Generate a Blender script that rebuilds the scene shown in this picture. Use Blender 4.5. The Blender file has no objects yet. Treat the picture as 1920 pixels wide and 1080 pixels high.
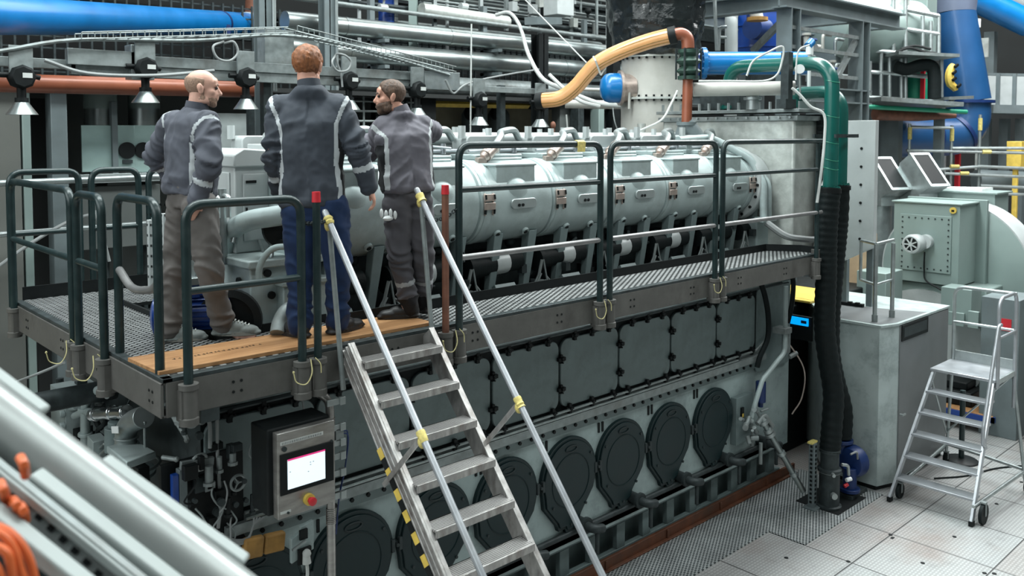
import bpy, bmesh, math, random
from math import sin, cos, pi, radians, sqrt, atan2, hypot
from mathutils import Vector, Matrix, Euler, noise
random.seed(11)
V = Vector
SC = bpy.context.scene
COL = SC.collection

# ------------------------------------------------------------------ camera model (photo measured as 1920x1080)
FPX, CX, CY, CAMZ = 1626., 960., 330., 4.35
_n = hypot(1740, 1626); _fx, _fy = 1626/_n, 1740/_n
PIT = math.atan(80/1626.)
FW = V((_fx*cos(PIT), _fy*cos(PIT), -sin(PIT))); RT = V((_fy, -_fx, 0)); UP = V((_fx*sin(PIT), _fy*sin(PIT), cos(PIT)))
CAM = V((0, 0, CAMZ))
def ray(px, py): return FW + RT*((px-CX)/FPX) - UP*((py-CY)/FPX)
def aD(px, py, d): return CAM + ray(px, py)*d          # point of the place at a depth
def aX(px, py, x): r = ray(px, py); return CAM + r*(x/r.x)   # ... on a plane X = x
def aY(px, py, y): r = ray(px, py); return CAM + r*(y/r.y)
def aZ(px, py, z): r = ray(px, py); return CAM + r*((z-CAMZ)/r.z)

cam = bpy.data.cameras.new('camera'); camo = bpy.data.objects.new('camera', cam); COL.objects.link(camo)
cam.sensor_width = 36; cam.lens = 36*FPX/1920; cam.shift_y = -(540-CY)/1920
camo.matrix_world = Matrix((( RT.x, UP.x, -FW.x, 0), (RT.y, UP.y, -FW.y, 0), (RT.z, UP.z, -FW.z, CAMZ), (0, 0, 0, 1)))
cam.clip_start = .05; cam.clip_end = 200
cam.dof.use_dof = True; cam.dof.focus_distance = 7.5; cam.dof.aperture_fstop = 2.6
SC.camera = camo

# ------------------------------------------------------------------ materials
MATS = {}
def mat(name, col, rough=.5, metal=0., var=.12, scale=6., bump=0., bscale=60., dirt=None, dscale=2.5, damt=.45, coat=0., stretch=None, emit=None, estr=1., spec=None, alpha=None, trans=0.):
    m = bpy.data.materials.new(name); m.use_nodes = True; nt = m.node_tree; N = nt.nodes; L = nt.links
    b = N['Principled BSDF']
    tc = N.new('ShaderNodeTexCoord'); mp = N.new('ShaderNodeMapping'); L.new(tc.outputs['Object'], mp.inputs[0])
    if stretch: mp.inputs['Scale'].default_value = stretch
    c = tuple(col)+(1,)
    nz = N.new('ShaderNodeTexNoise'); nz.inputs['Scale'].default_value = scale; nz.inputs['Detail'].default_value = 5; L.new(mp.outputs[0], nz.inputs['Vector'])
    rp = N.new('ShaderNodeMapRange'); rp.inputs[1].default_value = .3; rp.inputs[2].default_value = .7; rp.inputs[3].default_value = 1-var; rp.inputs[4].default_value = 1+var
    L.new(nz.outputs['Fac'], rp.inputs[0])
    mx = N.new('ShaderNodeMix'); mx.data_type = 'RGBA'; mx.blend_type = 'MULTIPLY'; mx.inputs[0].default_value = 1
    mx.inputs[6].default_value = c; L.new(rp.outputs[0], mx.inputs[7])
    out = mx.outputs[2]
    if dirt:
        n2 = N.new('ShaderNodeTexNoise'); n2.inputs['Scale'].default_value = dscale; n2.inputs['Detail'].default_value = 8; n2.inputs['Roughness'].default_value = .7
        L.new(mp.outputs[0], n2.inputs['Vector'])
        r2 = N.new('ShaderNodeMapRange'); r2.inputs[1].default_value = .48; r2.inputs[2].default_value = .72; r2.inputs[3].default_value = 0; r2.inputs[4].default_value = damt
        L.new(n2.outputs['Fac'], r2.inputs[0])
        m2 = N.new('ShaderNodeMix'); m2.data_type = 'RGBA'; L.new(r2.outputs[0], m2.inputs[0]); L.new(out, m2.inputs[6]); m2.inputs[7].default_value = tuple(dirt)+(1,)
        out = m2.outputs[2]
    L.new(out, b.inputs['Base Color'])
    rr = N.new('ShaderNodeMapRange'); rr.inputs[3].default_value = max(.03, rough-.08); rr.inputs[4].default_value = min(1, rough+.1); L.new(nz.outputs['Fac'], rr.inputs[0]); L.new(rr.outputs[0], b.inputs['Roughness'])
    b.inputs['Metallic'].default_value = metal
    if coat: b.inputs['Coat Weight'].default_value = coat; b.inputs['Coat Roughness'].default_value = .15
    if spec is not None: b.inputs['Specular IOR Level'].default_value = spec
    if trans: b.inputs['Transmission Weight'].default_value = trans
    if bump:
        n3 = N.new('ShaderNodeTexNoise'); n3.inputs['Scale'].default_value = bscale; n3.inputs['Detail'].default_value = 4; L.new(mp.outputs[0], n3.inputs['Vector'])
        bp = N.new('ShaderNodeBump'); bp.inputs['Strength'].default_value = bump; bp.inputs['Distance'].default_value = .01; L.new(n3.outputs['Fac'], bp.inputs['Height']); L.new(bp.outputs[0], b.inputs['Normal'])
    if emit: b.inputs['Emission Color'].default_value = tuple(emit)+(1,); b.inputs['Emission Strength'].default_value = estr
    MATS[name] = m; return m

mat('galv', (.38, .42, .42), .38, .75, .15, 9, dirt=(.28, .30, .30), damt=.5)
mat('galv_dull', (.225, .255, .255), .5, .4, .2, 12, dirt=(.14, .13, .12), damt=.6)
mat('alu', (.36, .38, .405), .36, .55, .12, 8, dirt=(.35, .35, .34), damt=.5)
mat('alu_worn', (.42, .41, .40), .42, .75, .25, 25, dirt=(.16, .13, .11), dscale=9, damt=.75, stretch=(1, 1, .4))
mat('chrome', (.75, .77, .78), .15, 1, .05)
mat('steel_pipe', (.27, .305, .305), .33, .85, .15, 4, dirt=(.33, .32, .28), damt=.6)
mat('lightgrey', (.43, .46, .46), .42, .1, .1, 5, dirt=(.26, .28, .28), damt=.45)
mat('engine', (.37, .44, .44), .4, .15, .12, 4, dirt=(.17, .19, .18), damt=.5, bump=.06, bscale=140)
mat('engine_wall', (.31, .38, .38), .5, .1, .14, 3, dirt=(.10, .13, .13), damt=.6, bump=.1, bscale=60)
mat('engine_panel', (.15, .195, .197), .5, .1, .16, 3, dirt=(.07, .09, .09), damt=.6)
mat('cover', (.0045, .016, .018), .42, .0, .15, 4, bump=.04, spec=.35)
mat('darkmetal', (.036, .046, .048), .5, .3, .3, 14, dirt=(.012, .013, .013), spec=.3)
mat('black', (.007, .009, .0095), .5, 0, .2, 10, spec=.2)
mat('blackrub', (.0055, .009, .0095), .6, 0, .25, 20, bump=.2, bscale=90, spec=.16)
mat('film', (.010, .013, .014), .2, 0, .3, 5, bump=.8, bscale=22)
mat('rail', (.009, .022, .023), .33, .1, .15, 10, dirt=(.035, .05, .05), dscale=7, damt=.6)
mat('rail_grey', (.20, .20, .20), .4, .5, .15, 10)
mat('fascia', (.10, .098, .092), .6, .3, .2, 5, dirt=(.055, .052, .047), dscale=3, damt=.75, bump=.08)
mat('steel_frame', (.135, .165, .172), .5, .15, .12, 4, dirt=(.11, .12, .12), damt=.5)
mat('cabinet', (.42, .485, .48), .45, .25, .1, 3, dirt=(.17, .21, .21), dscale=3.5, damt=.75)
mat('cabinet_side', (.17, .18, .185), .45, .3, .1, 3, dirt=(.15, .15, .15), dscale=2)
mat('blower', (.225, .29, .275), .42, .1, .08, 2.5, dirt=(.2, .24, .23), damt=.5)
mat('blue', (.006, .045, .25), .35, .05, .12, 4, coat=.3)
mat('blue_bright', (.0, .15, .42), .33, .05, .1, 3, coat=.3)
mat('blue_deep', (.008, .062, .175), .38, .05, .12, 2, coat=.2, dirt=(.022, .07, .17), dscale=1.2)
mat('blue_grey', (.12, .145, .21), .4, .05, .1, 2)
mat('motor_blue', (.006, .025, .11), .4, .1, .15, 8)
mat('green', (.0, .085, .07), .3, 0, .08, 4, coat=.4)
mat('green_lite', (.01, .22, .13), .4, 0, .1, 4)
mat('green_valve', (.025, .06, .045), .5, .1, .2, 12)
mat('rust', (.25, .075, .038), .38, .1, .15, 5, dirt=(.22, .07, .04))
mat('rust_dark', (.16, .065, .04), .6, .2, .35, 8, dirt=(.07, .05, .045))
mat('brown_kerb', (.10, .033, .014), .6, .1, .3, 7, dirt=(.05, .035, .025), damt=.7)
mat('white_duct', (.44, .44, .41), .5, .15, .1, 4, dirt=(.36, .35, .31), damt=.5)
mat('lagging', (.47, .50, .475), .42, .35, .2, 7, dirt=(.3, .28, .25), bump=.5, bscale=14)
mat('white', (.72, .74, .74), .5, 0, .06)
mat('cable_white', (.5, .52, .505), .5, 0, .1)
mat('cable_grey', (.22, .235, .235), .5, 0, .1)
mat('yellow', (.62, .44, .08), .5, 0, .15, 12)
mat('tape_yellow', (.60, .50, .16), .55, 0, .25, 40)
mat('cord', (.55, .50, .25), .7, 0, .1)
mat('red', (.5, .02, .03), .4, 0, .1)
mat('orange_hose', (.68, .34, .14), .32, 0, .12, 5, coat=.3, dirt=(.62, .28, .1))
mat('orange_cable', (.6, .12, .03), .4, 0, .15, 5)
mat('beige', (.30, .275, .20), .7, 0, .1)
mat('cardboard', (.46, .33, .21), .8, 0, .08)
mat('ochre', (.30, .16, .04), .7, 0, .3, 10)
mat('screen', (.3, .34, .36), .3, emit=(.78, .93, 1.), estr=.8)
mat('screen_red', (.6, .05, .2), .3, emit=(.7, .03, .2), estr=.6)
mat('blue_lit', (.0, .3, .8), .3, emit=(.0, .33, .9), estr=.9)
mat('teal_lit', (.2, .7, .7), .3, emit=(.35, .85, .9), estr=1.1)
mat('stainless', (.36, .35, .335), .36, .8, .18, 7, dirt=(.22, .21, .2), dscale=5, stretch=(1, 1, 4))
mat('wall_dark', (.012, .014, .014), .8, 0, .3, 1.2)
mat('hall_grey', (.085, .095, .092), .8, 0, .2, 1.)
mat('concrete', (.115, .12, .11), .8, 0, .15, 1.2, dirt=(.13, .13, .115), dscale=1)
mat('front_pipe', (.30, .32, .315), .36, .55, .08, 4)
mat('front_bar', (.30, .335, .33), .5, 0, .06)
mat('glass_tint', (.34, .46, .44), .12, .3, .1, 3)
mat('cover_plate', (.36, .40, .40), .35, .5, .1, 6)
mat('copperish', (.44, .36, .32), .35, .6, .2, 12)

# ------------------------------------------------------------------ mesh builder
def basis(axis):
    a = V(axis).normalized(); t = V((0, 0, 1)) if abs(a.z) < .9 else V((1, 0, 0))
    u = a.cross(t).normalized(); return u, a.cross(u).normalized(), a
def fillet(pts, r, n=5, closed=False):
    pts = [V(p) for p in pts]; out = []
    m = len(pts)
    for i, p in enumerate(pts):
        if not closed and (i == 0 or i == m-1): out.append(p); continue
        a = pts[i-1]-p; b = pts[(i+1) % m]-p; la, lb = a.length, b.length
        if la < 1e-6 or lb < 1e-6: continue
        a /= la; b /= lb; ang = a.angle(b)
        if ang > pi-.02: out.append(p); continue
        d = min(r/math.tan(ang/2), la*.49, lb*.49); q0 = p+a*d; q1 = p+b*d
        for k in range(n+1):
            t = k/n; out.append(q0*(1-t)**2 + p*2*t*(1-t) + q1*t*t)
    return out
def smooth_curve(pts, n=6):
    pts = [V(p) for p in pts]
    if len(pts) < 3: return pts
    q = [pts[0]*2-pts[1]]+pts+[pts[-1]*2-pts[-2]]; out = []
    for i in range(1, len(q)-2):
        a, b, c, d = q[i-1:i+3]
        for k in range(n):
            t = k/n; out.append(((b*2)+(c-a)*t+(a*2-b*5+c*4-d)*t*t+(b*3-a-c*3+d)*t**3)*.5)
    out.append(pts[-1]); return out

class MB:
    def __init__(s): s.v = []; s.f = []; s.mi = []
    def add(s, vs, fs, mi=0):
        o = len(s.v); s.v += [V(p) for p in vs]; s.f += [tuple(i+o for i in f) for f in fs]; s.mi += [mi]*len(fs); return s
    def box(s, x0, x1, y0, y1, z0, z1, mi=0):
        return s.add([(x0, y0, z0), (x1, y0, z0), (x1, y1, z0), (x0, y1, z0), (x0, y0, z1), (x1, y0, z1), (x1, y1, z1), (x0, y1, z1)],
                     [(0, 3, 2, 1), (4, 5, 6, 7), (0, 1, 5, 4), (1, 2, 6, 5), (2, 3, 7, 6), (3, 0, 4, 7)], mi)
    def obox(s, c, size, R=None, mi=0):
        hx, hy, hz = size[0]/2, size[1]/2, size[2]/2; R = R or Matrix.Identity(3); c = V(c)
        vs = [c+R@V((x, y, z)) for x, y, z in ((-hx, -hy, -hz), (hx, -hy, -hz), (hx, hy, -hz), (-hx, hy, -hz), (-hx, -hy, hz), (hx, -hy, hz), (hx, hy, hz), (-hx, hy, hz))]
        return s.add(vs, [(0, 3, 2, 1), (4, 5, 6, 7), (0, 1, 5, 4), (1, 2, 6, 5), (2, 3, 7, 6), (3, 0, 4, 7)], mi)
    def bar(s, p0, p1, w, h, up=(0, 0, 1), mi=0):
        p0, p1 = V(p0), V(p1); a = (p1-p0); l = a.length; a.normalize(); upv = V(up)
        if abs(a.dot(upv)) > .98: upv = V((0, 1, 0))
        sd = a.cross(upv).normalized(); u = sd.cross(a)
        R = Matrix((a, sd, u)).transposed(); return s.obox((p0+p1)/2, (l, w, h), R, mi)
    def tube(s, pts, r, n=10, caps=True, mi=0, closed=False):
        pts = [V(p) for p in pts]; m = len(pts); rr = r if isinstance(r, (list, tuple)) else [r]*m
        tg = []
        for i in range(m):
            if closed: t = pts[(i+1) % m]-pts[i-1]
            else: t = pts[min(i+1, m-1)]-pts[max(i-1, 0)]
            tg.append(t.normalized() if t.length > 1e-9 else V((0, 0, 1)))
        u, w, _ = basis(tg[0]); vs = []
        for i in range(m):
            u = (u-tg[i]*u.dot(tg[i]));
            if u.length < 1e-6: u = basis(tg[i])[0]
            u.normalize(); w = tg[i].cross(u)
            for k in range(n):
                a = 2*pi*k/n; vs.append(pts[i]+(u*cos(a)+w*sin(a))*rr[i])
        fs = []
        for i in range(m if closed else m-1):
            j = (i+1) % m
            for k in range(n):
                k2 = (k+1) % n; fs.append((i*n+k, i*n+k2, j*n+k2, j*n+k))
        if caps and not closed: fs.append(tuple(range(n-1, -1, -1))); fs.append(tuple((m-1)*n+k for k in range(n)))
        return s.add(vs, fs, mi)
    def cyl(s, p0, p1, r0, r1=None, n=16, mi=0): return s.tube([p0, p1], [r0, r0 if r1 is None else r1], n, True, mi)
    def lathe(s, prof, o, axis=(0, 0, 1), n=24, mi=0, a0=0, a1=2*pi):
        o = V(o); u, w, a = basis(axis); full = abs(a1-a0-2*pi) < 1e-6; c = n if full else n+1; vs = []; fs = []
        for r, h in prof:
            for k in range(c):
                t = a0+(a1-a0)*k/n; vs.append(o+a*h+(u*cos(t)+w*sin(t))*r)
        for i in range(len(prof)-1):
            for k in range(n):
                k2 = (k+1) % c; fs.append((i*c+k, i*c+k2, (i+1)*c+k2, (i+1)*c+k))
        if full:
            if prof[0][0] > 1e-6: fs.append(tuple(range(c-1, -1, -1)))
            if prof[-1][0] > 1e-6: fs.append(tuple((len(prof)-1)*c+k for k in range(c)))
        return s.add(vs, fs, mi)
    def prism(s, poly, o, ux, uy, d, mi=0):
        o, ux, uy, d = V(o), V(ux), V(uy), V(d); m = len(poly)
        vs = [o+ux*x+uy*y for x, y in poly]+[o+ux*x+uy*y+d for x, y in poly]
        fs = [tuple(range(m-1, -1, -1)), tuple(range(m, 2*m))]+[(i, (i+1) % m, (i+1) % m+m, i+m) for i in range(m)]
        return s.add(vs, fs, mi)
    def hull4(s, a, b, d, mi=0):
        """a, b: two matching point loops joined into a closed solid"""
        m = len(a); return s.add(list(a)+list(b), [tuple(range(m-1, -1, -1)), tuple(range(m, 2*m))]+[(i, (i+1) % m, (i+1) % m+m, i+m) for i in range(m)], mi)
    def sph(s, c, r, n=12, m=8, mi=0, R=None):
        c = V(c); r = r if isinstance(r, (tuple, list)) else (r, r, r); R = R or Matrix.Identity(3); vs = [c+R@V((0, 0, r[2]))]; fs = []
        for i in range(1, m):
            t = pi*i/m
            for k in range(n): a = 2*pi*k/n; vs.append(c+R@V((r[0]*sin(t)*cos(a), r[1]*sin(t)*sin(a), r[2]*cos(t))))
        vs.append(c+R@V((0, 0, -r[2]))); q = len(vs)-1
        for k in range(n):
            k2 = (k+1) % n; fs.append((0, 1+k, 1+k2)); fs.append((q, 1+(m-2)*n+k2, 1+(m-2)*n+k))
            for i in range(m-2): fs.append((1+i*n+k, 1+(i+1)*n+k, 1+(i+1)*n+k2, 1+i*n+k2))
        return s.add(vs, fs, mi)
    def bolt(s, p, axis, r=.012, h=.012, mi=0):
        a = V(axis).normalized(); return s.tube([V(p)-a*.003, V(p)+a*h], r, 6, True, mi)
    def mesh(s, name):
        me = bpy.data.meshes.new(name); me.from_pydata(s.v, [], s.f); return me
    def islands(s):
        par = list(range(len(s.v)))
        def fd(i):
            while par[i] != i: par[i] = par[par[i]]; i = par[i]
            return i
        for f in s.f:
            r = fd(f[0])
            for j in f[1:]: par[fd(j)] = r
        grp = {}
        for q, f in enumerate(s.f): grp.setdefault(fd(f[0]), []).append(q)
        out = []
        for fs in grp.values():
            ids = sorted({j for q in fs for j in s.f[q]}); mp = {j: i for i, j in enumerate(ids)}; b = MB(); b.v = [s.v[j] for j in ids]; b.f = [tuple(mp[j] for j in s.f[q]) for q in fs]; b.mi = [s.mi[q] for q in fs]; out.append(b)
        return out
    def each(s, name, m, parent=None, bevel=0, **k):
        return [b.build(name, m, parent, bevel, **k) for b in s.islands()]
    def build(s, name, m, parent=None, bevel=0, flat=False, origin=None, ang=40):
        if not isinstance(m, (list, tuple)): m = [m]
        xs = [p.x for p in s.v]; ys = [p.y for p in s.v]; zs = [p.z for p in s.v]
        o = V(origin) if origin is not None else V(((min(xs)+max(xs))/2, (min(ys)+max(ys))/2, min(zs)))
        me = bpy.data.meshes.new(name); me.from_pydata([p-o for p in s.v], [], s.f)
        for x in m: me.materials.append(MATS[x] if isinstance(x, str) else x)
        me.polygons.foreach_set('material_index', s.mi)
        bm = bmesh.new(); bm.from_mesh(me); bmesh.ops.recalc_face_normals(bm, faces=bm.faces); bm.to_mesh(me); bm.free()
        if not flat:
            me.polygons.foreach_set('use_smooth', [True]*len(me.polygons)); me.set_sharp_from_angle(angle=radians(ang))
        me.update()
        ob = bpy.data.objects.new(name, me); COL.objects.link(ob)
        put(ob, o, parent)
        if bevel:
            bv = ob.modifiers.new('bevel', 'BEVEL'); bv.width = bevel; bv.segments = 2; bv.limit_method = 'ANGLE'; bv.angle_limit = radians(50); bv.harden_normals = False
        return ob
WLOC = {}
def put(ob, o, parent):
    WLOC[ob.name] = V(o)
    if parent is not None: ob.parent = parent; ob.location = V(o)-WLOC[parent.name]
    else: ob.location = o
def tag(o, label, cat, group=None, kind=None):
    o['label'] = label; o['category'] = cat
    if group: o['group'] = group
    if kind: o['kind'] = kind
    return o
def struct(o, label=None, cat=None):
    o['kind'] = 'structure'
    if label: o['label'] = label; o['category'] = cat or 'structure'
    return o
def thing(name, loc, label, cat, group=None):
    e = bpy.data.objects.new(name, None); COL.objects.link(e); e.location = loc; WLOC[e.name] = V(loc); e.empty_display_size = .1
    return tag(e, label, cat, group)
def dup(o, loc, rz=None, label=None, group=None, parent=None):
    c = o.copy(); COL.objects.link(c)
    if parent is not None: c.parent = parent
    if loc is not None: c.location = loc; WLOC[c.name] = V(loc)
    if rz is not None: c.rotation_euler = (0, 0, rz)
    if label: c['label'] = label
    if group: c['group'] = group
    for ch in list(o.children): dup(ch, None, parent=c)
    return c
def one(fn, name, m, label, cat, group=None, bevel=0, **k):
    b = MB(); fn(b); return tag(b.build(name, m, bevel=bevel, **k), label, cat, group)
def strand(name, m, pts, r, label, cat, group=None, n=8, sm=6):
    b = MB(); b.tube(smooth_curve(pts, sm), r, n); return tag(b.build(name, m), label, cat, group)
# ------------------------------------------------------------------ hall shell
def floor_mat():
    m = bpy.data.materials.new('floor_plates'); m.use_nodes = True; nt = m.node_tree; N = nt.nodes; L = nt.links; b = N['Principled BSDF']
    tc = N.new('ShaderNodeTexCoord'); sp = N.new('ShaderNodeSeparateXYZ'); L.new(tc.outputs['Object'], sp.inputs[0])
    def mth(op, a, c=None, d=None):
        n = N.new('ShaderNodeMath'); n.operation = op
        for i, x in enumerate((a, c, d)):
            if x is None: continue
            if isinstance(x, (int, float)): n.inputs[i].default_value = x
            else: L.new(x, n.inputs[i])
        return n.outputs[0]
    X, Y = sp.outputs[0], sp.outputs[1]
    # plates about 0.95 m x 1.02 m with thin dark seams
    def seam(c, off, step): f = mth('FRACT', mth('DIVIDE', mth('SUBTRACT', c, off), step)); d = mth('MINIMUM', f, mth('SUBTRACT', 1., f)); return mth('LESS_THAN', mth('MULTIPLY', d, step), .007)
    sm = mth('MAXIMUM', seam(X, 8.38, .93), seam(Y, 3.92, 1.02))
    ribs = mth('SINE', mth('MULTIPLY', Y, 2*pi/.035)); dash = mth('SINE', mth('MULTIPLY', X, 2*pi/.05))
    nz = N.new('ShaderNodeTexNoise'); nz.inputs['Scale'].default_value = .9; nz.inputs['Detail'].default_value = 9; nz.inputs['Roughness'].default_value = .62; L.new(tc.outputs['Object'], nz.inputs['Vector'])
    n2 = N.new('ShaderNodeTexNoise'); n2.inputs['Scale'].default_value = 5; n2.inputs['Detail'].default_value = 8; L.new(tc.outputs['Object'], n2.inputs['Vector'])
    # each plate its own shade
    cmb = N.new('ShaderNodeCombineXYZ'); L.new(mth('FLOOR', mth('DIVIDE', mth('SUBTRACT', X, 8.38), .93)), cmb.inputs[0]); L.new(mth('FLOOR', mth('DIVIDE', mth('SUBTRACT', Y, 3.92), 1.02)), cmb.inputs[1])
    wn = N.new('ShaderNodeTexWhiteNoise'); L.new(cmb.outputs[0], wn.inputs['Vector'])
    base = N.new('ShaderNodeMix'); base.data_type = 'RGBA'; L.new(wn.outputs['Value'], base.inputs[0]); base.inputs[6].default_value = (.44, .46, .46, 1); base.inputs[7].default_value = (.40, .39, .38, 1)
    st = N.new('ShaderNodeMapRange'); st.inputs[1].default_value = .5; st.inputs[2].default_value = .72; st.inputs[4].default_value = .7; L.new(nz.outputs['Fac'], st.inputs[0])
    m1 = N.new('ShaderNodeMix'); m1.data_type = 'RGBA'; L.new(st.outputs[0], m1.inputs[0]); L.new(base.outputs[2], m1.inputs[6]); m1.inputs[7].default_value = (.30, .24, .215, 1)
    s2 = N.new('ShaderNodeMapRange'); s2.inputs[1].default_value = .55; s2.inputs[2].default_value = .75; s2.inputs[4].default_value = .4; L.new(n2.outputs['Fac'], s2.inputs[0])
    m2 = N.new('ShaderNodeMix'); m2.data_type = 'RGBA'; L.new(s2.outputs[0], m2.inputs[0]); L.new(m1.outputs[2], m2.inputs[6]); m2.inputs[7].default_value = (.21, .22, .22, 1)
    pat = mth('MULTIPLY', mth('GREATER_THAN', ribs, .15), mth('GREATER_THAN', dash, -.6))
    gap = N.new('ShaderNodeMix'); gap.data_type = 'RGBA'; gap.blend_type = 'MULTIPLY'; L.new(mth('MULTIPLY', mth('SUBTRACT', 1., pat), .42), gap.inputs[0]); L.new(m2.outputs[2], gap.inputs[6]); gap.inputs[7].default_value = (.35, .33, .32, 1)
    fin = N.new('ShaderNodeMix'); fin.data_type = 'RGBA'; L.new(sm, fin.inputs[0]); L.new(gap.outputs[2], fin.inputs[6]); fin.inputs[7].default_value = (.05, .05, .05, 1)
    L.new(fin.outputs[2], b.inputs['Base Color']); b.inputs['Roughness'].default_value = .42; b.inputs['Metallic'].default_value = .35
    bp = N.new('ShaderNodeBump'); bp.inputs['Strength'].default_value = .5; bp.inputs['Distance'].default_value = .003; L.new(pat, bp.inputs['Height']); L.new(bp.outputs[0], b.inputs['Normal'])
    MATS['floor_plates'] = m
def grate_mat(name, bar, hole, px, py, thr=-.1, metal=.4, rough=.5, rot=0.):
    """punched grating: raised bright islands in a dark ground"""
    m = bpy.data.materials.new(name); m.use_nodes = True; nt = m.node_tree; N = nt.nodes; L = nt.links; b = N['Principled BSDF']
    tc = N.new('ShaderNodeTexCoord'); mp = N.new('ShaderNodeMapping'); mp.inputs['Rotation'].default_value = (0, 0, rot); L.new(tc.outputs['Object'], mp.inputs[0]); sp = N.new('ShaderNodeSeparateXYZ'); L.new(mp.outputs[0], sp.inputs[0])
    def mth(op, a, c=None):
        n = N.new('ShaderNodeMath'); n.operation = op
        for i, x in enumerate((a, c)):
            if x is None: continue
            if isinstance(x, (int, float)): n.inputs[i].default_value = x
            else: L.new(x, n.inputs[i])
        return n.outputs[0]
    a = mth('SINE', mth('MULTIPLY', sp.outputs[0], 2*pi/px)); c = mth('SINE', mth('MULTIPLY', sp.outputs[1], 2*pi/py))
    pr = mth('MULTIPLY', a, c); mask = mth('GREATER_THAN', pr, thr)
    nz = N.new('ShaderNodeTexNoise'); nz.inputs['Scale'].default_value = 3; nz.inputs['Detail'].default_value = 6; L.new(tc.outputs['Object'], nz.inputs['Vector'])
    mx = N.new('ShaderNodeMix'); mx.data_type = 'RGBA'; mx.inputs[6].default_value = tuple(hole)+(1,); mx.inputs[7].default_value = tuple(bar)+(1,); L.new(mask, mx.inputs[0])
    m2 = N.new('ShaderNodeMix'); m2.data_type = 'RGBA'; m2.blend_type = 'MULTIPLY'; m2.inputs[0].default_value = .7; L.new(mx.outputs[2], m2.inputs[6]); L.new(nz.outputs['Fac'], m2.inputs[7])
    L.new(m2.outputs[2], b.inputs['Base Color']); b.inputs['Roughness'].default_value = rough; b.inputs['Metallic'].default_value = metal
    bp = N.new('ShaderNodeBump'); bp.inputs['Strength'].default_value = .8; bp.inputs['Distance'].default_value = .006; L.new(mask, bp.inputs['Height']); L.new(bp.outputs[0], b.inputs['Normal'])
    MATS[name] = m
floor_mat()
grate_mat('floor_grate', (.62, .66, .66), (.05, .07, .075), .07, .036, -.05)
grate_mat('deck_grate', (.50, .52, .52), (.022, .025, .025), .085, .05, .12)
grate_mat('tread', (.75, .74, .73), (.16, .15, .14), .5, .016, .0, .7, .4)
grate_mat('perforated', (.16, .18, .185), (.008, .008, .008), .06, .06, -.55)

b = MB(); b.box(-8, 28, -6, 20, -.2, 0); struct(b.build('floor', 'floor_plates', origin=(0, 0, 0), flat=True), 'pale ribbed metal floor plates with dark seams', 'floor')
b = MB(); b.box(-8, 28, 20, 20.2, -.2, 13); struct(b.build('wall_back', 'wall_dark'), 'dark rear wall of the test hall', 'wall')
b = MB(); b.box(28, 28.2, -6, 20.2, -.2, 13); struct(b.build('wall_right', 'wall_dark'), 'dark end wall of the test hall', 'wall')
b = MB(); b.box(-8.2, -8, -6, 20.2, -.2, 13); struct(b.build('wall_left', 'hall_grey'), 'grey wall on the left of the hall', 'wall')
b = MB(); b.box(-8.2, 28.2, -6.2, -6, -.2, 13); struct(b.build('wall_front', 'hall_grey'), 'grey wall behind the viewpoint', 'wall')
b = MB(); b.box(-8.2, 28.2, -6.2, 20.2, 13, 13.2); struct(b.build('ceiling', 'hall_grey'), 'grey hall ceiling with daylight strips', 'ceiling')
# grating strip beside the engine (darker, open) - its own plates
b = MB(); b.box(5.2, 8.38, 4.86, 5.5, 0, .012); b.box(8.38, 10.25, 4.43, 5.5, 0, .012)
tag(b.build('floor_grating', 'floor_grate', origin=(8, 5, 0), flat=True), 'dark open floor grating running along the foot of the engine', 'grating')
b = MB()
b.box(5.0, 10.1, 5.5, 5.535, .0, .13); b.box(5.0, 10.1, 5.46, 5.5, .012, .03)
for k in range(5): b.box(5.4+k, 5.43+k, 5.485, 5.5, .02, .12)
tag(b.build('kerb_angle', 'brown_kerb', bevel=.004), 'rusty brown kerb strip between floor grating and engine base', 'kerb')
def marks(b):
    for x, y in ((9.28, 3.92), (8.38, 3.96), (9.14, 2.93), (9.2, 2.86), (8.9, 3.43), (9.74, 3.43), (10.98, 3.41), (7.99, 4.43), (11.9, 3.42), (12.6, 2.9)):
        b.cyl((x, y, 0), (x, y, .004), .022, n=10)
    for x, y in ((9.2, 3.86),): b.box(x, x+.05, y, y+.03, 0, .004)
one(marks, 'floor_bolt', 'black', 'dark lifting bolts let into the floor plates', 'bolt').__setitem__('kind', 'stuff')

# skylights / daylight strips
def area(name, loc, sx, sy, en, col=(1, 1, 1), rot=(0, 0, 0)):
    l = bpy.data.lights.new(name, 'AREA'); l.shape = 'RECTANGLE'; l.size = sx; l.size_y = sy; l.energy = en; l.color = col
    o = bpy.data.objects.new(name, l); COL.objects.link(o); o.location = loc; o.rotation_euler = rot; return o
area('skylight', (8, -1.5, 12.8), 26, 2.0, 1000, (.92, 1, .99))
area('skylight', (10, 6.5, 12.8), 26, 2.2, 3600, (.92, 1, .99))
area('skylight', (10, 14, 12.8), 28, 2.4, 1050, (.95, 1, 1))
area('window_daylight', (-7.6, 5.5, 9.0), 5.0, 16, 900, (.93, 1, 1), (0, radians(-90), 0))
area('skylight', (19, 2.0, 12.8), 10, 4, 1300, (1, 1, 1))
w = bpy.data.worlds.new('World'); SC.world = w; w.use_nodes = True; w.node_tree.nodes['Background'].inputs[0].default_value = (.5, .55, .56, 1); w.node_tree.nodes['Background'].inputs[1].default_value = .3
SC.view_settings.view_transform = 'Standard'; SC.view_settings.look = 'None'; SC.view_settings.gamma = 1; SC.view_settings.use_curve_mapping = False
SC.view_settings.exposure = .36
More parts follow.
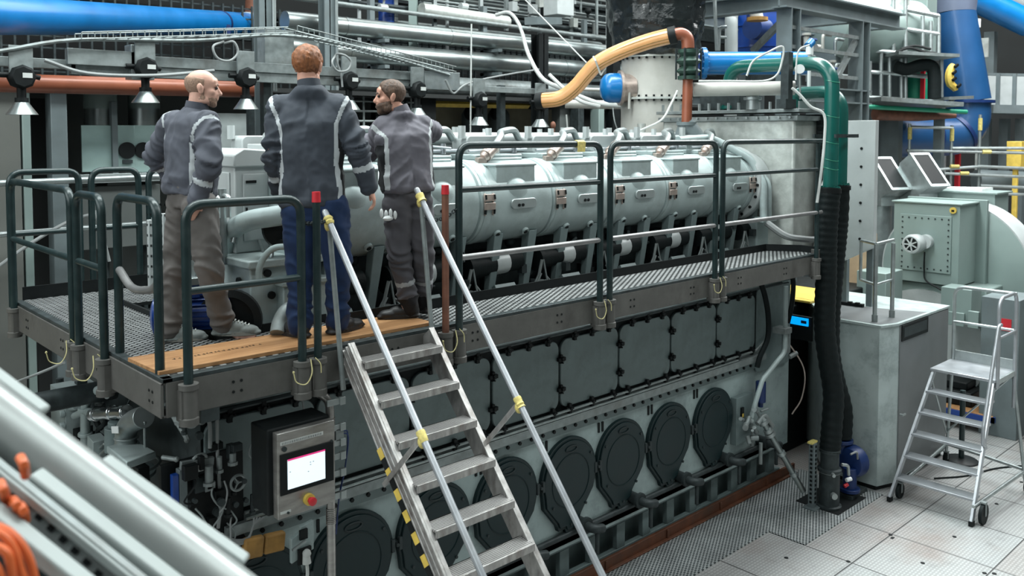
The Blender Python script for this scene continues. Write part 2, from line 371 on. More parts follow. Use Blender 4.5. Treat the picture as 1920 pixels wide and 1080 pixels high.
# ------------------------------------------------------------------ engine
eng = thing('engine', (6, 6.7, 0), 'huge grey marine diesel engine with rows of dark oval crankcase covers', 'engine')
EX0, EX1 = 2.46, 9.9
def yz_prism(b, poly, x0, x1): b.prism(poly, (x0, 0, 0), (0, 1, 0), (0, 0, 1), (x1-x0, 0, 0))
b = MB()
yz_prism(b, [(5.5, .45), (7.9, .45), (7.9, 1.7), (7.86, 2.5), (7.7, 2.72), (5.7, 2.72), (5.49, 2.52), (5.49, 1.7), (5.5, 1.7)], EX0, EX1)
b.build('crankcase', 'engine_wall', eng)
b = MB()
yz_prism(b, [(5.40, 1.66), (5.52, 1.66), (5.52, 1.775), (5.46, 1.775), (5.45, 1.735), (5.40, 1.735)], EX0, 9.2)
lg = b.build('ledge', 'galv_dull', eng, bevel=.004)
b = MB(); b.box(EX0, 9.2, 5.47, 5.505, 1.56, 1.66)
strip = b.build('flange_strip', 'engine_panel', eng)
b = MB()
for k in range(46): b.bolt((2.6+k*.1445, 5.47, 1.61), (0, -1, 0), .017, .016)
b.each('strip_bolt', 'black', strip)
b = MB()
b.tube(fillet([(2.6, 5.425, 1.79), (9.0, 5.425, 1.79), (9.25, 5.42, 1.9)], .1), .012, 8); b.tube([(2.6, 5.41, 1.75), (8.6, 5.41, 1.75)], .01, 8)
b.each('cable_conduit', 'galv', eng)
# dark base frame with cut-outs
b = MB(); x0 = 4.6
b.box(x0, 9.9, 5.6, 5.66, .36, .45); b.box(x0, 9.9, 5.6, 5.66, 0, .1); b.box(x0, 9.9, 5.56, 5.72, .43, .47)
k = x0
while k < 9.8: b.box(k, k+.13, 5.6, 5.66, .1, .36); k += .42
b.box(2.5, 9.9, 5.75, 7.8, 0, .45)
b.build('base_frame', 'engine_panel', eng, bevel=.006)
b = MB(); b.box(4.6, 9.6, 5.5, 5.6, .48, .55); b.tube([(4.6, 5.47, .585), (9.5, 5.47, .585)], .03, 10)
b.each('drain_rail', 'darkmetal', eng)
for x in (5.22, 5.98, 6.79, 7.58, 8.4, 9.2):
    b = MB(); b.cyl((x, 5.5, .66), (x, 5.38, .655), .058, n=16); b.cyl((x, 5.39, .655), (x, 5.36, .655), .078, n=18); b.tube(fillet([(x, 5.38, .655), (x, 5.28, .65), (x+.13, 5.28, .62)], .06), .042, 12); b.cyl((x+.05, 5.28, .40), (x+.05, 5.28, .6), .02)
    p = b.build('drain_stub', 'darkmetal', eng)
# oval covers
def cover_poly():
    pts = []; R = .372
    for k in range(25):
        a = radians(-18+k*(216/24)); pts.append((R*cos(a), R*1.0*sin(a)+.03))
    pts += [(-.34, -.20), (-.17, -.40), (-.15, -.455), (-.06, -.455), (-.045, -.50), (.045, -.50), (.05, -.455), (.13, -.42), (.16, -.36), (.33, -.16)]
    return pts
covers = [(2.68, 1.12), (3.46, 1.12), (4.25, 1.12), (5.04, 1.115), (5.84, 1.11), (6.60, 1.105), (7.39, 1.10), (8.21, 1.09)]
def cover(x, z, par=eng):
    b = MB(); pp = cover_poly(); b.prism(pp, (x, 5.5, z), (1, 0, 0), (0, 0, 1), (0, -.045, 0)); b.prism([(px*.93, py*.93) for px, py in pp], (x, 5.456, z), (1, 0, 0), (0, 0, 1), (0, -.018, 0))
    c = b.build('crankcase_cover', 'cover', par, bevel=.006)
    b = MB(); rim = [V((x+.25*cos(a), 5.437, z+.0+.25*sin(a))) for a in [2*pi*k/40 for k in range(40)]]; b.tube(rim, .006, 6, closed=True); b.build('raised_ring', 'cover', c)
    b = MB(); b.tube([V((x+.075*cos(a), 5.432, z+.30+.028*sin(a))) for a in [2*pi*k/20 for k in range(20)]], .006, 6, closed=True); b.build('lifting_eye', 'darkmetal', c)
    b = MB()
    for dx, dz in ((-.27, .2), (.27, .2), (.2, -.27), (-.24, -.2), (0, -.42)): b.bolt((x+dx, 5.438, z+dz), (0, -1, 0), .013, .012)
    b.each('cover_bolt', 'darkmetal', c)
for x, z in covers: cover(x, z)
for i in range(len(covers)-1):
    x = (covers[i][0]+covers[i+1][0])/2; z = covers[i][1]+.03
    b = MB(); b.box(x-.09, x+.09, 5.45, 5.5, z-.022, z+.022); b.box(x-.05, x-.02, 5.43, 5.46, z-.05, z+.05); b.box(x+.02, x+.05, 5.43, 5.46, z-.05, z+.05); b.bolt((x, 5.45, z), (0, -1, 0), .016, .03)
    b.build('cover_clamp', 'darkmetal', eng, bevel=.003)
    b = MB(); xx = x+.06
    for d in (0, .055): b.box(xx+d, xx+d+.022, 5.488, 5.5, 1.44, 1.535)
    b.each('slot_mark', 'black', eng)
# upper inspection panels, rounded, with dark gaps between and clamps
def rrect(x0, x1, z0, z1, r, n=6):
    out = []
    for cx, cz, a in ((x1-r, z1-r, 0), (x0+r, z1-r, 90), (x0+r, z0+r, 180), (x1-r, z0+r, 270)):
        for k in range(n+1): t = radians(a+90*k/n); out.append((cx+r*cos(t), cz+r*sin(t)))
    return out
PX = [2.33, 3.17, 4.01, 4.86, 5.70, 6.54, 7.385, 8.23, 9.04]
cl_mesh = None
def clamp_at(x, z, vert):
    global cl_mesh
    if cl_mesh is None:
        b = MB(); b.box(-.016, .016, -.03, 0, -.045, .045); b.box(-.04, .04, -.022, 0, -.014, .014); b.bolt((0, -.03, 0), (0, -1, 0), .016, .018); b.bolt((.03, -.02, 0), (0, -1, 0), .009, .02)
        o = b.build('panel_clamp', 'black', eng, origin=(0, 0, 0)); cl_mesh = o.data
    else:
        o = bpy.data.objects.new('panel_clamp', cl_mesh); COL.objects.link(o); o.parent = eng
    o.location = V((x, 5.45, z))-WLOC[eng.name]; o.rotation_euler = (0, 0 if vert else pi/2, 0)
b = MB(); b.box(2.33, 9.85, 5.48, 5.492, 1.78, 2.5); b.build('gasket_frame', 'blackrub', eng)
for i in range(len(PX)-1):
    x0, x1 = PX[i]+.014, PX[i+1]-.014
    b = MB(); b.prism(rrect(x0, x1, 1.815, 2.455, .09), (0, 5.485, 0), (1, 0, 0), (0, 0, 1), (0, -.03, 0)); b.build('side_panel', 'engine_panel', eng, bevel=.006)
    for z in ((2.0, 2.28) if i else ()): clamp_at(PX[i], z, False)
    for q in (.2, .5, .8): clamp_at(x0+(x1-x0)*q, 2.475, True)
    for q in (.12, .5, .88):
        if i > 1: clamp_at(x0+(x1-x0)*q, 1.80, True)
b = MB(); b.prism(rrect(9.08, 9.85, 1.5, 2.5, .05), (0, 5.485, 0), (1, 0, 0), (0, 0, 1), (0, -.02, 0)); b.build('end_panel', 'engine_panel', eng, bevel=.006)
b = MB(); b.tube([(2.4, 5.44, 2.52), (9.6, 5.44, 2.52)], .018, 8); b.tube([(2.4, 5.47, 2.57), (9.6, 5.47, 2.57)], .012, 8); b.each('upper_pipe', 'darkmetal', eng)

# charge air receiver drum: six segments with grooves, bands, access plates
DY, DZ, DR = 5.9, 3.74, .372
G = [3.12, 3.95, 4.80, 5.68, 6.52, 7.39, 8.30, 9.12]
for i in range(len(G)-1):
    x0, x1 = G[i], G[i+1]
    b = MB(); b.lathe([(DR-.02, 0), (DR-.02, .012), (DR, .022), (DR, x1-x0-.012), (DR-.02, x1-x0-.004), (DR-.02, x1-x0)], (x0, DY, DZ), (1, 0, 0), 56)
    seg = b.build('receiver_segment', 'engine', eng)
    def onr(x, a, r=DR): return V((x, DY-r*cos(a), DZ+r*sin(a)))
    # band clamp with buckle
    bx = x0+.055 if i < 6 else x1-.12
    b = MB(); b.lathe([(DR+.003, 0), (DR+.006, .004), (DR+.006, .076), (DR+.003, .08)], (bx, DY, DZ), (1, 0, 0), 56); bd = b.build('band', 'engine', seg)
    b = MB()
    for a in (.16, -.03): 
        p = onr(bx+.04, a, DR+.015); R = Euler((0, 0, 0)).to_matrix(); b.obox(p, (.12, .018, .06), Matrix.Rotation(-a, 3, 'X'))
    for dx in (-.045, .045): b.bar(onr(bx+.04+dx, .26, DR+.014), onr(bx+.04+dx, -.24, DR+.014), .014, .016)
    bu = b.build('buckle', 'copperish', bd, bevel=.003)
    b = MB()
    for dx in (-.05, .05):
        b.bar(onr(bx+.04+dx, .22, DR+.026), onr(bx+.04+dx, .12, DR+.026), .012, .02); b.bar(onr(bx+.04+dx, -.1, DR+.02), onr(bx+.04+dx, -.2, DR+.02), .012, .02)
    b.each('buckle_bolt', 'black', bd)
    if i >= 1:
        # access plate
        cxp = (x0+x1)/2+.06; b = MB(); pol = rrect(-.15, .15, -.045, .045, .035)
        a0 = -.02; o = onr(cxp, a0, DR-.002); uz = V((0, sin(a0), cos(a0)))
        b.prism(pol, o, (1, 0, 0), (0, -sin(a0), cos(a0)), V((0, -cos(a0), sin(a0)))*.024); pl = b.build('access_plate', 'cover_plate', seg, bevel=.006)
        b = MB()
        for dx in (-.07, -.025): b.cyl(o+V((dx, -.02, -.012)), o+V((dx, -.034, -.012)), .014, n=10)
        b.each('plug', 'black', pl)
    for dx in (.28, .62):
        b = MB(); p = onr(x0+dx, -.78, DR+.005); nrm = V((0, -cos(-.78), sin(-.78))); b.cyl(p-nrm*.02, p+nrm*.018, .036, n=14); l1 = b.build('boss', 'engine', seg)
        b = MB(); b.cyl(p+nrm*.01, p+nrm*.024, .02, n=10); b.build('boss_hole', 'black', l1)
b = MB(); b.lathe([(DR-.06, 0), (DR+.07, 0), (DR+.085, .02), (DR+.085, .10), (DR+.02, .12), (DR+.02, .34)], (9.10, DY, DZ), (1, 0, 0), 48); fl = b.build('end_flange', 'lightgrey', eng)
b = MB()
for k in range(18): a = 2*pi*k/18; b.cyl((9.085, DY+(DR+.04)*cos(a), DZ+(DR+.04)*sin(a)), (9.10, DY+(DR+.04)*cos(a), DZ+(DR+.04)*sin(a)), .018, n=8)
b.each('ring_bolt', 'black', fl)
# legs beneath the receiver
for k in range(15):
    x = 3.35+k*.42
    b = MB(); b.hull4([V((x-.035, 5.66, 2.9)), V((x+.035, 5.66, 2.9)), V((x+.035, 5.72, 2.9)), V((x-.035, 5.72, 2.9))], [V((x+.02, 5.62, 3.47)), V((x+.12, 5.62, 3.47)), V((x+.12, 5.72, 3.47)), V((x+.02, 5.72, 3.47))], 0)
    b.build('receiver_leg', 'engine_panel', eng, bevel=.006)
# inner engine body behind the legs and under the heads
b = MB(); yz_prism(b, [(6.0, 2.7), (7.6, 2.7), (7.6, 3.95), (7.3, 4.1), (6.15, 4.1), (6.0, 3.9)], 3.4, 9.4); b.build('cylinder_block', 'darkmetal', eng)
# cylinder heads with covers, two banks
for i in range(7):
    x = 3.62+i*.845
    for bank in (0, 1):
        s = 1 if bank == 0 else -1; yc = 6.02 if bank == 0 else 7.35
        b = MB(); b.box(x-.27, x+.27, yc-.19, yc+.19, 3.9, 4.13); b.box(x-.29, x+.29, yc-.17, yc+.2, 4.11, 4.16); hd = b.build('cylinder_head', 'engine', eng, bevel=.012)
        if bank == 0:
            xb = x-.215; b = MB(); b.box(xb-.07, xb+.40, 5.575, 6.1, 3.84, 4.07); b.box(xb-.085, xb+.415, 5.565, 6.1, 4.06, 4.085); sd_ = b.build('inlet_saddle', 'engine', hd, bevel=.01)
            b = MB(); b.sph((xb+.165, 5.60, 3.85), (.15, .085, .115), 24, 14); b.build('inlet_dome', 'engine', sd_)
        b = MB(); b.prism(rrect(x-.2, x+.22, 4.15, 4.33, .05), (0, yc+.05*s, 0), (1, 0, 0), (0, 0, 1), (0, .22*s, 0)); b.build('rocker_cover', 'lightgrey', hd, bevel=.01)
        b = MB(); b.cyl((x-.22, yc+.1*s, 4.3), (x-.22, yc+.1*s, 4.42), .035, n=8); b.cyl((x+.16, yc+.16*s, 4.3), (x+.16, yc+.16*s, 4.4), .03, n=8); b.each('lifting_stud', 'lightgrey', hd)
    # fuel injection connector
    b = MB(); c = V((x-.20, 5.80, 4.16)); dx = V((.55, .1, .32)).normalized()
    b.cyl(c-dx*.02, c+dx*.10, .06, .05, 16); b.cyl(c+dx*.10, c+dx*.14, .055, .055, 8); b.cyl(c-dx*.06, c-dx*.02, .035, .05, 12); b.obox(c-dx*.05+V((-.03, 0, -.03)), (.10, .05, .06)); con = b.build('injector_connector', 'copperish', eng, bevel=.004)
    b = MB(); b.tube(smooth_curve([c+dx*.12, c+dx*.3+V((0, .05, .01)), (x+.25, 6.1, 4.36), (x+.5, 6.2, 4.38), (x+.62, 6.25, 4.3)]), .034, 10); b.build('injector_hose', 'galv', con)
    b = MB(); b.tube([(x-.3, 5.93, 4.19), (x+.42, 5.93, 4.2)], .013, 8); b.tube(fillet([(x-.05, 5.9, 4.2), (x+.05, 5.88, 4.24), (x+.3, 5.88, 4.22)], .03), .011, 8)
    b.sph((x+.02, 5.9, 4.215), .03, 8, 6); b.cyl((x+.25, 5.92, 4.17), (x+.25, 5.92, 4.26), .022, n=8); b.each('fuel_line', 'alu', eng)
b = MB(); b.tube([(3.3, 6.42, 4.30), (9.3, 6.42, 4.30)], .06, 14); b.build('vent_manifold', 'lightgrey', eng)
b = MB(); b.box(3.4, 9.3, 6.5, 6.95, 4.1, 4.26); b.build('valley_cover', 'lightgrey', eng, bevel=.01)
# fuel pump gallery: dark machinery between block and walkway
rnd = random.Random(5)
b = MB(); b.box(3.0, 9.3, 5.62, 6.0, 2.72, 2.80); b.build('pump_shelf', 'darkmetal', eng)
for i in range(8):
    x = 3.1+i*.845
    b = MB(); b.cyl((x+.05, 5.72, 3.18), (x+.62, 5.72, 3.2), .095, n=18); b.cyl((x+.0, 5.72, 3.18), (x+.05, 5.72, 3.18), .11, n=18); gp = b.build('gas_pipe', 'blackrub', eng)
    b = MB(); b.lathe([(.098, 0), (.1, .01), (.1, .15), (.098, .16)], (x+.30, 5.72, 3.19), (1, 0, .03), 18); b.build('pipe_label', 'lightgrey', gp)
    b = MB(); b.cyl((x+.4, 5.86, 2.78), (x+.4, 5.86, 3.3), .085, n=16); b.cyl((x+.4, 5.86, 3.05), (x+.4, 5.86, 3.1), .11, n=16); b.box(x+.3, x+.5, 5.78, 5.9, 2.78, 2.95); b.sph((x+.62, 5.82, 3.35), .05); b.build('fuel_pump', 'darkmetal', eng, bevel=.004)
    b = MB(); R = Matrix.Rotation(radians(-35), 3, 'X'); b.obox((x+.33, 5.56, 2.97), (.24, .05, .12), R)
    for k in range(3): b.cyl((x+.25+k*.08, 5.53, 2.96), (x+.25+k*.08, 5.51, 2.86), .012, n=8)
    jb = b.build('junction_box', 'engine_panel', eng, bevel=.004)
    b = MB()
    for k in range(3): b.tube(smooth_curve([(x+.25+k*.08, 5.51, 2.87), (x+.26+k*.085, 5.48, 2.80), (x+.3+k*.08, 5.55, 2.74)]), .008, 6)
    b.tube(fillet([(x+.52, 5.56, 2.86), (x+.62, 5.56, 2.88), (x+.74, 5.56, 3.06), (x+.78, 5.56, 3.2)], .05), .014, 8)
    b.tube(fillet([(x+.55, 5.54, 2.9), (x+.66, 5.54, 2.93), (x+.75, 5.54, 3.08)], .05), .010, 8)
    b.tube(smooth_curve([(x+.8, 5.56, 3.2), (x+.82, 5.53, 3.0), (x+.86, 5.52, 2.84)]), .008, 6)
    b.tube(smooth_curve([(x+.02, 5.6, 3.05), (x+.05, 5.54, 2.95), (x-.02, 5.52, 2.85)]), .008, 6)
    b.cyl((x+.7, 5.53, 2.93), (x+.76, 5.51, 2.82), .014, n=8); b.cyl((x+.48, 5.53, 3.0), (x+.52, 5.51, 2.86), .014, n=8)
    b.each('control_cable', 'galv_dull', eng)
    b = MB(); b.cyl((x-.1, 5.55, 2.92), (x-.1, 5.55, 3.02), .04, n=12); b.cyl((x-.05, 5.55, 3.0), (x-.02, 5.55, 3.0), .014, n=8); sb = b.build('solenoid', 'galv_dull', eng)
    b = MB(); b.tube(smooth_curve([(x-.04, 5.55, 3.0), (x+.06, 5.53, 2.98), (x+.12, 5.53, 2.9), (x+.2, 5.53, 2.86)]), .008, 6); b.build('solenoid_cable', 'copperish', sb)
    b = MB()
    for k in range(12):
        xx = x+rnd.uniform(0, .8); yy = rnd.uniform(5.55, 5.9); z = rnd.uniform(2.8, 3.3); q = rnd.choice((0, 1, 2)); l = rnd.uniform(.05, .2)
        if q == 0: b.cyl((xx, yy, z), (xx, yy, z+l), rnd.uniform(.01, .03), n=8)
        elif q == 1: b.cyl((xx, yy, z), (xx+l, yy, z+rnd.uniform(-.05, .05)), rnd.uniform(.008, .025), n=8)
        else: b.obox((xx, yy, z), (.06, .06, .08))
    b.each('valve_gear', 'darkmetal', eng)
# end housing with bolted flange
b = MB(); b.box(9.45, 10.0, 5.22, 7.15, 2.75, 4.52); hs = b.build('end_housing', 'lagging', eng, bevel=.03)
b = MB(); b.box(9.42, 9.98, 5.17, 7.2, 4.50, 4.56); b.box(9.40, 10.02, 5.14, 7.22, 4.60, 4.64); fl = b.build('top_flange', 'galv_dull', hs, bevel=.004)
b = MB()
for k in range(14): b.bolt((9.44, 5.25+k*.145, 4.64), (0, 0, 1), .02, .09); b.bolt((9.46+.028*k, 5.17, 4.64), (0, 0, 1), .016, .09); b.bolt((9.40, 5.25+k*.145, 4.54), (-1, 0, 0), .016, .02)
b.each('top_bolt', 'galv', fl)
b = MB(); b.box(9.98, 10.06, 5.12, 7.2, 2.75, 4.58); vf = b.build('side_flange', 'darkmetal', hs, bevel=.004)
b = MB()
for k in range(22): b.box(9.94, 9.985, 5.14, 5.2, 2.85+k*.077, 2.89+k*.077)
b.each('side_bolt', 'black', vf)
b = MB(); b.box(10.06, 10.28, 5.16, 7.1, 2.6, 4.5); b.box(10.10, 10.13, 5.13, 5.17, 2.6, 4.5); b.box(10.19, 10.22, 5.13, 5.17, 2.6, 4.5); b.build('cooler_casing', 'engine', hs, bevel=.006)
b = MB(); b.box(10.30, 10.46, 5.12, 5.2, 2.4, 4.62); b.build('perforated_cover', 'perforated', hs, origin=(0, 0, 0))
b = MB(); b.box(9.2, 9.9, 5.55, 7.8, 2.7, 3.3); b.build('housing_foot', 'engine_wall', hs, bevel=.02)
b = MB(); b.tube(fillet([(8.2, 5.98, 4.27), (8.85, 5.98, 4.3), (9.12, 5.6, 4.05), (9.16, 5.45, 3.75), (9.16, 5.44, 3.35)], .25, 8), .045, 14); b.tube(fillet([(9.1, 6.0, 4.2), (9.25, 5.7, 4.05), (9.28, 5.44, 3.75), (9.28, 5.44, 3.35)], .2, 8), .03, 12); b.box(9.05, 9.35, 5.38, 5.5, 3.31, 3.36); b.each('oil_pipe', 'engine', hs)
# ------------------------------------------------------------------ walkway platform around the engine
ZP = 2.98
plat = thing('walkway_platform', (5, 5, 2.7), 'grey steel walkway platform with grated deck wrapped round the engine', 'platform')
def deck(x0, x1, y0, y1):
    b = MB(); b.box(x0, x1, y0, y1, ZP-.035, ZP-.008); d = b.build('deck', 'deck_grate', plat, origin=(0, 0, 0), flat=True); return d
deck(1.86, 2.44, 4.88, 7.95); deck(2.44, 9.0, 4.88, 5.37); deck(2.44, 3.3, 5.37, 5.53); deck(2.44, 4.6, 7.2, 7.95)
b = MB(); b.prism([(9.0, 4.88), (9.3, 4.88), (9.33, 5.05), (9.12, 5.37), (9.0, 5.37)], (0, 0, ZP-.035), (1, 0, 0), (0, 1, 0), (0, 0, .027)); b.build('deck', 'deck_grate', plat, origin=(0, 0, 0), flat=True)
def edge(p0, p1, m='fascia', w=.02, h0=-.23, h1=-.03, name='fascia_beam'):
    b = MB(); p0 = V(p0); p1 = V(p1); b.bar(p0+V((0, 0, ZP+(h0+h1)/2)), p1+V((0, 0, ZP+(h0+h1)/2)), w, h1-h0); 
    d = (p1-p0).normalized(); s = V((d.y, -d.x, 0))
    for z in (h0+.006, h1-.006): b.bar(p0+V((0, 0, ZP+z))-s*.03, p1+V((0, 0, ZP+z))-s*.03, .07, .012)
    n = int((p1-p0).length/.9)
    o = b.build(name, m, plat, bevel=.003)
    b = MB()
    for k in range(n+1):
        q = p0+d*(.42+.9*k)
        if (q-p0).length > (p1-p0).length: break
        for a in (-.025, .025):
            for z in (-.10, -.16): b.cyl(q+d*a+V((0, 0, ZP+z))+s*.0, q+d*a+V((0, 0, ZP+z))+s*.014, .009, n=8)
    if b.v: b.each('beam_bolt', 'black', o)
edge((1.86, 4.84, 0), (3.0, 4.84, 0)); edge((3.0, 4.84, 0), (3.72, 4.84, 0)); edge((3.72, 4.84, 0), (5.55, 4.84, 0)); edge((5.55, 4.84, 0), (7.27, 4.84, 0)); edge((7.27, 4.84, 0), (9.25, 4.84, 0))
edge((1.84, 7.97, 0), (1.84, 6.3, 0)); edge((1.84, 6.3, 0), (1.84, 4.84, 0))
# angle iron edging above the beam
b = MB(); b.box(1.84, 9.28, 4.83, 4.89, ZP-.03, ZP-.005); b.box(1.84, 1.9, 4.83, 7.97, ZP-.03, ZP-.005); b.each('edge_angle', 'darkmetal', plat, bevel=.004)
b = MB(); b.box(3.3, 9.1, 5.365, 5.38, ZP-.03, ZP+.07); b.box(2.62, 3.3, 5.52, 5.535, ZP-.03, ZP+.05); b.bar((2.44, 5.74, ZP+.0), (2.62, 5.53, ZP+.0), .015, .06); b.box(2.43, 2.45, 5.74, 7.2, ZP-.04, ZP+.03); b.box(1.9, 4.6, 7.95, 7.965, ZP-.03, ZP+.10)
b.bar((9.1, 5.372, ZP+.02), (9.33, 5.04, ZP+.02), .015, .1); b.bar((9.33, 5.04, ZP+.02), (9.32, 4.88, ZP+.02), .015, .1)
b.each('toe_board', 'black', plat)
b = MB(); b.bar((9.2, 4.83, 2.84), (9.3, 5.1, 2.84), .06, .2); b.cyl((9.32, 4.86, 2.78), (9.32, 4.86, 3.02), .05, n=14); b.build('end_bracket', 'fascia', plat, bevel=.004)
b = MB(); b.bar((2.47, 5.62, ZP-.06), (2.47, 6.5, ZP-.06), .05, .05); b.bar((2.47, 6.5, ZP-.06), (1.95, 6.62, ZP-.06), .05, .05); b.each('deck_joist', 'darkmetal', plat)
for x, y in ((2.3, 7.85),):
    b = MB(); b.box(x-.04, x+.04, y-.04, y+.04, 0, 2.74); b.box(x-.1, x+.1, y-.1, y+.1, 0, .015); b.build('support_post', 'darkmetal', plat)
for y in (5.42,):
    for x in (4.3, 6.1, 7.9):
        b = MB(); b.bar((x, 5.46, 2.60), (x, 4.86, 2.80), .05, .05); b.build('support_bracket', 'darkmetal', plat)
def socket(x, y, z0=2.70):
    b = MB(); b.lathe([(.034, 0), (.055, 0), (.055, .04), (.046, .045), (.046, .2), (.056, .205), (.056, .235), (.03, .235)], (x, y, z0), (0, 0, 1), 18)
    b.box(x-.05, x+.05, y-.02, y+.06, z0+.02, z0+.2) if y < 5 else b.box(x-.02, x+.05, y-.05, y+.05, z0+.02, z0+.2)
    return b.build('post_socket', 'fascia', plat)
def cord(p, s=1.):
    x, y, z = p; b = MB(); b.tube(smooth_curve([(x, y, z), (x-.01*s, y-.03, z-.08), (x-.05*s, y-.03, z-.14), (x-.11*s, y-.02, z-.12), (x-.13*s, y-.02, z-.06)], 5), .0035, 6); b.sph((x-.13*s, y-.02, z-.055), .008, 6, 4)
    b.tube(smooth_curve([(x+.02, y-.02, z+.01), (x+.05, y-.03, z-.03), (x+.055, y-.03, z-.09)], 4), .003, 6)
    b.build('pin_cord', 'cord', plat)

# guard rails: each hoop is lifted out of its sockets as one piece
def hoop(p, q, zt, mids, label, r=.027, zb=2.76, zb2=None, m='rail', mm=None, open_end=False, fil=.11):
    p, q = V((p[0], p[1], 0)), V((q[0], q[1], 0)); Z = lambda v, z: V((v.x, v.y, z))
    t = thing('guard_rail', Z(p, zb), label, 'railing', 'tubular guard rails round the walkway')
    pts = [Z(p, zb), Z(p, zt), Z(q, zt)]+([] if open_end else [Z(q, zb2 or zb)])
    b = MB(); b.tube(fillet(pts, fil, 6), r, 14); b.build('hoop', m, t)
    for i, z in enumerate(mids):
        b = MB(); b.tube([Z(p, z), Z(q, z)], r*.82, 12); b.build('mid_rail', (mm or m) if i == len(mids)-1 else m, t)
    return t
YF = 4.79
hoop((3.955, YF), (5.49, YF), 4.265, (3.945, 3.455), 'tall green guard rail hoop with yellow tape on its top bar', mm='rail_grey')
hoop((5.615, YF), (7.185, YF), 4.265, (3.945, 3.455), 'tall green guard rail hoop in the middle of the walkway edge', mm='rail_grey')
g3 = hoop((7.305, YF), (9.3, YF), 4.265, (3.945, 3.455), 'tall green guard rail running to the end housing, open ended', mm='rail_grey', open_end=True)
b = MB(); b.cyl((9.2, YF, 2.76), (9.2, YF, 4.26), .024, n=12); b.build('end_post', 'rail', g3)
hoop((1.97, YF), (2.69, YF), 3.95, (3.46,), 'low green guard rail hoop at the front corner beside the plank')
hoop((1.88, 5.62), (1.88, 4.97), 3.96, (), 'worn grey guard rail hoop leaning on the corner, its mid bar bent', m='rail', zb=2.975, zb2=2.975)
b = MB(); b.tube(smooth_curve([(1.88, 5.6, 3.50), (1.87, 5.35, 3.42), (1.88, 5.1, 3.44), (1.88, 4.98, 3.49)]), .024, 12); o = b.build('mid_rail', 'rail_grey', [t for t in bpy.data.objects if t.get('label', '').startswith('worn grey')][0])
hoop((1.81, 6.19), (1.81, 5.69), 3.95, (3.50,), 'narrow green guard rail hoop on the left platform side')
hoop((1.81, 7.85), (1.81, 6.31), 3.965, (3.50,), 'wide green guard rail hoop at the far left platform corner')
hoop((1.83, 7.98), (2.36, 7.98), 4.03, (3.52,), 'green guard rail hoop along the far side of the platform, at the corner')
hoop((2.46, 7.98), (2.86, 7.98), 4.03, (3.52,), 'green guard rail hoop along the far side, second from the corner')
hoop((2.95, 7.98), (3.7, 7.98), 4.03, (3.52,), 'green guard rail hoop along the far side, behind the balding man')
for x in (3.955, 5.49, 5.615, 7.185, 7.305, 9.2, 1.97, 2.69, 2.80, 3.83): socket(x, YF)
for y in (5.69, 6.19, 6.31, 7.85): socket(1.81, y)
for x in (2.72, 3.88, 5.49, 7.2): cord((x, YF-.05, 2.95))
cord((1.76, 5.75, 2.95)); cord((1.76, 6.3, 2.95))
b = MB(); b.cyl((5.18, YF, 4.265), (5.27, YF, 4.265), .031, n=12); b.hull4([V((5.17, YF-.033, 4.20)), V((5.26, YF-.033, 4.20)), V((5.26, YF-.03, 4.20)), V((5.17, YF-.03, 4.20))], [V((5.18, YF-.033, 4.28)), V((5.27, YF-.033, 4.28)), V((5.27, YF-.03, 4.28)), V((5.18, YF-.03, 4.28))], 0)
b.build('tape', 'tape_yellow', [t for t in bpy.data.objects if 'yellow tape on its top bar' in t.get('label', '')][0])
def capped(x, label):
    t = thing('barrier_post', (x, YF, 2.76), label, 'post'); b = MB(); b.cyl((x, YF, 2.76), (x, YF, 3.93), .025, n=14); b.build('shaft', 'rust_dark' if x > 3 else 'rail', t)
    b = MB(); b.cyl((x, YF, 3.92), (x, YF, 3.985), .028, .026, 14); b.build('cap', 'red', t)
capped(2.80, 'red capped dark barrier post left of the stairway'); capped(3.83, 'red capped rusty barrier post right of the stairway')
def chain(p, q, sag, label):
    b = MB(); p, q = V(p), V(q); n = 16
    for k in range(n):
        a = k/n; c = (k+1)/n; f = lambda t: p.lerp(q, t)-V((0, 0, sag*4*t*(1-t))); m = (f(a)+f(c))/2; d = (f(c)-f(a)); u, w, _ = basis(d); s = u if k % 2 else w; d = d*.68
        b.tube([m+d*cos(t)+s*.012*sin(t) for t in [2*pi*j/10 for j in range(10)]], .0042, 5, closed=True)
    tag(b.build('chain', 'darkmetal'), label, 'chain')
chain((2.69, YF, 3.80), (2.94, 4.89, 3.79), .015, 'short dark safety chain hooked left of the stairway'); chain((3.955, YF, 3.83), (3.69, 4.85, 3.76), .05, 'short dark safety chain hooked right of the stairway')

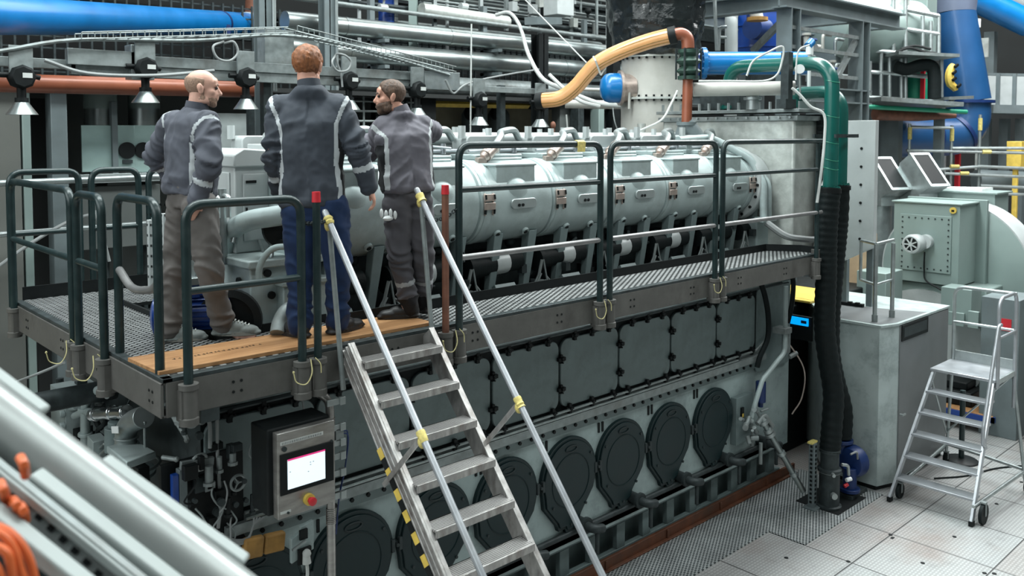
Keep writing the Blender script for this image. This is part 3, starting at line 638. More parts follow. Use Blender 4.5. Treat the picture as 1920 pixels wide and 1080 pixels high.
# plank
b = MB(); b.hull4([V((1.86, 4.93, ZP-.008)), V((3.80, 4.90, ZP-.008)), V((3.80, 5.30, ZP-.008)), V((1.84, 5.37, ZP-.008))], [V((1.86, 4.93, ZP+.016)), V((3.80, 4.90, ZP+.016)), V((3.80, 5.30, ZP+.016)), V((1.84, 5.37, ZP+.016))], 0)
def wood():
    m = bpy.data.materials.new('plank_wood'); m.use_nodes = True; nt = m.node_tree; N = nt.nodes; L = nt.links; bs = N['Principled BSDF']
    tc = N.new('ShaderNodeTexCoord'); mp = N.new('ShaderNodeMapping'); mp.inputs['Scale'].default_value = (1.2, 14, 14); L.new(tc.outputs['Object'], mp.inputs[0])
    nz = N.new('ShaderNodeTexNoise'); nz.inputs['Scale'].default_value = 2.2; nz.inputs['Detail'].default_value = 8; nz.inputs['Distortion'].default_value = .6; L.new(mp.outputs[0], nz.inputs['Vector'])
    cr = N.new('ShaderNodeValToRGB'); cr.color_ramp.elements[0].position = .3; cr.color_ramp.elements[0].color = (.25, .115, .042, 1); cr.color_ramp.elements[1].position = .7; cr.color_ramp.elements[1].color = (.43, .235, .105, 1)
    L.new(nz.outputs['Fac'], cr.inputs[0]); L.new(cr.outputs[0], bs.inputs['Base Color']); bs.inputs['Roughness'].default_value = .55; MATS['plank_wood'] = m
wood()
plank = tag(b.build('plank', 'plank_wood', bevel=.002), 'orange brown plywood plank laid along the platform edge', 'plank')
b = MB(); R = random.Random(2); x = 2.02
while x < 2.62:
    w = R.uniform(.012, .03); y = 5.14+R.uniform(-.006, .006)-.02*(x-2.02)
    if R.random() < .84:
        b.bar((x, y, ZP+.0165), (x+w*.6, y+R.uniform(-.012, .012), ZP+.0165), .006, .001); b.bar((x+w*.5, y-.01, ZP+.0165), (x+w*.5+R.uniform(-.004, .004), y+.014, ZP+.0165), .006, .001)
    x += w+.006
b.build('handwriting', 'black', plank)

# ------------------------------------------------------------------ stairway
st = thing('stairway', (3.34, 3.6, 0), 'worn aluminium stairway with round handrails leading up to the walkway', 'stairs')
def trd(k): return 4.72-.180*k, 2.90-.212*k
ytop, ztop = 4.80, 2.985
SL = V((0, -.180, -.212)).normalized(); LEN = 2.985/.212*hypot(.18, .212)-.02
for sx in (0, 1):
    x = 3.015 if sx == 0 else 3.665; s = 1 if sx == 0 else -1
    nrm = V((0, -SL.z, SL.y)); nrm = nrm if nrm.z > 0 else -nrm
    p0 = V((x, ytop, ztop-.03)); p1 = p0+SL*LEN
    b = MB()
    b.bar(p0, p1, .012, .15, up=nrm)
    for o in (-.068, -.02, .025, .068): b.bar(p0+nrm*o-V((s*.014, 0, 0)), p1+nrm*o-V((s*.014, 0, 0)), .018, .014, up=nrm)
    b.bar(p0+nrm*.072+V((s*.008, 0, 0)), p1+nrm*.072+V((s*.008, 0, 0)), .03, .012, up=nrm)
    b.build('stringer', 'alu_worn', st, bevel=.002)
for k in range(14):
    y, z = trd(k)
    if z < .1: break
    b = MB(); b.box(3.03, 3.65, y-.115, y+.02, z-.012, z); t = b.build('tread', 'tread', st, origin=(0, 0, 0), flat=True)
    b = MB(); b.box(3.03, 3.65, y-.122, y-.108, z-.045, z+.002); b.box(3.03, 3.65, y+.012, y+.022, z-.04, z); b.each('nosing', 'alu_worn', t, bevel=.002)
b = MB()
p0 = V((2.994, trd(2)[0]+.0, trd(2)[1]-.03)); nr = V((0, -.762, .647))
for k in range(14):
    a = p0+SL*(.135*k)-nr*.062; b.bar(a, a+SL*.0675, .008, .05, up=nr); b.bar(a+SL*.0675, a+SL*.135, .008, .05, up=nr, mi=1)
b.build('hazard_tape', ['yellow', 'black'], st)
for sx in (0, 1):
    x = 2.94 if sx == 0 else 3.68
    A = V((x, 4.92, 3.84)) if sx == 0 else V((x, 4.92, 3.95)); Bv = V((x, 3.352, 1.99)) if sx == 0 else V((x, 3.16, 1.80)); d = (Bv-A).normalized(); E_ = A+d*((A.z-.75)/-d.z)
    b = MB(); b.tube([A, E_], .021, 14); b.sph(A, .021, 12, 8); hr = b.build('handrail', 'alu', st)
    pt = A+d*.07; pb = V((x+.03, 4.77, 2.70)) if sx == 0 else V((x, 4.72, 2.68))
    b = MB(); b.tube([pt, pb], .017, 12); b.build('handrail_post', 'galv_dull', hr)
    def tape(c, dd, l=.06, r=.029):
        b = MB(); R = random.Random(int(c.z*100)); q = [c+dd*(l*(k/6-.5)) for k in range(7)]; b.tube(q, [r*R.uniform(.85, 1.2) for _ in q], 10); b.sph(c+V((0, .0, -.03)), (r*1.0, r*1.1, r*1.5), 10, 7); b.build('yellow_tape', 'tape_yellow', hr)
    tape(pt, d)
    c = A.lerp(Bv, .655 if sx == 0 else .595); foot = V((x+.055, 4.36, 2.19)) if sx == 0 else V((x-.005, 4.24, 2.27))
    b = MB(); b.bar(c, foot, .012, .03, up=(0, .6, -.8)); b.build('handrail_bracket', 'alu_worn', hr); tape(c, d, .07, .027)
# ------------------------------------------------------------------ control panel on its stand pipe
cp = thing('operator_terminal', (2.93, 4.85, 0), 'stainless touch screen control panel with red emergency button on a stand pipe', 'control panel')
b = MB(); b.tube(fillet([(2.93, 4.87, .0), (2.93, 4.87, 2.62), (2.80, 4.9, 2.72)], .12), .028, 14); b.cyl((2.93, 4.87, 0), (2.93, 4.87, .02), .1); 
for k in range(9): b.cyl((2.93, 4.87, 1.80+k*.012), (2.93, 4.87, 1.806+k*.012), .033, n=14); b.cyl((2.93, 4.87, 2.40+k*.012), (2.93, 4.87, 2.406+k*.012), .033, n=14)
b.build('stand_pipe', 'stainless', cp)
b = MB(); b.box(2.45, 2.885, 4.80, 5.02, 2.01, 2.55); bx = b.build('enclosure', 'black', cp, bevel=.012)
b = MB(); b.box(2.485, 2.885, 4.74, 4.80, 2.0, 2.53); dr = b.build('front_plate', 'stainless', cp, bevel=.004)
b = MB(); b.box(2.50, 2.872, 4.733, 4.741, 2.145, 2.40); bz = b.build('bezel', 'black', cp, bevel=.003)
b = MB(); b.box(2.548, 2.808, 4.730, 4.734, 2.175, 2.36); b.build('screen', 'screen', bz, flat=True)
b = MB(); b.box(2.548, 2.808, 4.7285, 4.7305, 2.352, 2.362); b.build('screen_banner', 'screen_red', bz, flat=True)
b = MB()
for x, z in ((2.70, 2.305), (2.72, 2.305), (2.70, 2.29), (2.685, 2.25), (2.56, 2.28)): b.box(x, x+.008, 4.7285, 4.7305, z, z+.004)
b.each('screen_icon', 'cable_grey', bz)
b = MB(); b.box(2.505, 2.80, 4.7375, 4.741, 2.455, 2.477); b.build('name_strip', 'cable_white', dr)
b = MB(); R = random.Random(4); x = 2.515
while x < 2.79: w = R.uniform(.004, .012); b.box(x, x+w, 4.7365, 4.738, 2.459, 2.472); x += w+.005
b.build('strip_lettering', 'cable_grey', dr)
b = MB(); b.box(2.50, 2.57, 4.7375, 4.741, 2.03, 2.045); b.build('maker_plate', 'cable_white', dr)
b = MB(); b.cyl((2.69, 4.74, 2.075), (2.69, 4.715, 2.075), .036, n=20); es = b.build('button_collar', 'yellow', dr)
b = MB(); b.lathe([(.018, 0), (.018, .02), (.026, .024), (.026, .038), (.02, .042)], (2.69, 4.715, 2.075), (0, -1, 0), 20); b.build('stop_button', 'red', es)
b = MB(); b.lathe([(.012, 0), (.016, .0), (.016, .01), (.012, .01)], (2.53, 4.74, 2.43), (0, -1, 0), 12); b.cyl((2.55, 4.74, 2.03), (2.55, 4.73, 2.03), .008, n=8); b.cyl((2.86, 4.74, 2.40), (2.86, 4.732, 2.40), .008, n=8); b.each('lock', 'darkmetal', dr)
for z in (2.60, 2.43, 2.33, 2.24, 2.13, 1.98):
    b = MB(); b.box(2.87, 3.0, 4.80, 4.815, z, z+.04); b.box(2.96, 3.0, 4.79, 4.82, z-.005, z+.045); b.each('mount_bracket', 'galv', cp, bevel=.002)
b = MB(); b.box(2.93, 2.99, 4.80, 4.86, 2.36, 2.44); cn = b.build('cable_connector', 'galv_dull', cp, bevel=.003)
b = MB(); b.tube(smooth_curve([(2.99, 4.82, 2.41), (3.03, 4.82, 2.39), (3.03, 4.84, 2.2), (2.99, 4.86, 1.98), (2.98, 4.9, 1.7)]), .005, 6); b.tube(smooth_curve([(2.99, 4.82, 2.4), (3.035, 4.82, 2.36), (3.02, 4.84, 2.15), (2.985, 4.86, 1.95), (2.985, 4.9, 1.7)]), .005, 6); b.each('data_cable', 'motor_blue', cn)
# ------------------------------------------------------------------ right hand side: pipes, hoses, cabinet, ladder, blower
def bigpipe(name, lab, path, r, m, fl=(), fil=.3, n=20):
    b = MB(); b.tube(fillet(path, fil, 8), r, n); o = tag(b.build(name, m), lab, 'pipe')
    for p, ax, fr in fl:
        b = MB(); a = V(ax).normalized(); b.cyl(V(p)-a*.02, V(p)+a*.02, fr, n=n)
        for k in range(10):
            u, w, _ = basis(a); q = V(p)+(u*cos(2*pi*k/10)+w*sin(2*pi*k/10))*fr*.85; b.cyl(q-a*.032, q+a*.032, .012, n=6)
        b.build('flange', m, o)
    return o
pA = bigpipe('cooling_pipe', 'taller dark green pipe bent over the end housing, nearer the walkway', [(9.52, 4.8, 3.70), (9.52, 4.8, 5.16), (9.55, 6.2, 5.19), (9.6, 6.2, 4.66)], .082, 'green', [((9.52, 4.8, 3.71), (0, 0, 1), .115), ((9.6, 6.2, 4.68), (0, 0, 1), .13)], .3)
pB = bigpipe('cooling_pipe', 'shorter dark green pipe bent over the end housing, behind the taller one', [(9.88, 4.86, 3.72), (9.88, 4.86, 4.84), (9.90, 5.45, 4.84), (9.88, 5.45, 4.66)], .08, 'green', [((9.88, 4.86, 3.73), (0, 0, 1), .112)], .26)
b = MB()
for z in (4.95, 4.55, 4.25, 4.05, 3.95): b.tube([V((9.52+.084*cos(t), 4.8+.084*sin(t), z+.02*sin(t))) for t in [2*pi*k/20 for k in range(20)]], .0035, 5, closed=True)
b.build('tie_wire', 'green_lite', pA)
b = MB(); b.box(9.42, 9.98, 4.69, 4.715, 4.30, 4.34); b.box(9.42, 9.98, 4.95, 4.975, 4.30, 4.34); b.cyl((9.70, 4.68, 4.32), (9.70, 4.98, 4.32), .012)
tag(b.build('pipe_clamp', 'darkmetal'), 'dark clamp bar holding the two green pipes together', 'clamp')
def ridged(name, lab, pts, r, step=.05, m='blackrub'):
    c = smooth_curve(pts, 14); acc = 0; q = [c[0]]; 
    for i in range(1, len(c)):
        d = (c[i]-c[i-1]).length; n = max(1, int(d/(step/3)))
        for k in range(1, n+1): q.append(c[i-1].lerp(c[i], k/n))
    rr = [r*(1+.035*sin(2*pi*k/4)) for k in range(len(q))]
    b = MB(); b.tube(q, rr, 18); return tag(b.build(name, m), lab, 'hose')
h1 = ridged('flexible_hose', 'thick black corrugated hose hanging straight from the nearer green pipe', [(9.52, 4.8, 3.72), (9.46, 4.8, 3.2), (9.44, 4.79, 2.7), (9.45, 4.8, 2.1), (9.52, 4.78, 1.7), (9.57, 4.74, 1.3), (9.5, 4.72, .9), (9.45, 4.71, .66)], .118)
h2 = ridged('flexible_hose', 'black corrugated hose swinging out beside the cabinet to the blue pump', [(9.88, 4.86, 3.74), (9.86, 4.86, 3.3), (9.78, 4.86, 2.8), (9.70, 4.86, 2.2), (9.72, 4.86, 1.75), (9.85, 4.86, 1.4), (10.02, 4.84, 1.0), (10.02, 4.84, .66)], .112)
for h, p in ((h1, (9.52, 4.8, 3.66)), (h2, (9.88, 4.86, 3.68))):
    b = MB(); b.cyl(p, V(p)+V((0, 0, .05)), .125, n=20); b.build('hose_clip', 'black', h)
# standing cylinder with slotted post
fc = thing('filter_housing', (9.45, 4.7, 0), 'dark upright metal cylinder on the floor grating beneath the black hose', 'filter')
b = MB(); b.lathe([(.14, .012), (.14, .04), (.115, .05), (.115, .42), (.135, .44), (.135, .47), (.105, .48), (.105, .66), (.118, .66), (.118, .70)], (9.45, 4.71, 0), (0, 0, 1), 28); b.build('body', 'darkmetal', fc)
b = MB(); b.lathe([(.12, .43), (.128, .43), (.128, .47), (.12, .47)], (9.45, 4.71, 0), (0, 0, 1), 28); b.cyl((9.34, 4.62, .45), (9.30, 4.58, .45), .02, n=8); b.build('clamp_ring', 'galv', fc)
b = MB(); b.cyl((9.36, 4.62, .2), (9.33, 4.58, .2), .035, n=14); b.tube(fillet([(9.52, 4.60, .52), (9.6, 4.56, .5), (9.62, 4.56, .38)], .04), .018, 8); b.build('drain_valve', 'galv', fc)
b = MB(); b.cyl((9.60, 4.58, .32), (9.66, 4.55, .33), .024, n=10); b.build('sample_cup', 'white', fc)
b = MB(); b.cyl((9.58, 4.59, .25), (9.62, 4.57, .27), .022, n=10); b.build('valve_wheel', 'red', fc)
sp = thing('slotted_post', (9.27, 4.82, 0), 'grey slotted steel post standing beside the dark floor cylinder', 'post')
b = MB(); b.box(9.235, 9.305, 4.79, 4.86, .012, .78); b.box(9.19, 9.35, 4.75, 4.9, .012, .03)
b.build('channel', 'steel_frame', sp, bevel=.004)
b = MB()
for k in range(14): b.box(9.228, 9.236, 4.812, 4.838, .08+k*.05, .105+k*.05); b.box(9.257, 9.283, 4.784, 4.79, .08+k*.05, .105+k*.05)
b.build('slots', 'black', sp)
b = MB(); b.box(9.2, 9.33, 4.80, 4.86, .78, .80); b.build('cap', 'tape_yellow', sp)
# blue pump
bp = thing('pump', (10.02, 4.78, 0), 'dark blue pump on the floor between the cylinder and the cabinet', 'pump')
b = MB(); b.lathe([(.10, 0), (.17, .02), (.19, .08), (.19, .16), (.12, .2)], (9.92, 4.72, .40), (.9, -.1, 0), 24); b.cyl((10.02, 4.84, .36), (10.02, 4.84, .62), .09, n=16); b.cyl((10.02, 4.84, .60), (10.02, 4.84, .64), .13, n=18); b.cyl((9.9, 4.68, .1), (9.9, 4.68, .36), .08, n=16); b.cyl((9.9, 4.68, .08), (9.9, 4.68, .12), .12, n=18); b.build('volute', 'motor_blue', bp, bevel=.004)
b = MB(); b.box(9.8, 10.2, 4.6, 4.95, .012, .06); b.cyl((9.9, 4.68, .05), (9.9, 4.68, .1), .07); b.build('base_plate', 'darkmetal', bp, bevel=.004)
b = MB(); b.tube(fillet([(9.88, 4.58, .5), (9.8, 4.55, .62), (9.7, 4.58, .6)], .06), .012, 8); b.tube([(10.05, 4.66, .46), (10.12, 4.62, .47)], .02, 8); b.build('gland_cable', 'cable_grey', bp)
b = MB(); b.box(9.3, 10.0, 4.52, 5.05, .0125, .016); tag(b.build('floor_opening', 'black'), 'black opening in the floor grating around the pump', 'opening')
# drain pipe sloping from engine end to the floor
b = MB(); a = V((8.95, 5.28, .98)); c = V((9.3, 4.95, .16)); b.tube([a, c], .035, 14); dp = tag(b.build('drain_pipe', 'steel_pipe'), 'steel drain pipe sloping down from the engine end to the floor', 'pipe')
b = MB(); d = (c-a).normalized()
for t, r in ((.0, .06), (.12, .055), (.17, .065), (.45, .05), (.75, .045)): b.cyl(a+(c-a)*t-d*.02, a+(c-a)*t+d*.02, r, n=14)
b.each('coupling', 'galv', dp)
# engine tail pipework
def tail(b): b.tube(fillet([(9.45, 5.3, 2.52), (9.45, 5.3, 1.72), (8.95, 5.3, 1.48), (8.82, 5.32, 1.2), (8.82, 5.36, 1.05)], .12), .028, 12)
t = one(tail, 'tail_pipe', 'engine', 'grey bent pipe running down the rear corner of the engine', 'pipe')
b = MB(); b.box(9.36, 9.52, 5.25, 5.42, 1.95, 2.02); b.cyl((9.53, 5.33, 1.7), (9.53, 5.33, 1.98), .05, n=14); b.cyl((9.56, 5.3, 1.64), (9.66, 5.26, 1.68), .03, n=10); b.build('pipe_bracket', 'galv_dull', t, bevel=.003)
strand('cable_bundle', 'blackrub', [(8.95, 5.36, 2.66), (9.03, 5.33, 2.45), (9.06, 5.3, 2.2), (9.05, 5.3, 1.95), (8.96, 5.34, 1.75), (8.93, 5.36, 1.62)], .032, 'black cable bundle hanging down the rear end panel of the engine', 'cable')
strand('cable_bundle', 'black', [(9.62, 5.35, 2.7), (9.62, 5.3, 2.55), (9.6, 5.3, 2.3), (9.58, 5.34, 2.05)], .03, 'short black cable bundle behind the bent grey pipe', 'cable')
strand('looped_cable', 'copperish', [(9.5, 5.35, 1.9), (9.72, 5.2, 1.5), (9.7, 5.2, 1.15), (9.55, 5.25, .95)], .009, 'thin looped cable hanging behind the sloping drain pipe', 'cable')
vb = thing('valve_block', (8.75, 5.38, .8), 'cluster of small valves and fittings at the rear end of the crankcase', 'valve')
b = MB(); b.box(8.6, 8.95, 5.42, 5.5, .75, 1.3); b.build('mounting_plate', 'engine_panel', vb, bevel=.004)
R = random.Random(9); b = MB()
for k in range(14):
    p = V((R.uniform(8.62, 8.95), R.uniform(5.3, 5.42), R.uniform(.75, 1.25))); q = p+V((R.uniform(-.1, .1), R.uniform(-.06, .02), R.uniform(-.1, .1))); b.cyl(p, q, R.uniform(.012, .035), n=10)
b.tube(fillet([(8.85, 5.3, .98), (9.0, 5.3, 1.06), (9.1, 5.25, .9)], .06), .03, 12); b.cyl((8.9, 5.28, .5), (8.9, 5.28, .75), .022, n=10); b.build('fittings', 'galv_dull', vb)
b = MB(); b.box(8.68, 8.73, 5.40, 5.42, 1.06, 1.18); b.build('warning_tag', 'black', vb); b = MB(); b.box(8.69, 8.72, 5.398, 5.40, 1.07, 1.11); b.build('tag_mark', 'yellow', vb)
b = MB(); b.cyl((9.05, 5.38, 1.18), (9.05, 5.38, 1.42), .06, n=16); b.cyl((9.05, 5.38, 1.12), (9.05, 5.38, 1.18), .03); b.build('actuator', 'motor_blue', vb)
# added black block stands in for the shaded recess beyond the engine
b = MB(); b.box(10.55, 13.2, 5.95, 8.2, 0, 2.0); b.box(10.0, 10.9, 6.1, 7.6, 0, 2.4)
tag(b.build('gap_shade_block', 'black', bevel=.02), 'added black block for the shaded gap behind the cabinet', 'block')
b = MB(); b.box(10.6, 10.62, 5.62, 5.93, 1.80, 1.90); si = thing('illuminated_sign', (10.6, 5.8, 1.8), 'small glowing blue display in the dark gap under the walkway', 'display')
b.build('lit_face', 'blue_lit', si); b = MB(); b.box(10.62, 10.66, 5.58, 5.97, 1.6, 1.92); b.build('housing', 'black', si); b = MB(); b.box(10.598, 10.60, 5.64, 5.72, 1.83, 1.87); b.build('reading', 'motor_blue', si)
b = MB(); b.box(10.9, 11.9, 5.75, 6.75, 2.045, 2.075); b.box(11.0, 11.02, 5.8, 6.7, 2.075, 2.08)
tag(b.build('insulation_board', 'yellow', bevel=.003), 'yellow board lying at the back of the cabinet top', 'board')

# cabinet
cb = thing('cabinet', (11.2, 5.2, 0), 'tall grey sheet metal cabinet with chamfered corner and stained side', 'cabinet')
foot = [(10.30, 4.53), (10.58, 4.44), (12.17, 4.44), (12.17, 6.0), (11.3, 6.0), (10.45, 5.32), (10.30, 5.22)]
b = MB(); b.prism(foot, (0, 0, .06), (1, 0, 0), (0, 1, 0), (0, 0, 1.95)); b.build('casing', 'cabinet', cb, bevel=.004)
b = MB(); b.prism([(10.28, 4.51), (10.57, 4.42), (12.19, 4.42), (12.19, 6.02), (11.28, 6.02), (10.43, 5.34), (10.28, 5.24)], (0, 0, 2.01), (1, 0, 0), (0, 1, 0), (0, 0, .03)); lid = b.build('lid', 'cabinet', cb, bevel=.003)
b = MB(); b.prism([(10.33, 4.55), (10.6, 4.46), (11.5, 4.46), (11.3, 5.0), (11.15, 5.8), (10.46, 5.3), (10.33, 5.2)], (0, 0, 2.04), (1, 0, 0), (0, 1, 0), (0, 0, .002)); b.build('rubber_mat', 'cabinet_side', lid)
b = MB(); b.prism([(10.33, 4.56), (10.6, 4.47), (12.12, 4.47), (12.12, 5.97), (11.32, 5.97), (10.47, 5.3), (10.33, 5.2)], (0, 0, 0), (1, 0, 0), (0, 1, 0), (0, 0, .06)); b.build('plinth', 'black', cb)
b = MB(); b.box(10.64, 12.15, 4.425, 4.44, .09, 2.0); dr = b.build('door', 'cabinet_side', cb, bevel=.004)
b = MB(); b.box(10.66, 11.45, 4.412, 4.428, 1.80, 2.0); vn = b.build('vent_frame', 'black', dr, bevel=.003)
b = MB(); b.box(10.71, 11.40, 4.408, 4.414, 1.845, 1.965); b.build('vent_panel', 'darkmetal', vn)
b = MB(); b.cyl((10.66, 4.42, .9), (10.66, 4.38, .9), .012, n=8); b.box(10.63, 10.72, 4.37, 4.385, .89, .91); b.build('handle', 'galv', dr)
gt = thing('top_guard_rail', (10.6, 4.7, 2.04), 'short galvanised rail frame standing on the cabinet top', 'railing')
b = MB(); b.tube(fillet([(10.66, 4.95, 2.5), (10.66, 4.95, 3.0), (10.44, 4.66, 3.0)], .02), .02, 10); b.tube([(10.44, 4.66, 2.06), (10.44, 4.66, 3.0)], .026, 12); b.tube([(10.86, 4.63, 2.06), (10.86, 4.63, 2.98)], .026, 12); b.tube([(10.44, 4.66, 3.0), (10.86, 4.63, 3.02)], .02, 10)
b.tube([(10.66, 4.95, 2.5), (10.44, 4.66, 2.5)], .018, 10); b.tube([(10.44, 4.66, 2.5), (10.86, 4.63, 2.52)], .016, 10)
b.build('frame', 'galv', gt)
for x, y in ((10.44, 4.66), (10.86, 4.63)):
    b = MB(); b.cyl((x, y, 2.04), (x, y, 2.13), .035, n=12); b.build('foot_socket', 'galv_dull', gt)
one(lambda b: (b.bar((11.15, 5.75, 2.065), (11.2, 5.15, 2.065), .06, .04), b.box(11.15, 11.2, 5.2, 5.25, 2.08, 2.1), b.box(11.15, 11.2, 5.3, 5.35, 2.08, 2.1)), 'steel_bar', 'black', 'black flat bar lying across the cabinet top', 'bar')
# grey perforated edge panel behind the green pipes
ep = thing('sheet_shield', (11.3, 5.3, 0), 'tall pale grey sheet panel with a row of holes behind the green pipes', 'panel')
b = MB(); b.hull4([V((11.2, 5.04, 2.85)), V((11.2, 5.6, 2.55)), V((11.2, 5.6, 4.52)), V((11.2, 5.04, 4.52))], [V((11.3, 5.04, 2.85)), V((11.3, 5.6, 2.55)), V((11.3, 5.6, 4.52)), V((11.3, 5.04, 4.52))], 0); b.build('sheet', 'lightgrey', ep, bevel=.004)
b = MB()
for k in range(6): b.cyl((11.19, 5.22, 2.95+k*.24), (11.2, 5.22, 2.95+k*.24), .018, n=10)
b.each('hole', 'black', ep)
b = MB(); b.box(11.32, 11.4, 5.1, 5.18, 2.04, 3.0); b.box(11.32, 11.4, 5.45, 5.53, 2.04, 3.0); b.each('stand', 'steel_frame', ep)

# mobile ladder
ml = thing('mobile_ladder', (10.7, 3.85, 0), 'aluminium warehouse ladder on castors with platform and looped guard rail', 'ladder')
BL, BRr, TL, TRr = V((10.14, 4.30, .0)), V((10.15, 3.40, .0)), V((11.03, 4.17, 1.42)), V((11.03, 3.49, 1.42))
for a, c in ((BL, TL), (BRr, TRr)):
    b = MB(); b.bar(a+V((0, 0, .04)), c, .032, .07, up=(-1, 0, .6)); s = b.build('stringer', 'alu', ml, bevel=.004)
    b = MB(); b.obox(a+V((0, 0, .03)), (.07, .045, .05)); b.build('foot', 'black', s)
for k in range(5):
    t = (k+1)/6-.0; l = BL.lerp(TL, t); r = BRr.lerp(TRr, t); b = MB(); b.hull4([l+V((-.05, 0, 0)), l+V((.14, 0, 0)), l+V((.14, 0, .028)), l+V((-.05, 0, .028))], [r+V((-.05, 0, 0)), r+V((.14, 0, 0)), r+V((.14, 0, .028)), r+V((-.05, 0, .028))], 0); b.build('step', 'alu', ml, bevel=.003)
b = MB(); b.box(10.98, 11.66, 3.46, 4.20, 1.425, 1.46); pf = b.build('platform', 'alu', ml, bevel=.006)
b = MB(); b.box(11.64, 11.67, 3.46, 4.20, 1.46, 1.58); b.bar((11.0, 3.45, 1.43), (11.66, 3.45, 1.43), .02, .06); b.build('toe_board', 'galv', pf)
b = MB(); b.tube(fillet([(11.02, 3.45, 1.36), (11.02, 3.45, 2.42), (11.62, 3.45, 2.42), (11.62, 3.45, 1.0)], .14, 7), .022, 12); b.tube([(11.02, 3.45, 1.95), (11.62, 3.45, 1.95)], .017, 10); b.build('side_guard', 'alu', ml)
b = MB(); b.tube(fillet([(11.62, 3.45, 2.40), (11.64, 4.17, 2.40), (11.64, 4.17, 1.3)], .14, 7), .022, 12); b.tube([(11.63, 3.47, 1.95), (11.63, 4.17, 1.95)], .017, 10); b.build('back_guard', 'galv', ml)
b = MB(); b.tube(fillet([(11.0, 3.42, 2.12), (10.92, 3.42, 2.12), (10.44, 3.40, 1.02), (10.50, 3.42, .82), (10.62, 3.44, .78)], .14, 7), .021, 12); b.build('handrail', 'alu', ml)
for y, yt in ((4.32, 4.17), (3.30, 3.47)):
    b = MB(); b.tube([(11.63, yt, 1.42), (11.9 if y > 4 else 11.62, y, .12)], .02, 10); b.build('rear_leg', 'galv', ml)
b = MB(); b.tube([(11.88, 4.31, .26), (11.63, 3.32, .26)], .02, 10); b.tube([(11.88, 4.31, .26), (10.3, 4.28, .14)], .02, 10); b.tube([(11.63, 3.32, .24), (10.2, 3.40, .2)], .022, 10); b.tube([(10.98, 4.17, 1.3), (11.85, 4.3, .4)], .012, 8); b.tube([(11.6, 3.5, 1.36), (11.8, 4.28, .45)], .012, 8); b.build('base_frame', 'galv', ml)
def castor(x, y, r=.075, par=ml):
    b = MB(); b.lathe([(r*.55, -.018), (r, -.018), (r, .018), (r*.55, .018)], (x, y, r), (0, 1, 0), 20); b.lathe([(.0, -.012), (r*.5, -.012), (r*.5, .012), (0, .012)], (x, y, r), (0, 1, 0), 14); c = b.build('castor', 'blackrub', par)
    b = MB(); b.box(x-.015, x+.015, y-.03, y-.022, r-.02, r*2.1); b.box(x-.015, x+.015, y+.022, y+.03, r-.02, r*2.1); b.box(x-.03, x+.03, y-.03, y+.03, r*2.05, r*2.2); b.build('fork', 'galv_dull', c)
castor(10.32, 4.26, .09); castor(10.3, 3.33, .115); castor(11.9, 4.32, .07); castor(11.62, 3.28, .075)
# flat trolley
tr = thing('platform_trolley', (14.1, 4.6, 0), 'blue platform trolley with wooden deck behind the mobile ladder', 'trolley')
b = MB(); b.box(13.4, 14.35, 4.25, 5.5, .26, .285); b.build('deck', 'plank_wood', tr, bevel=.004)
b = MB(); b.box(13.37, 14.38, 4.22, 4.26, .2, .275); b.box(13.37, 13.41, 4.22, 5.53, .2, .275); b.box(14.34, 14.38, 4.22, 5.53, .2, .275)
b.tube(fillet([(14.36, 4.24, .25), (14.36, 4.24, .95), (14.36, 5.5, .95), (14.36, 5.5, .25)], .1), .02, 10); b.tube([(13.5, 4.24, .3), (13.5, 4.24, .85)], .018, 8); b.tube([(14.36, 4.24, .6), (14.36, 5.5, .6)], .016, 8); b.build('frame', 'blue', tr)
for x, y in ((13.55, 4.35), (14.2, 4.35), (13.55, 5.4), (14.2, 5.4)): castor(x, y, .095, tr)
one(lambda b: (b.box(13.6, 14.2, 4.6, 5.2, .287, .5), b.box(13.7, 14.1, 4.7, 5.1, .5, .62)), 'parts_crate', 'black', 'black crate of parts on the blue trolley', 'crate', bevel=.02)
sb = thing('stanchion', (12.05, 4.24, 0), 'dark barrier stanchion with round base under the mobile ladder', 'stanchion')
b = MB(); b.lathe([(.21, 0), (.21, .015), (.19, .03), (.05, .045), (0, .05)], (12.1, 4.2, 0), (0, 0, 1), 32); b.build('base', 'black', sb); b = MB(); b.cyl((12.1, 4.2, .04), (12.1, 4.2, .95), .035, n=14); b.build('pole', 'rail', sb)
strand('floor_cable', 'blackrub', [(11.2, 4.2, .012), (11.6, 3.95, .012), (12.2, 3.75, .012), (12.8, 3.3, .012), (13.2, 2.7, .012)], .01, 'thin black cable lying on the floor by the mobile ladder', 'cable')

# blower / fan unit
bl = thing('fan_unit', (14.8, 5.6, 0), 'grey green fan casing with square bolted plate and small round motor', 'fan')
b = MB(); b.box(14.0, 14.75, 4.97, 5.97, 2.0, 3.25); b.box(13.97, 14.72, 4.93, 6.0, 3.25, 3.275); b.box(14.7, 14.78, 4.82, 6.05, 1.95, 3.3); c = b.build('inlet_box', 'blower', bl, bevel=.006)
b = MB(); b.box(13.975, 14.0, 5.08, 5.86, 2.18, 3.07); b.build('cover_plate', 'blower', c, bevel=.005)
b = MB()
for k in range(8):
    t = k/7
    for y, z in ((5.12+.7*t, 3.02), (5.12+.7*t, 2.23)): b.bolt((13.975, y, z), (-1, 0, 0), .014, .008)
    for y in (5.12, 5.82): b.bolt((13.975, y, 2.3+.65*t), (-1, 0, 0), .014, .008)
b.each('plate_bolt', 'darkmetal', c)
b = MB(); b.cyl((13.86, 5.44, 2.66), (13.98, 5.44, 2.66), .11, n=24); b.lathe([(.12, 0), (.145, .03), (.15, .2), (.14, .24), (.115, .25), (.10, .235)], (13.90, 5.54, 2.63), (-1, .06, 0), 28); mt = b.build('motor', 'lightgrey', c)
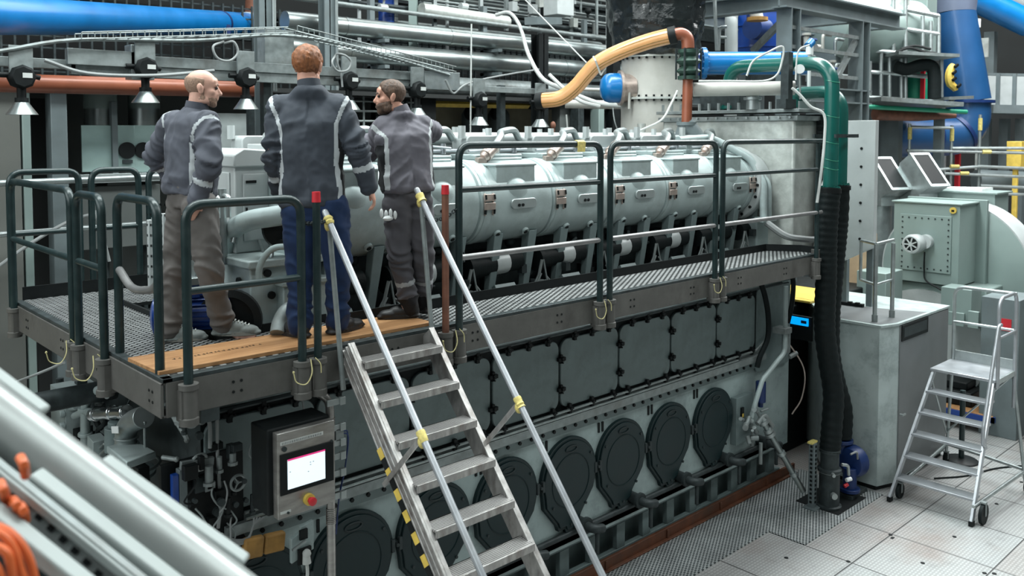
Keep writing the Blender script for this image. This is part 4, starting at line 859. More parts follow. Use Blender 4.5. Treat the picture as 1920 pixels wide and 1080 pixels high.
b = MB(); b.cyl((13.655, 5.555, 2.63), (13.66, 5.555, 2.63), .10, n=24); b.build('fan_recess', 'black', mt)
b = MB(); o = V((13.648, 5.556, 2.63))
for k in range(7): a = 2*pi*k/7; b.bar(o, o+V((0, .1*cos(a), .1*sin(a))), .02, .01, up=(1, 0, 0))
b.cyl(o-V((.012, 0, 0)), o+V((.01, 0, 0)), .03, n=12); b.build('fan_blade', 'lightgrey', mt)
b = MB(); b.tube(smooth_curve([(13.9, 5.44, 2.5), (13.95, 5.46, 2.2), (13.93, 5.42, 2.05), (13.9, 5.2, 1.95), (13.88, 4.9, 1.8), (13.85, 4.7, 1.6)]), .012, 8); b.build('motor_cable', 'black', mt)
b = MB(); b.cyl((13.965, 5.06, 3.17), (13.99, 5.06, 3.17), .05, n=16); b.build('warning_disc', 'yellow', c); b = MB(); b.box(13.96, 13.965, 5.04, 5.08, 3.15, 3.18); b.build('warning_mark', 'black', c)
b = MB(); cy, cz = 5.35, 2.1; b.lathe([(1.12, 0), (1.14, .01), (1.14, .62), (1.12, .63)], (14.8, cy, cz), (1, 0, 0), 64); b.build('scroll_casing', 'blower', bl)
b = MB(); b.lathe([(1.145, 0), (1.15, .0), (1.15, .62), (1.145, .62)], (14.805, cy, cz), (1, 0, 0), 64); b.build('scroll_wrap', 'lightgrey', bl)
b = MB(); b.box(15.45, 16.1, 4.95, 5.9, 2.3, 3.35); b.box(15.4, 16.15, 4.9, 5.95, 3.35, 3.38); b.build('outlet_box', 'blower', bl, bevel=.006)
b = MB(); b.box(14.1, 15.6, 4.6, 6.6, 0, 1.98); b.build('lower_casing', 'blower', bl, bevel=.02)
b = MB(); b.lathe([(.9, 0), (.93, .0), (.93, .04), (.9, .04)], (14.06, 5.5, .95), (1, 0, 0), 48); b.build('casing_ring', 'lightgrey', bl)
one(lambda b: (b.box(13.55, 13.95, 4.62, 5.05, 1.55, 2.05), b.box(13.5, 13.55, 4.7, 4.95, 1.5, 1.7), b.box(13.5, 13.56, 4.5, 4.65, 1.5, 1.75)), 'terminal_box', 'blower', 'grey terminal box on the fan casing behind the ladder rail', 'box', bevel=.008)
tb = thing('switch_cabinet', (13.6, 3.9, 0), 'dark grey cabinet with red label behind the mobile ladder', 'cabinet')
b = MB(); b.box(13.45, 14.2, 3.95, 4.45, 0, 2.0); b.build('body', 'steel_frame', tb, bevel=.008); b = MB(); b.box(13.44, 13.45, 4.05, 4.18, 1.55, 1.72); b.build('label', 'red', tb)
one(lambda b: b.box(13.5, 14.4, 3.0, 3.72, 0, 2.1), 'control_cubicle', 'blower', 'grey green cubicle at the right edge behind the ladder', 'cabinet', bevel=.01)
one(lambda b: b.box(13.2, 13.7, 6.1, 6.6, 0, 2.75), 'carton', 'cardboard', 'tall brown carton standing left of the fan casing', 'box', bevel=.005)
one(lambda b: (b.box(12.9, 13.5, 5.6, 6.05, 0, 2.25), b.cyl((12.88, 5.75, 2.1), (12.9, 5.75, 2.1), .03)), 'pump_box', 'blower', 'grey green box in front of the brown carton', 'box', bevel=.01)
# elbow ducts with dark grilles
def elbow(x, y, z, s, lab):
    t = thing('vent_hood', (x, y, z), lab, 'vent'); UDv = V((-.40, -.917, 0)); SDv = V((.917, -.40, 0))
    b = MB(); w = .42*s
    side = [(-.30*s, 0), (.28*s, 0), (.28*s, .16*s), (.52*s, .30*s), (.02*s, .86*s), (-.2*s, .70*s), (-.28*s, .45*s)]
    b.prism(side, V((x, y, z))-SDv*(w/2), UDv, (0, 0, 1), SDv*w); b.build('hood', 'galv', t, bevel=.005)
    b = MB(); p0 = UDv*(.53*s)+V((0, 0, .30*s)); p1 = UDv*(.03*s)+V((0, 0, .87*s)); o = V((x, y, z))-SDv*(w/2); sd = SDv
    up = (p1-p0).normalized(); nr = sd.cross(up); nr = nr if nr.z > 0 else -nr; c = nr*.012+o+(p0+p1)/2+sd*w/2
    for a, d, l in ((up, sd*(w/2-.01), (p1-p0).length), (up, -sd*(w/2-.01), (p1-p0).length)): b.bar(c+d-a*l/2, c+d+a*l/2, .05, .03, up=nr)
    for q in (-1, 1): b.bar(c+up*q*((p1-p0).length/2-.02)-sd*w/2, c+up*q*((p1-p0).length/2-.02)+sd*w/2, .05, .03, up=nr)
    b.build('grille_frame', 'galv', t)
    b = MB(); b.obox(c, (w*.92, (p1-p0).length*.9, .012), Matrix((sd, up, nr)).transposed()); b.build('grille', 'black', t)
    return t
_q = aX(1718, 378, 15.3); elbow(_q.x, _q.y, _q.z, .95, 'galvanised elbow duct with black grille, above the fan casing'); _q = aX(1648, 384, 15.1); elbow(_q.x, _q.y, _q.z, .95, 'galvanised elbow duct with black grille, beside the grey panel')
def rib(b):
    for k in range(14): a = 2*pi*k/14; b.cyl((15.2+.6*cos(a)*.9, 7.75+.6*sin(a)*.9, 2.2), (15.2+.6*cos(a)*.9, 7.75+.6*sin(a)*.9, 3.2), .14, n=8)
    b.cyl((15.2, 7.75, 2.2), (15.2, 7.75, 3.21), .6, n=28); b.lathe([(.15, 0), (.6, .35)], (15.2, 7.75, 1.86), (0, 0, 1), 28); b.cyl((15.2, 7.75, 0), (15.2, 7.75, 1.9), .2)
one(rib, 'silo_duct', 'white_duct', 'pale ribbed round duct with conical bottom by the grey panel', 'duct')
one(lambda b: (b.cyl((15.2, 6.95, 2.0), (15.2, 6.95, 3.35), .4, n=24),), 'riser_duct', 'galv', 'galvanised riser under the right hand elbow duct', 'duct')
one(lambda b: (b.bar(aX(1765, 357, 15.9), aX(1852, 359, 15.9), .5, .12), b.box(15.7, 16.0, 5.5, 5.9, 0, 3.3)), 'cover_board', 'white', 'long white board lying behind the fan casing', 'board')
# ------------------------------------------------------------------ background of the hall
def run(name, lab, pts, r, m, cat='pipe', n=14, fil=.0, fl=0, group=None):
    b = MB(); p = fillet(pts, fil, 6) if fil else [V(q) for q in pts]; b.tube(p, r, n); o = tag(b.build(name, m), lab, cat, group)
    if fl:
        a, c = V(pts[0]), V(pts[-1]); d = (c-a).normalized(); rr = r if not isinstance(r, list) else r[0]
        k = fl*.5
        while k < (c-a).length:
            b = MB(); q = a+d*k; b.cyl(q-d*.03, q+d*.03, rr*1.04, n=n); b.build('pipe_band', m, o); k += fl
    return o
# blue duct, top left
a, c = V((.75, 8.8, 5.34)), V((7.45, 15.1, 6.36)); d = (c-a).normalized()
o = run('blue_duct', 'big glossy blue pipe crossing the upper left corner', [a, c], .205, 'blue_bright', n=28)
b = MB(); q = a+d*((c-a).length-1.3); b.cyl(q-d*.03, q+d*.03, .215, n=28); b.box(q.x-.04, q.x+.04, q.y-.3, q.y-.2, q.z-.2, q.z-.05); b.build('clamp', 'motor_blue', o)
b = MB(); b.cyl(c-d*.05, c+d*.12, .225, n=24); b.build('end_ring', 'lightgrey', o)
b = MB(); e = c+d*.2; b.tube(smooth_curve([c, c+d*.25, c+d*.45+V((0, 0, .15)), c+d*.5+V((0, 0, .7)), c+d*.5+V((0, 0, 1.6))]), .22, 20); tag(b.build('rusty_elbow', 'rust_dark'), 'rusty brown pipe bend at the end of the blue pipe', 'pipe')
_cp = run('copper_pipe', 'long rust orange pipe behind the hanging lamps', [(-1.5, 10.8, 4.87), (5.6, 10.8, 4.93)], .105, 'rust', n=22)
b = MB(); b.box(-.9, -.82, 10.76, 10.84, 0, 4.78); b.box(5.3, 5.38, 10.76, 10.84, 0, 4.83); b.each('pipe_stand', 'darkmetal', _cp)
# lamp gantry
gan = thing('lamp_gantry', (7, 10, 5), 'galvanised beam carrying a row of hanging lamps above the engine', 'beam')
b = MB(); b.box(2.9, 8.05, 9.95, 10.05, 5.10, 5.22); b.box(2.9, 8.05, 9.97, 10.03, 4.98, 5.10); b.build('main_beam', 'galv_dull', gan, bevel=.004)
b = MB(); b.box(-.5, 2.95, 9.97, 10.05, 5.03, 5.13); b.build('left_beam', 'galv_dull', gan, bevel=.004)
b = MB(); b.box(8.0, 10.9, 9.96, 10.04, 4.98, 5.07); b.build('right_beam', 'galv_dull', gan, bevel=.004)
b = MB(); b.box(7.55, 8.2, 9.9, 10.1, 4.98, 5.24); b.box(2.85, 3.6, 9.9, 10.0, 5.08, 5.25); b.box(3.5, 3.75, 9.9, 10.1, 4.95, 5.33); b.each('splice_plate', 'galv', gan, bevel=.004)
b = MB(); b.box(4.7, 8.0, 10.06, 10.12, 5.0, 5.03); b.box(5.15, 5.55, 10.0, 10.2, 5.2, 5.65); b.each('bracket', 'galv_dull', gan)
for x in (1.2, 5.2, 9.2):
    b = MB(); b.box(x-.05, x+.05, 10.05, 10.15, 0, 5.1); b.build('gantry_post', 'darkmetal', gan)
def lamp(x, zc, lab):
    t = thing('hanging_lamp', (x, 9.9, zc), lab, 'lamp', 'lamps along the gantry beam')
    b = MB(); b.box(x-.11, x+.11, 9.86, 9.89, zc+.42, zc+.70); b.build('hanger_plate', 'galv_dull', t, bevel=.003)
    b = MB(); b.lathe([(.06, -.09), (.12, -.07), (.125, .07), (.1, .1)], (x, 9.88, zc+.38), (0, -1, .0), 8); b.cyl((x, 9.88, zc+.13), (x, 9.88, zc+.34), .045, n=12); b.cyl((x-.2, 9.9, zc+.4), (x-.1, 9.9, zc+.4), .03, n=10); b.cyl((x+.1, 9.9, zc+.4), (x+.18, 9.9, zc+.38), .025, n=10); b.cyl((x, 9.88, zc+.12), (x, 9.88, zc+.17), .065, n=12); b.build('lamp_housing', 'black', t)
    b = MB(); b.box(x-.01, x+.08, 9.775, 9.78, zc+.37, zc+.42); b.build('rating_plate', 'cable_white', t)
    b = MB(); b.lathe([(.05, .14), (.06, .13), (.10, .07), (.15, 0), (.145, 0), (.09, .06), (.04, .12)], (x, 9.88, zc), (0, 0, 1), 24); b.build('lamp_shade', 'steel_pipe', t)
for x, z, l in ((2.40, 4.54, 'conical hanging lamp above the far left railing'), (3.64, 4.69, 'conical hanging lamp left of the balding man'), (4.83, 4.64, 'conical hanging lamp between the balding man and the tall man'), (6.28, 4.66, 'conical hanging lamp hidden behind the tall man'), (7.40, 4.58, 'hanging lamp behind the bearded man'), (8.55, 4.47, 'conical hanging lamp right of the bearded man, with white rope'), (9.85, 4.45, 'last conical hanging lamp, beside the end of the orange hose')): lamp(x, z, l)
def rtray(name, lab, p, q, w, step, m='galv'):
    b = MB(); p, q = V(p), V(q); d = (q-p).normalized(); s = V((-d.y, d.x, 0)).normalized()*w/2
    for e in (-1, 1):
        for z in (0, .07): b.tube([p+s*e+V((0, 0, z)), q+s*e+V((0, 0, z))], .008, 6)
    L_ = (q-p).length; k = 0
    while k < L_:
        c = p+d*k; b.tube([c-s+V((0, 0, .07)), c-s, c+s, c+s+V((0, 0, .07))], .006, 6); k += step
    return tag(b.build(name, m), lab, 'cable tray')
rtray('cable_tray', 'wire cable tray rising left of the tall man', (2.93, 9.8, 5.33), (5.3, 9.8, 5.58), .22, .13, 'galv_dull')
rtray('cable_tray', 'wire cable tray sloping down right of the tall man', (5.4, 9.8, 5.6), (8.0, 9.9, 5.24), .3, .08, 'galv_dull')
strand('cable_bundle', 'galv_dull', [(-.5, 9.85, 5.1), (1.4, 9.85, 5.12), (2.1, 9.85, 5.15), (2.9, 9.85, 5.33), (4.2, 9.85, 5.42), (5.3, 9.82, 5.56), (6.4, 9.85, 5.48), (8, 9.9, 5.2)], .022, 'grey cable bundle lying along the wire trays above the men', 'cable')
strand('hanging_cable', 'cable_grey', [(2.6, 9.8, 5.1), (3.0, 9.75, 4.98), (3.7, 9.75, 4.99), (4.4, 9.8, 5.08)], .02, 'grey cable sagging beneath the lamp gantry, upper left', 'cable')
strand('coiled_cable', 'cable_grey', [(4.5, 9.75, 5.42), (4.35, 9.7, 5.35), (4.4, 9.7, 5.22), (4.55, 9.7, 5.2), (4.65, 9.7, 5.3), (4.6, 9.7, 5.42), (4.5, 9.75, 5.4)], .014, 'loop of grey cable on the tray above the balding man', 'cable')
strand('coiled_cable', 'cable_grey', [(6.0, 9.75, 5.35), (5.92, 9.7, 5.25), (6.0, 9.7, 5.15), (6.15, 9.7, 5.17), (6.2, 9.7, 5.28), (6.1, 9.7, 5.36), (6.0, 9.75, 5.35), (6.08, 9.75, 5.12), (6.1, 9.75, 4.95)], .014, 'loop of grey cable just right of the tall man', 'cable')
# columns
for x, y, w, lab in ((5.38, 10.5, .17, 'grey steel column with conduit above the tall man'), (7.6, 12.6, .2, 'grey steel column behind the silver pipes, upper left'),):
    b = MB(); b.box(x-w/2, x+w/2, y-w/2, y-w/2+.02, 0, 9); b.box(x-w/2, x+w/2, y+w/2-.02, y+w/2, 0, 9); b.box(x-.01, x+.01, y-w/2, y+w/2, 0, 9); o = tag(b.build('steel_column', 'steel_frame'), lab, 'column'); b = MB(); b.tube([(x+.1, y-w/2-.04, 4.9), (x+.1, y-w/2-.04, 9)], .025, 8); b.build('conduit', 'galv', o)
p = aY(1013, 120, 12.2); b = MB(); b.box(p.x-.13, p.x+.13, 12.1, 12.13, 0, 6.3); b.box(p.x-.13, p.x+.13, 12.3, 12.33, 0, 6.3); b.box(p.x-.012, p.x+.012, 12.1, 12.33, 0, 6.3); tag(b.build('steel_column', 'black'), 'black steel column in front of the silver pipes', 'column')
p2 = aY(1150, 120, 12.4); b = MB(); b.box(p2.x-.12, p2.x+.12, 12.3, 12.5, 0, 9); tag(b.build('steel_column', 'black'), 'black column just left of the wrapped exhaust stack', 'column')
# silver pipes
run('silver_pipe', 'upper large silver lagged pipe running along the back', [(7.05, 13, 6.19), (16.2, 13, 6.19)], .165, 'steel_pipe', n=24, fl=2.3)
run('silver_pipe', 'middle large silver lagged pipe running along the back', [(6.9, 13, 5.76), (16.6, 13, 5.76)], .185, 'steel_pipe', n=24, fl=2.7)
run('silver_pipe', 'lower dull silver pipe behind the lamp gantry', [(8.0, 13, 5.26), (15.0, 13, 5.26)], .17, 'galv_dull', n=20)
run('silver_pipe', 'silver pipe above the blue pipe at the top left', [(3.5, 16.2, 7.3), (11.0, 16.2, 7.36)], .14, 'steel_pipe', n=20)
run('thin_pipe', 'thin grey handrail pipe above the silver pipes', [(7.0, 12.8, 6.55), (15.5, 12.8, 6.45)], .04, 'galv_dull')
for k, (x, l) in enumerate(((8.9, 'left'), (11.6, 'middle'), (14.6, 'right'))):
    b = MB(); b.box(x-.05, x+.05, 13.2, 13.3, 0, 6.9); b.box(x-.05, x+.05, 12.75, 13.3, 5.50, 5.56); b.box(x-.05, x+.05, 12.75, 13.3, 5.96, 6.02); tag(b.build('pipe_support', 'steel_frame'), 'grey bracket post carrying the silver pipes, the %s one' % l, 'pipe support')
# upper pipe maze
pm = thing('pipe_rack', (13, 14, 5), 'tangle of thin steel pipes and valves on a rack at the top centre', 'pipe rack')
R = random.Random(21)
for k in range(30):
    z = 6.55+.075*k+R.uniform(-.03, .03); y = 13.6+R.uniform(-.4, .9); x0 = R.uniform(8, 10.5); x1 = R.uniform(14.5, 18)
    b = MB(); b.tube(fillet([(x0, y, z), (x1, y, z)]+([(x1, y, z-.5)] if R.random() < .4 else []), .1), R.choice((.02, .025, .03, .045)), 8); b.build('pipe_run', R.choice(('galv', 'galv_dull', 'steel_pipe', 'darkmetal')), pm)
for k in range(14):
    x = 9.0+k*.68+R.uniform(-.15, .15); y = 13.3+R.uniform(-.2, .5); z0 = R.uniform(5.9, 6.7)
    b = MB(); b.box(x-.04, x+.04, y-.03, y+.03, z0, 9.2) if k % 3 else b.tube([(x, y, z0), (x, y, 9.2)], .035, 8); b.build('upright', R.choice(('galv', 'lightgrey', 'galv_dull')), pm)
for k in range(44):
    x = 9.0+R.uniform(0, 8); y = 13.2+R.uniform(0, .3); z = R.uniform(6.6, 7.9); b = MB(); q = k % 3
    if q == 0: b.cyl((x, y, z), (x+.16, y, z), .07, n=12); b.cyl((x+.08, y, z), (x+.08, y-.05, z+.15), .02, n=8); b.lathe([(.07, 0), (.07, .015)], (x+.08, y-.05, z+.15), (0, 0, 1), 12)
    elif q == 1: b.box(x, x+.14, y-.06, y+.06, z, z+.2)
    else: b.sph((x, y, z), .08, 10, 7); b.cyl((x, y, z-.15), (x, y, z), .03)
    b.build('valve', R.choice(('galv_dull', 'lagging', 'darkmetal', 'black', 'lightgrey')), pm)
p = aY(1010, 40, 12.0); b = MB(); b.bar((p.x-.6, 11.6, p.z-.08), (p.x+.9, 12.4, p.z+.12), .25, .14); b.build('rack_beam', 'steel_frame', pm)
p = aY(1035, 10, 12.6); b = MB(); b.box(p.x-.05, p.x+.45, 12.4, 12.8, p.z-.2, p.z+.9); b.build('rack_cabinet', 'lightgrey', pm, bevel=.01)
o = aY(790, 18, 13.2); b = MB(); b.tube([o, o+V((2.2, 0, -.05))], .13, 14); b.build('braided_pipe', 'lagging', pm)
for px, py, l in ((725, 8, 'left'), ):
    o = aY(px, py, 13.8); b = MB(); b.cyl(o+V((0, 0, -.5)), o+V((0, 0, .7)), .16, n=16); tag(b.build('blue_drum', 'blue'), 'small blue cylinder among the pipes at the top edge', 'drum')
run('grey_upright', 'grey green upright left of the thin pipe tangle', [aY(775, 45, 13.4)+V((0, 0, -2)), aY(775, 45, 13.4)+V((0, 0, 3))], .11, 'blower', 'column', 4)
# loose cables and ropes
def aYp(l): return [aY(x, y, d) for x, y, d in l]
strand('cable_bundle', 'cable_white', aYp([(930, 28, 12.6), (955, 24, 12.3), (975, 50, 12), (990, 100, 11), (1015, 145, 10), (1050, 165, 9.3), (1085, 180, 9), (1130, 195, 8.6), (1190, 198, 8.2), (1240, 185, 7.8), (1275, 160, 7.4)]), .035, 'thick bundle of pale cables swooping down to the orange hose', 'cable', n=10)
strand('cable_bundle', 'cable_white', aYp([(1030, 140, 9.4), (1060, 168, 9.1), (1090, 190, 8.8), (1125, 200, 8.6)]), .03, 'second pale cable bundle under the orange hose', 'cable')
strand('guy_rope', 'cable_white', [aY(985, 0, 11.5), aY(1100, 118, 8.2)], .010, 'white rope slanting down to the bend of the orange hose', 'rope', sm=1)
strand('guy_rope', 'cable_white', [aY(884, 45, 9.9), aY(882, 262, 9.9)], .012, 'white rope hanging straight past the lamp on the gantry', 'rope', sm=1)
strand('guy_rope', 'cable_white', [aY(1062, 215, 9.5), aY(1066, 268, 9.5)], .012, 'short white rope hanging left of the white exhaust duct', 'rope', sm=1)
strand('thin_cable', 'cable_white', aYp([(1175, 262, 7.2), (1200, 245, 7.0), (1240, 225, 6.9), (1258, 195, 6.9), (1270, 170, 6.9)]), .014, 'white cable curving across the lower exhaust duct', 'cable')
strand('thin_cable', 'cable_grey', aYp([(835, 150, 9.8), (850, 175, 9.8), (870, 160, 9.8), (900, 150, 10.5), (950, 140, 11), (1010, 130, 11.5)]), .016, 'grey cable drooping between the gantry end and the black column', 'cable')
strand('thin_cable', 'galv_dull', aYp([(1148, 190, 8.6), (1152, 225, 8.4), (1165, 262, 8)]), .01, 'thin dark cable left of the lower exhaust duct', 'cable')
run('white_conduit', 'white pipe running behind the orange hose to the duct', [aY(1060, 195, 9.6), aY(1180, 197, 8.9)], .07, 'white_duct')
run('white_conduit', 'thin white pipe above, behind the orange hose', [aY(1085, 167, 10.2), aY(1160, 170, 9.8)], .03, 'white_duct')

# exhaust stack
sx, sy = 10.1, 7.78
ex = thing('exhaust_duct', (sx, sy, 2.8), 'white bolted exhaust duct rising behind the engine', 'duct')
b = MB(); b.lathe([(.5, 0), (.49, 1.2), (.49, 1.95)], (sx, sy, 2.9), (0, 0, 1), 40); b.build('lower_duct', 'white_duct', ex)
b = MB(); b.lathe([(.49, 0), (.485, .02), (.485, .58), (.49, .6)], (sx, sy, 4.86), (0, 0, 1), 40); b.build('upper_duct', 'white_duct', ex)
for z in (4.83, 5.42):
    b = MB(); b.lathe([(.48, 0), (.535, 0), (.535, .03), (.48, .03)], (sx, sy, z), (0, 0, 1), 40); f = b.build('flange', 'lagging', ex); b = MB()
    for k in range(30): a = 2*pi*k/30; b.cyl((sx+.515*cos(a), sy+.515*sin(a), z-.03), (sx+.515*cos(a), sy+.515*sin(a), z+.06), .016, n=6)
    b.build('flange_bolt', 'black', f)
b = MB(); b.cyl(aD(1203, 232, 11.9), aD(1203, 262, 11.9), .06, n=14); b.cyl(aD(1207, 258, 11.85), aD(1207, 264, 11.85), .13, n=16); b.build('probe_stub', 'lagging', ex)
b = MB(); prof = [(.50, 0), (.56, .03)]; R = random.Random(3)
for k in range(84): prof.append((.60+.07*min(1, k/20)+R.uniform(-.006, .006), .08+k*.04))
n = 110; o = (sx, sy, 5.44)
b.lathe(prof, o, (0, 0, 1), n)
for i, v in enumerate(b.v):
    dv = v-V((sx, sy, v.z)); b.v[i] = v+dv.normalized()*((.5-abs(noise.noise(V((v.x*3.5, v.y*3.5, v.z*2.2)))))*.10+(.4-abs(noise.noise(v*9)))*.035)
tag(b.build('wrapped_stack', 'film', ang=25), 'exhaust stack wrapped in crinkled black film', 'chimney')
# blue branch pipes on the stack
u = V((.73, -.68, 0)); c = V((sx, sy, 5.36))
bb = thing('blue_branch', c+u*.4, 'bright blue branch pipe leaving the stack to the right', 'pipe')
b = MB(); b.tube([c+u*.35, c+u*2.2], .165, 22); b.build('pipe', 'blue_bright', bb); b = MB(); b.cyl(c+u*.66, c+u*.72, .23, n=24)
for k in range(14):
    a = 2*pi*k/14; q = c+u*.69+(V((.68, .73, 0))*cos(a)+V((0, 0, 1))*sin(a))*.2; b.cyl(q-u*.05, q+u*.05, .016, n=6)
b.build('flange', 'blue_bright', bb); b = MB(); b.cyl(c+u*.4, c+u*.64, .20, .17, n=20); b.build('reducer', 'blue', bb)
c2 = aD(1150, 165, 12.3); bc = thing('blue_dome', c2, 'blue domed end cap on the left of the white duct', 'cap')
w = V((-.72, .55, .0)).normalized()
b = MB(); b.lathe([(.21, -.12), (.21, .06), (.19, .12), (.13, .17), (0, .19)], c2, w, 24); b.build('dome', 'blue_bright', bc); b = MB(); b.lathe([(.2, -.3), (.2, -.12), (.25, -.12), (.25, -.08), (.2, -.08)], c2, w, 24); b.build('flange', 'copperish', bc)
b = MB(); b.tube(fillet([c2+V((.05, -.25, -.3)), c2+V((.05, -.25, 0)), c2+V((.4, -.45, 0))], .05), .02, 8); b.build('pipe', 'white_duct', bc)
# orange hose and brown pipe with green expansion joint
oh = smooth_curve([aD(x, y, dd) for x, y, dd in ((1012, 189, 11.2), (1050, 184, 11.1), (1078, 165, 11), (1100, 140, 10.9), (1122, 118, 10.8), (1160, 98, 10.7), (1215, 78, 10.6), (1262, 66, 10.5))], 8)
b = MB(); b.tube(oh, .098, 20); h = tag(b.build('suction_hose', 'orange_hose'), 'thick orange brown hose snaking up to the brown pipe bend', 'hose')
b = MB()
for q, nx in ((oh[-1], oh[-2]), (oh[0], oh[1])): dd = (q-nx).normalized(); b.cyl(q-dd*.05, q+dd*.04, .108, n=18)
b.each('hose_clip', 'black', h)
b = MB()
for a_ in (0, 1, 2, 3):
    u_ = V((-.7, -.7, 0))+V((0, 0, 1.1-.75*a_)); b.tube([p_+u_.normalized()*.096 for p_ in oh], .009, 6)
b.each('rib', 'ochre', h)
b = MB(); q = oh[30]; b.tube([q+V((.0, -.1, -.12)), q+V((-.1, -.1, .05)), q+V((-.03, 0, .11))], .012, 6); b.tube([q+V((0, -.1, -.12)), q+V((.12, -.1, .02))], .012, 6); b.build('tie', 'cable_white', h)
e0 = oh[-1]; top = aD(1290, 88, 10.5)
bp = thing('brown_riser', aD(1287, 235, 10.5), 'red brown upright pipe with bend and dark green expansion joint', 'pipe')
b = MB(); b.tube(smooth_curve([e0, aD(1277, 64, 10.5), aD(1288, 72, 10.5), top+V((0, 0, -.02))], 6), .078, 18); b.build('bend', 'rust', bp)
b = MB(); lo = aD(1287, 240, 10.5); tp = aD(1290, 140, 10.5); b.tube([lo, tp], .062, 16); b.build('riser', 'rust', bp)
mid = aD(1291, 118, 10.5); b = MB(); b.lathe([(.10, -.2), (.13, -.2), (.13, -.16), (.09, -.15), (.15, -.10), (.09, -.04), (.155, .02), (.09, .08), (.13, .12), (.13, .16), (.1, .16)], mid, (0, 0, 1), 24); jn = b.build('expansion_joint', 'green_valve', bp)
b = MB()
for k in range(6): a = 2*pi*k/6+.3; b.cyl(mid+V((.15*cos(a), .15*sin(a), -.2)), mid+V((.15*cos(a), .15*sin(a), .17)), .013, n=6)
b.build('tie_rod', 'darkmetal', jn)
b = MB(); f = aD(1287, 232, 10.5); b.cyl(f-V((0, 0, .02)), f+V((0, 0, .02)), .12, n=18); b.tube([f, f+V((.15, -.2, -.3))], [.1, .08], 14); b.tube([f+V((-.02, 0, 0)), f+V((-.1, .15, -.5))], .08, 14); b.build('y_piece', 'steel_frame', bp)
run('white_pipe', 'thick off white lagged pipe running left from the dark upright bar', [aD(1300, 168, 10.6), aD(1490, 165, 10.4)], .085, 'white_duct', n=20)
b = MB(); q = aD(1475, 160, 10.2); b.box(q.x-.05, q.x+.05, q.y-.05, q.y+.05, 4.64, 5.3); b.box(q.x-.12, q.x+.12, q.y-.06, q.y+.06, 4.64, 4.75); tag(b.build('bracket_post', 'darkmetal'), 'dark upright bracket bar between the two green pipes', 'post')
b = MB(); b.box(9.5, 9.9, 6.0, 6.6, 4.64, 4.92); tag(b.build('actuator_box', 'darkmetal', bevel=.02), 'dark grey actuator box on top of the end housing', 'box')
b = MB(); q = aD(1411, 195, 10.6); b.cyl((q.x, q.y, 4.64), (q.x, q.y, 4.95), .075, n=16); b.cyl((q.x, q.y, 4.76), (q.x, q.y, 4.79), .11, n=16); tag(b.build('inlet_stub', 'galv'), 'galvanised pipe stub under the off white pipe', 'pipe')
strand('white_cable', 'cable_white', [aD(x, y, 10.0) for x, y in ((1400, 142), (1412, 115), (1440, 98), (1468, 88), (1465, 120), (1455, 142), (1430, 152), (1370, 152), (1310, 152))], .012, 'white cable looping over the taller green pipe', 'cable')
strand('white_cable', 'cable_white', [aD(x, y, 9.9) for x, y in ((1492, 150), (1494, 110), (1500, 92), (1518, 84))], .01, 'thin white cable rising to the small blue valve', 'cable')
strand('white_cable', 'cable_white', [aD(x, y, 9.7) for x, y in ((1485, 165), (1500, 178), (1520, 200), (1545, 215), (1546, 260), (1540, 320), (1532, 380))], .016, 'white cable running down beside the nearer green pipe', 'cable')
strand('white_hose', 'cable_white', [(10.02, 5.05, 3.9), (9.9, 5.08, 3.75), (9.82, 5.1, 3.5), (9.8, 5.1, 3.2), (9.8, 5.12, 2.95)], .018, 'thin white hose bending down the end housing', 'hose')
strand('white_hose', 'cable_white', [(10.2, 5.06, 3.36), (9.98, 5.06, 3.36), (9.97, 5.08, 3.2), (10.05, 5.08, 3.05), (9.98, 5.1, 2.9)], .04, 'thick white hose with elbow by the end housing', 'hose')
strand('grey_hose', 'cable_grey', [(9.15, 5.4, 3.3), (9.25, 5.2, 3.15), (9.5, 5.1, 3.1), (9.85, 5.06, 3.05), (10.1, 5.06, 2.9)], .04, 'grey hose with pink tape low on the end housing', 'hose')
# tower
tw = thing('steel_tower', (13.6, 7.5, 0), 'grey steel support frame with heavy columns, upper right of the engine', 'frame')
def ibeam(b, p, q, h=.3, w=.3, t=.03, up=(0, 0, 1)):
    p, q = V(p), V(q); a = (q-p).normalized(); upv = V(up); sd = a.cross(upv).normalized(); u = sd.cross(a)
    for e in (-1, 1): b.bar(p+u*e*h/2, q+u*e*h/2, w, t, up=up)
    b.bar(p, q, t, h, up=up)
YT = 7.0
xa, xb = aY(1478, 100, YT).x, aY(1611, 100, YT).x
for x in (xa, xb):
    for y in (YT, YT+2.2):
        b = MB(); ibeam(b, (x, y, 0), (x, y, 6.28), .26, .26, .025, (1, 0, 0)); b.build('column', 'steel_frame', tw)
for y in (YT, YT+2.2):
    b = MB(); ibeam(b, (xa-.3, y, 6.42), (xb+1.6, y, 6.42), .26, .26, .025); b.build('side_beam', 'steel_frame', tw)
    b = MB(); ibeam(b, (xa, y, 4.98), (xb+.3, y, 4.98), .22, .22, .025); b.build('lower_beam', 'steel_frame', tw)
for x in (xa, xb, xb+1.3): b = MB(); ibeam(b, (x, YT, 6.42), (x, YT+2.2, 6.42), .24, .24, .025); b.build('cross_beam', 'steel_frame', tw)
b = MB(); b.bar((xa, YT, 6.2), aY(1412, 95, YT+.9), .09, .09, up=(1, 0, 0)); b.build('brace', 'galv_dull', tw)
b = MB(); b.bar((xb-.1, YT, 6.0), (xb-.9, YT, 5.2), .08, .08, up=(0, 1, 0)); b.build('brace', 'galv_dull', tw)
for z in (6.0, 5.7, 5.3): b = MB(); b.bar((xa, YT-.05, z), (xb, YT-.05, z), .03, .06); b.build('guard_bar', 'galv_dull', tw)
vt = thing('valve_station', aY(1560, 110, 8.0), 'cluster of small valves inside the grey steel frame', 'valves'); R = random.Random(41)
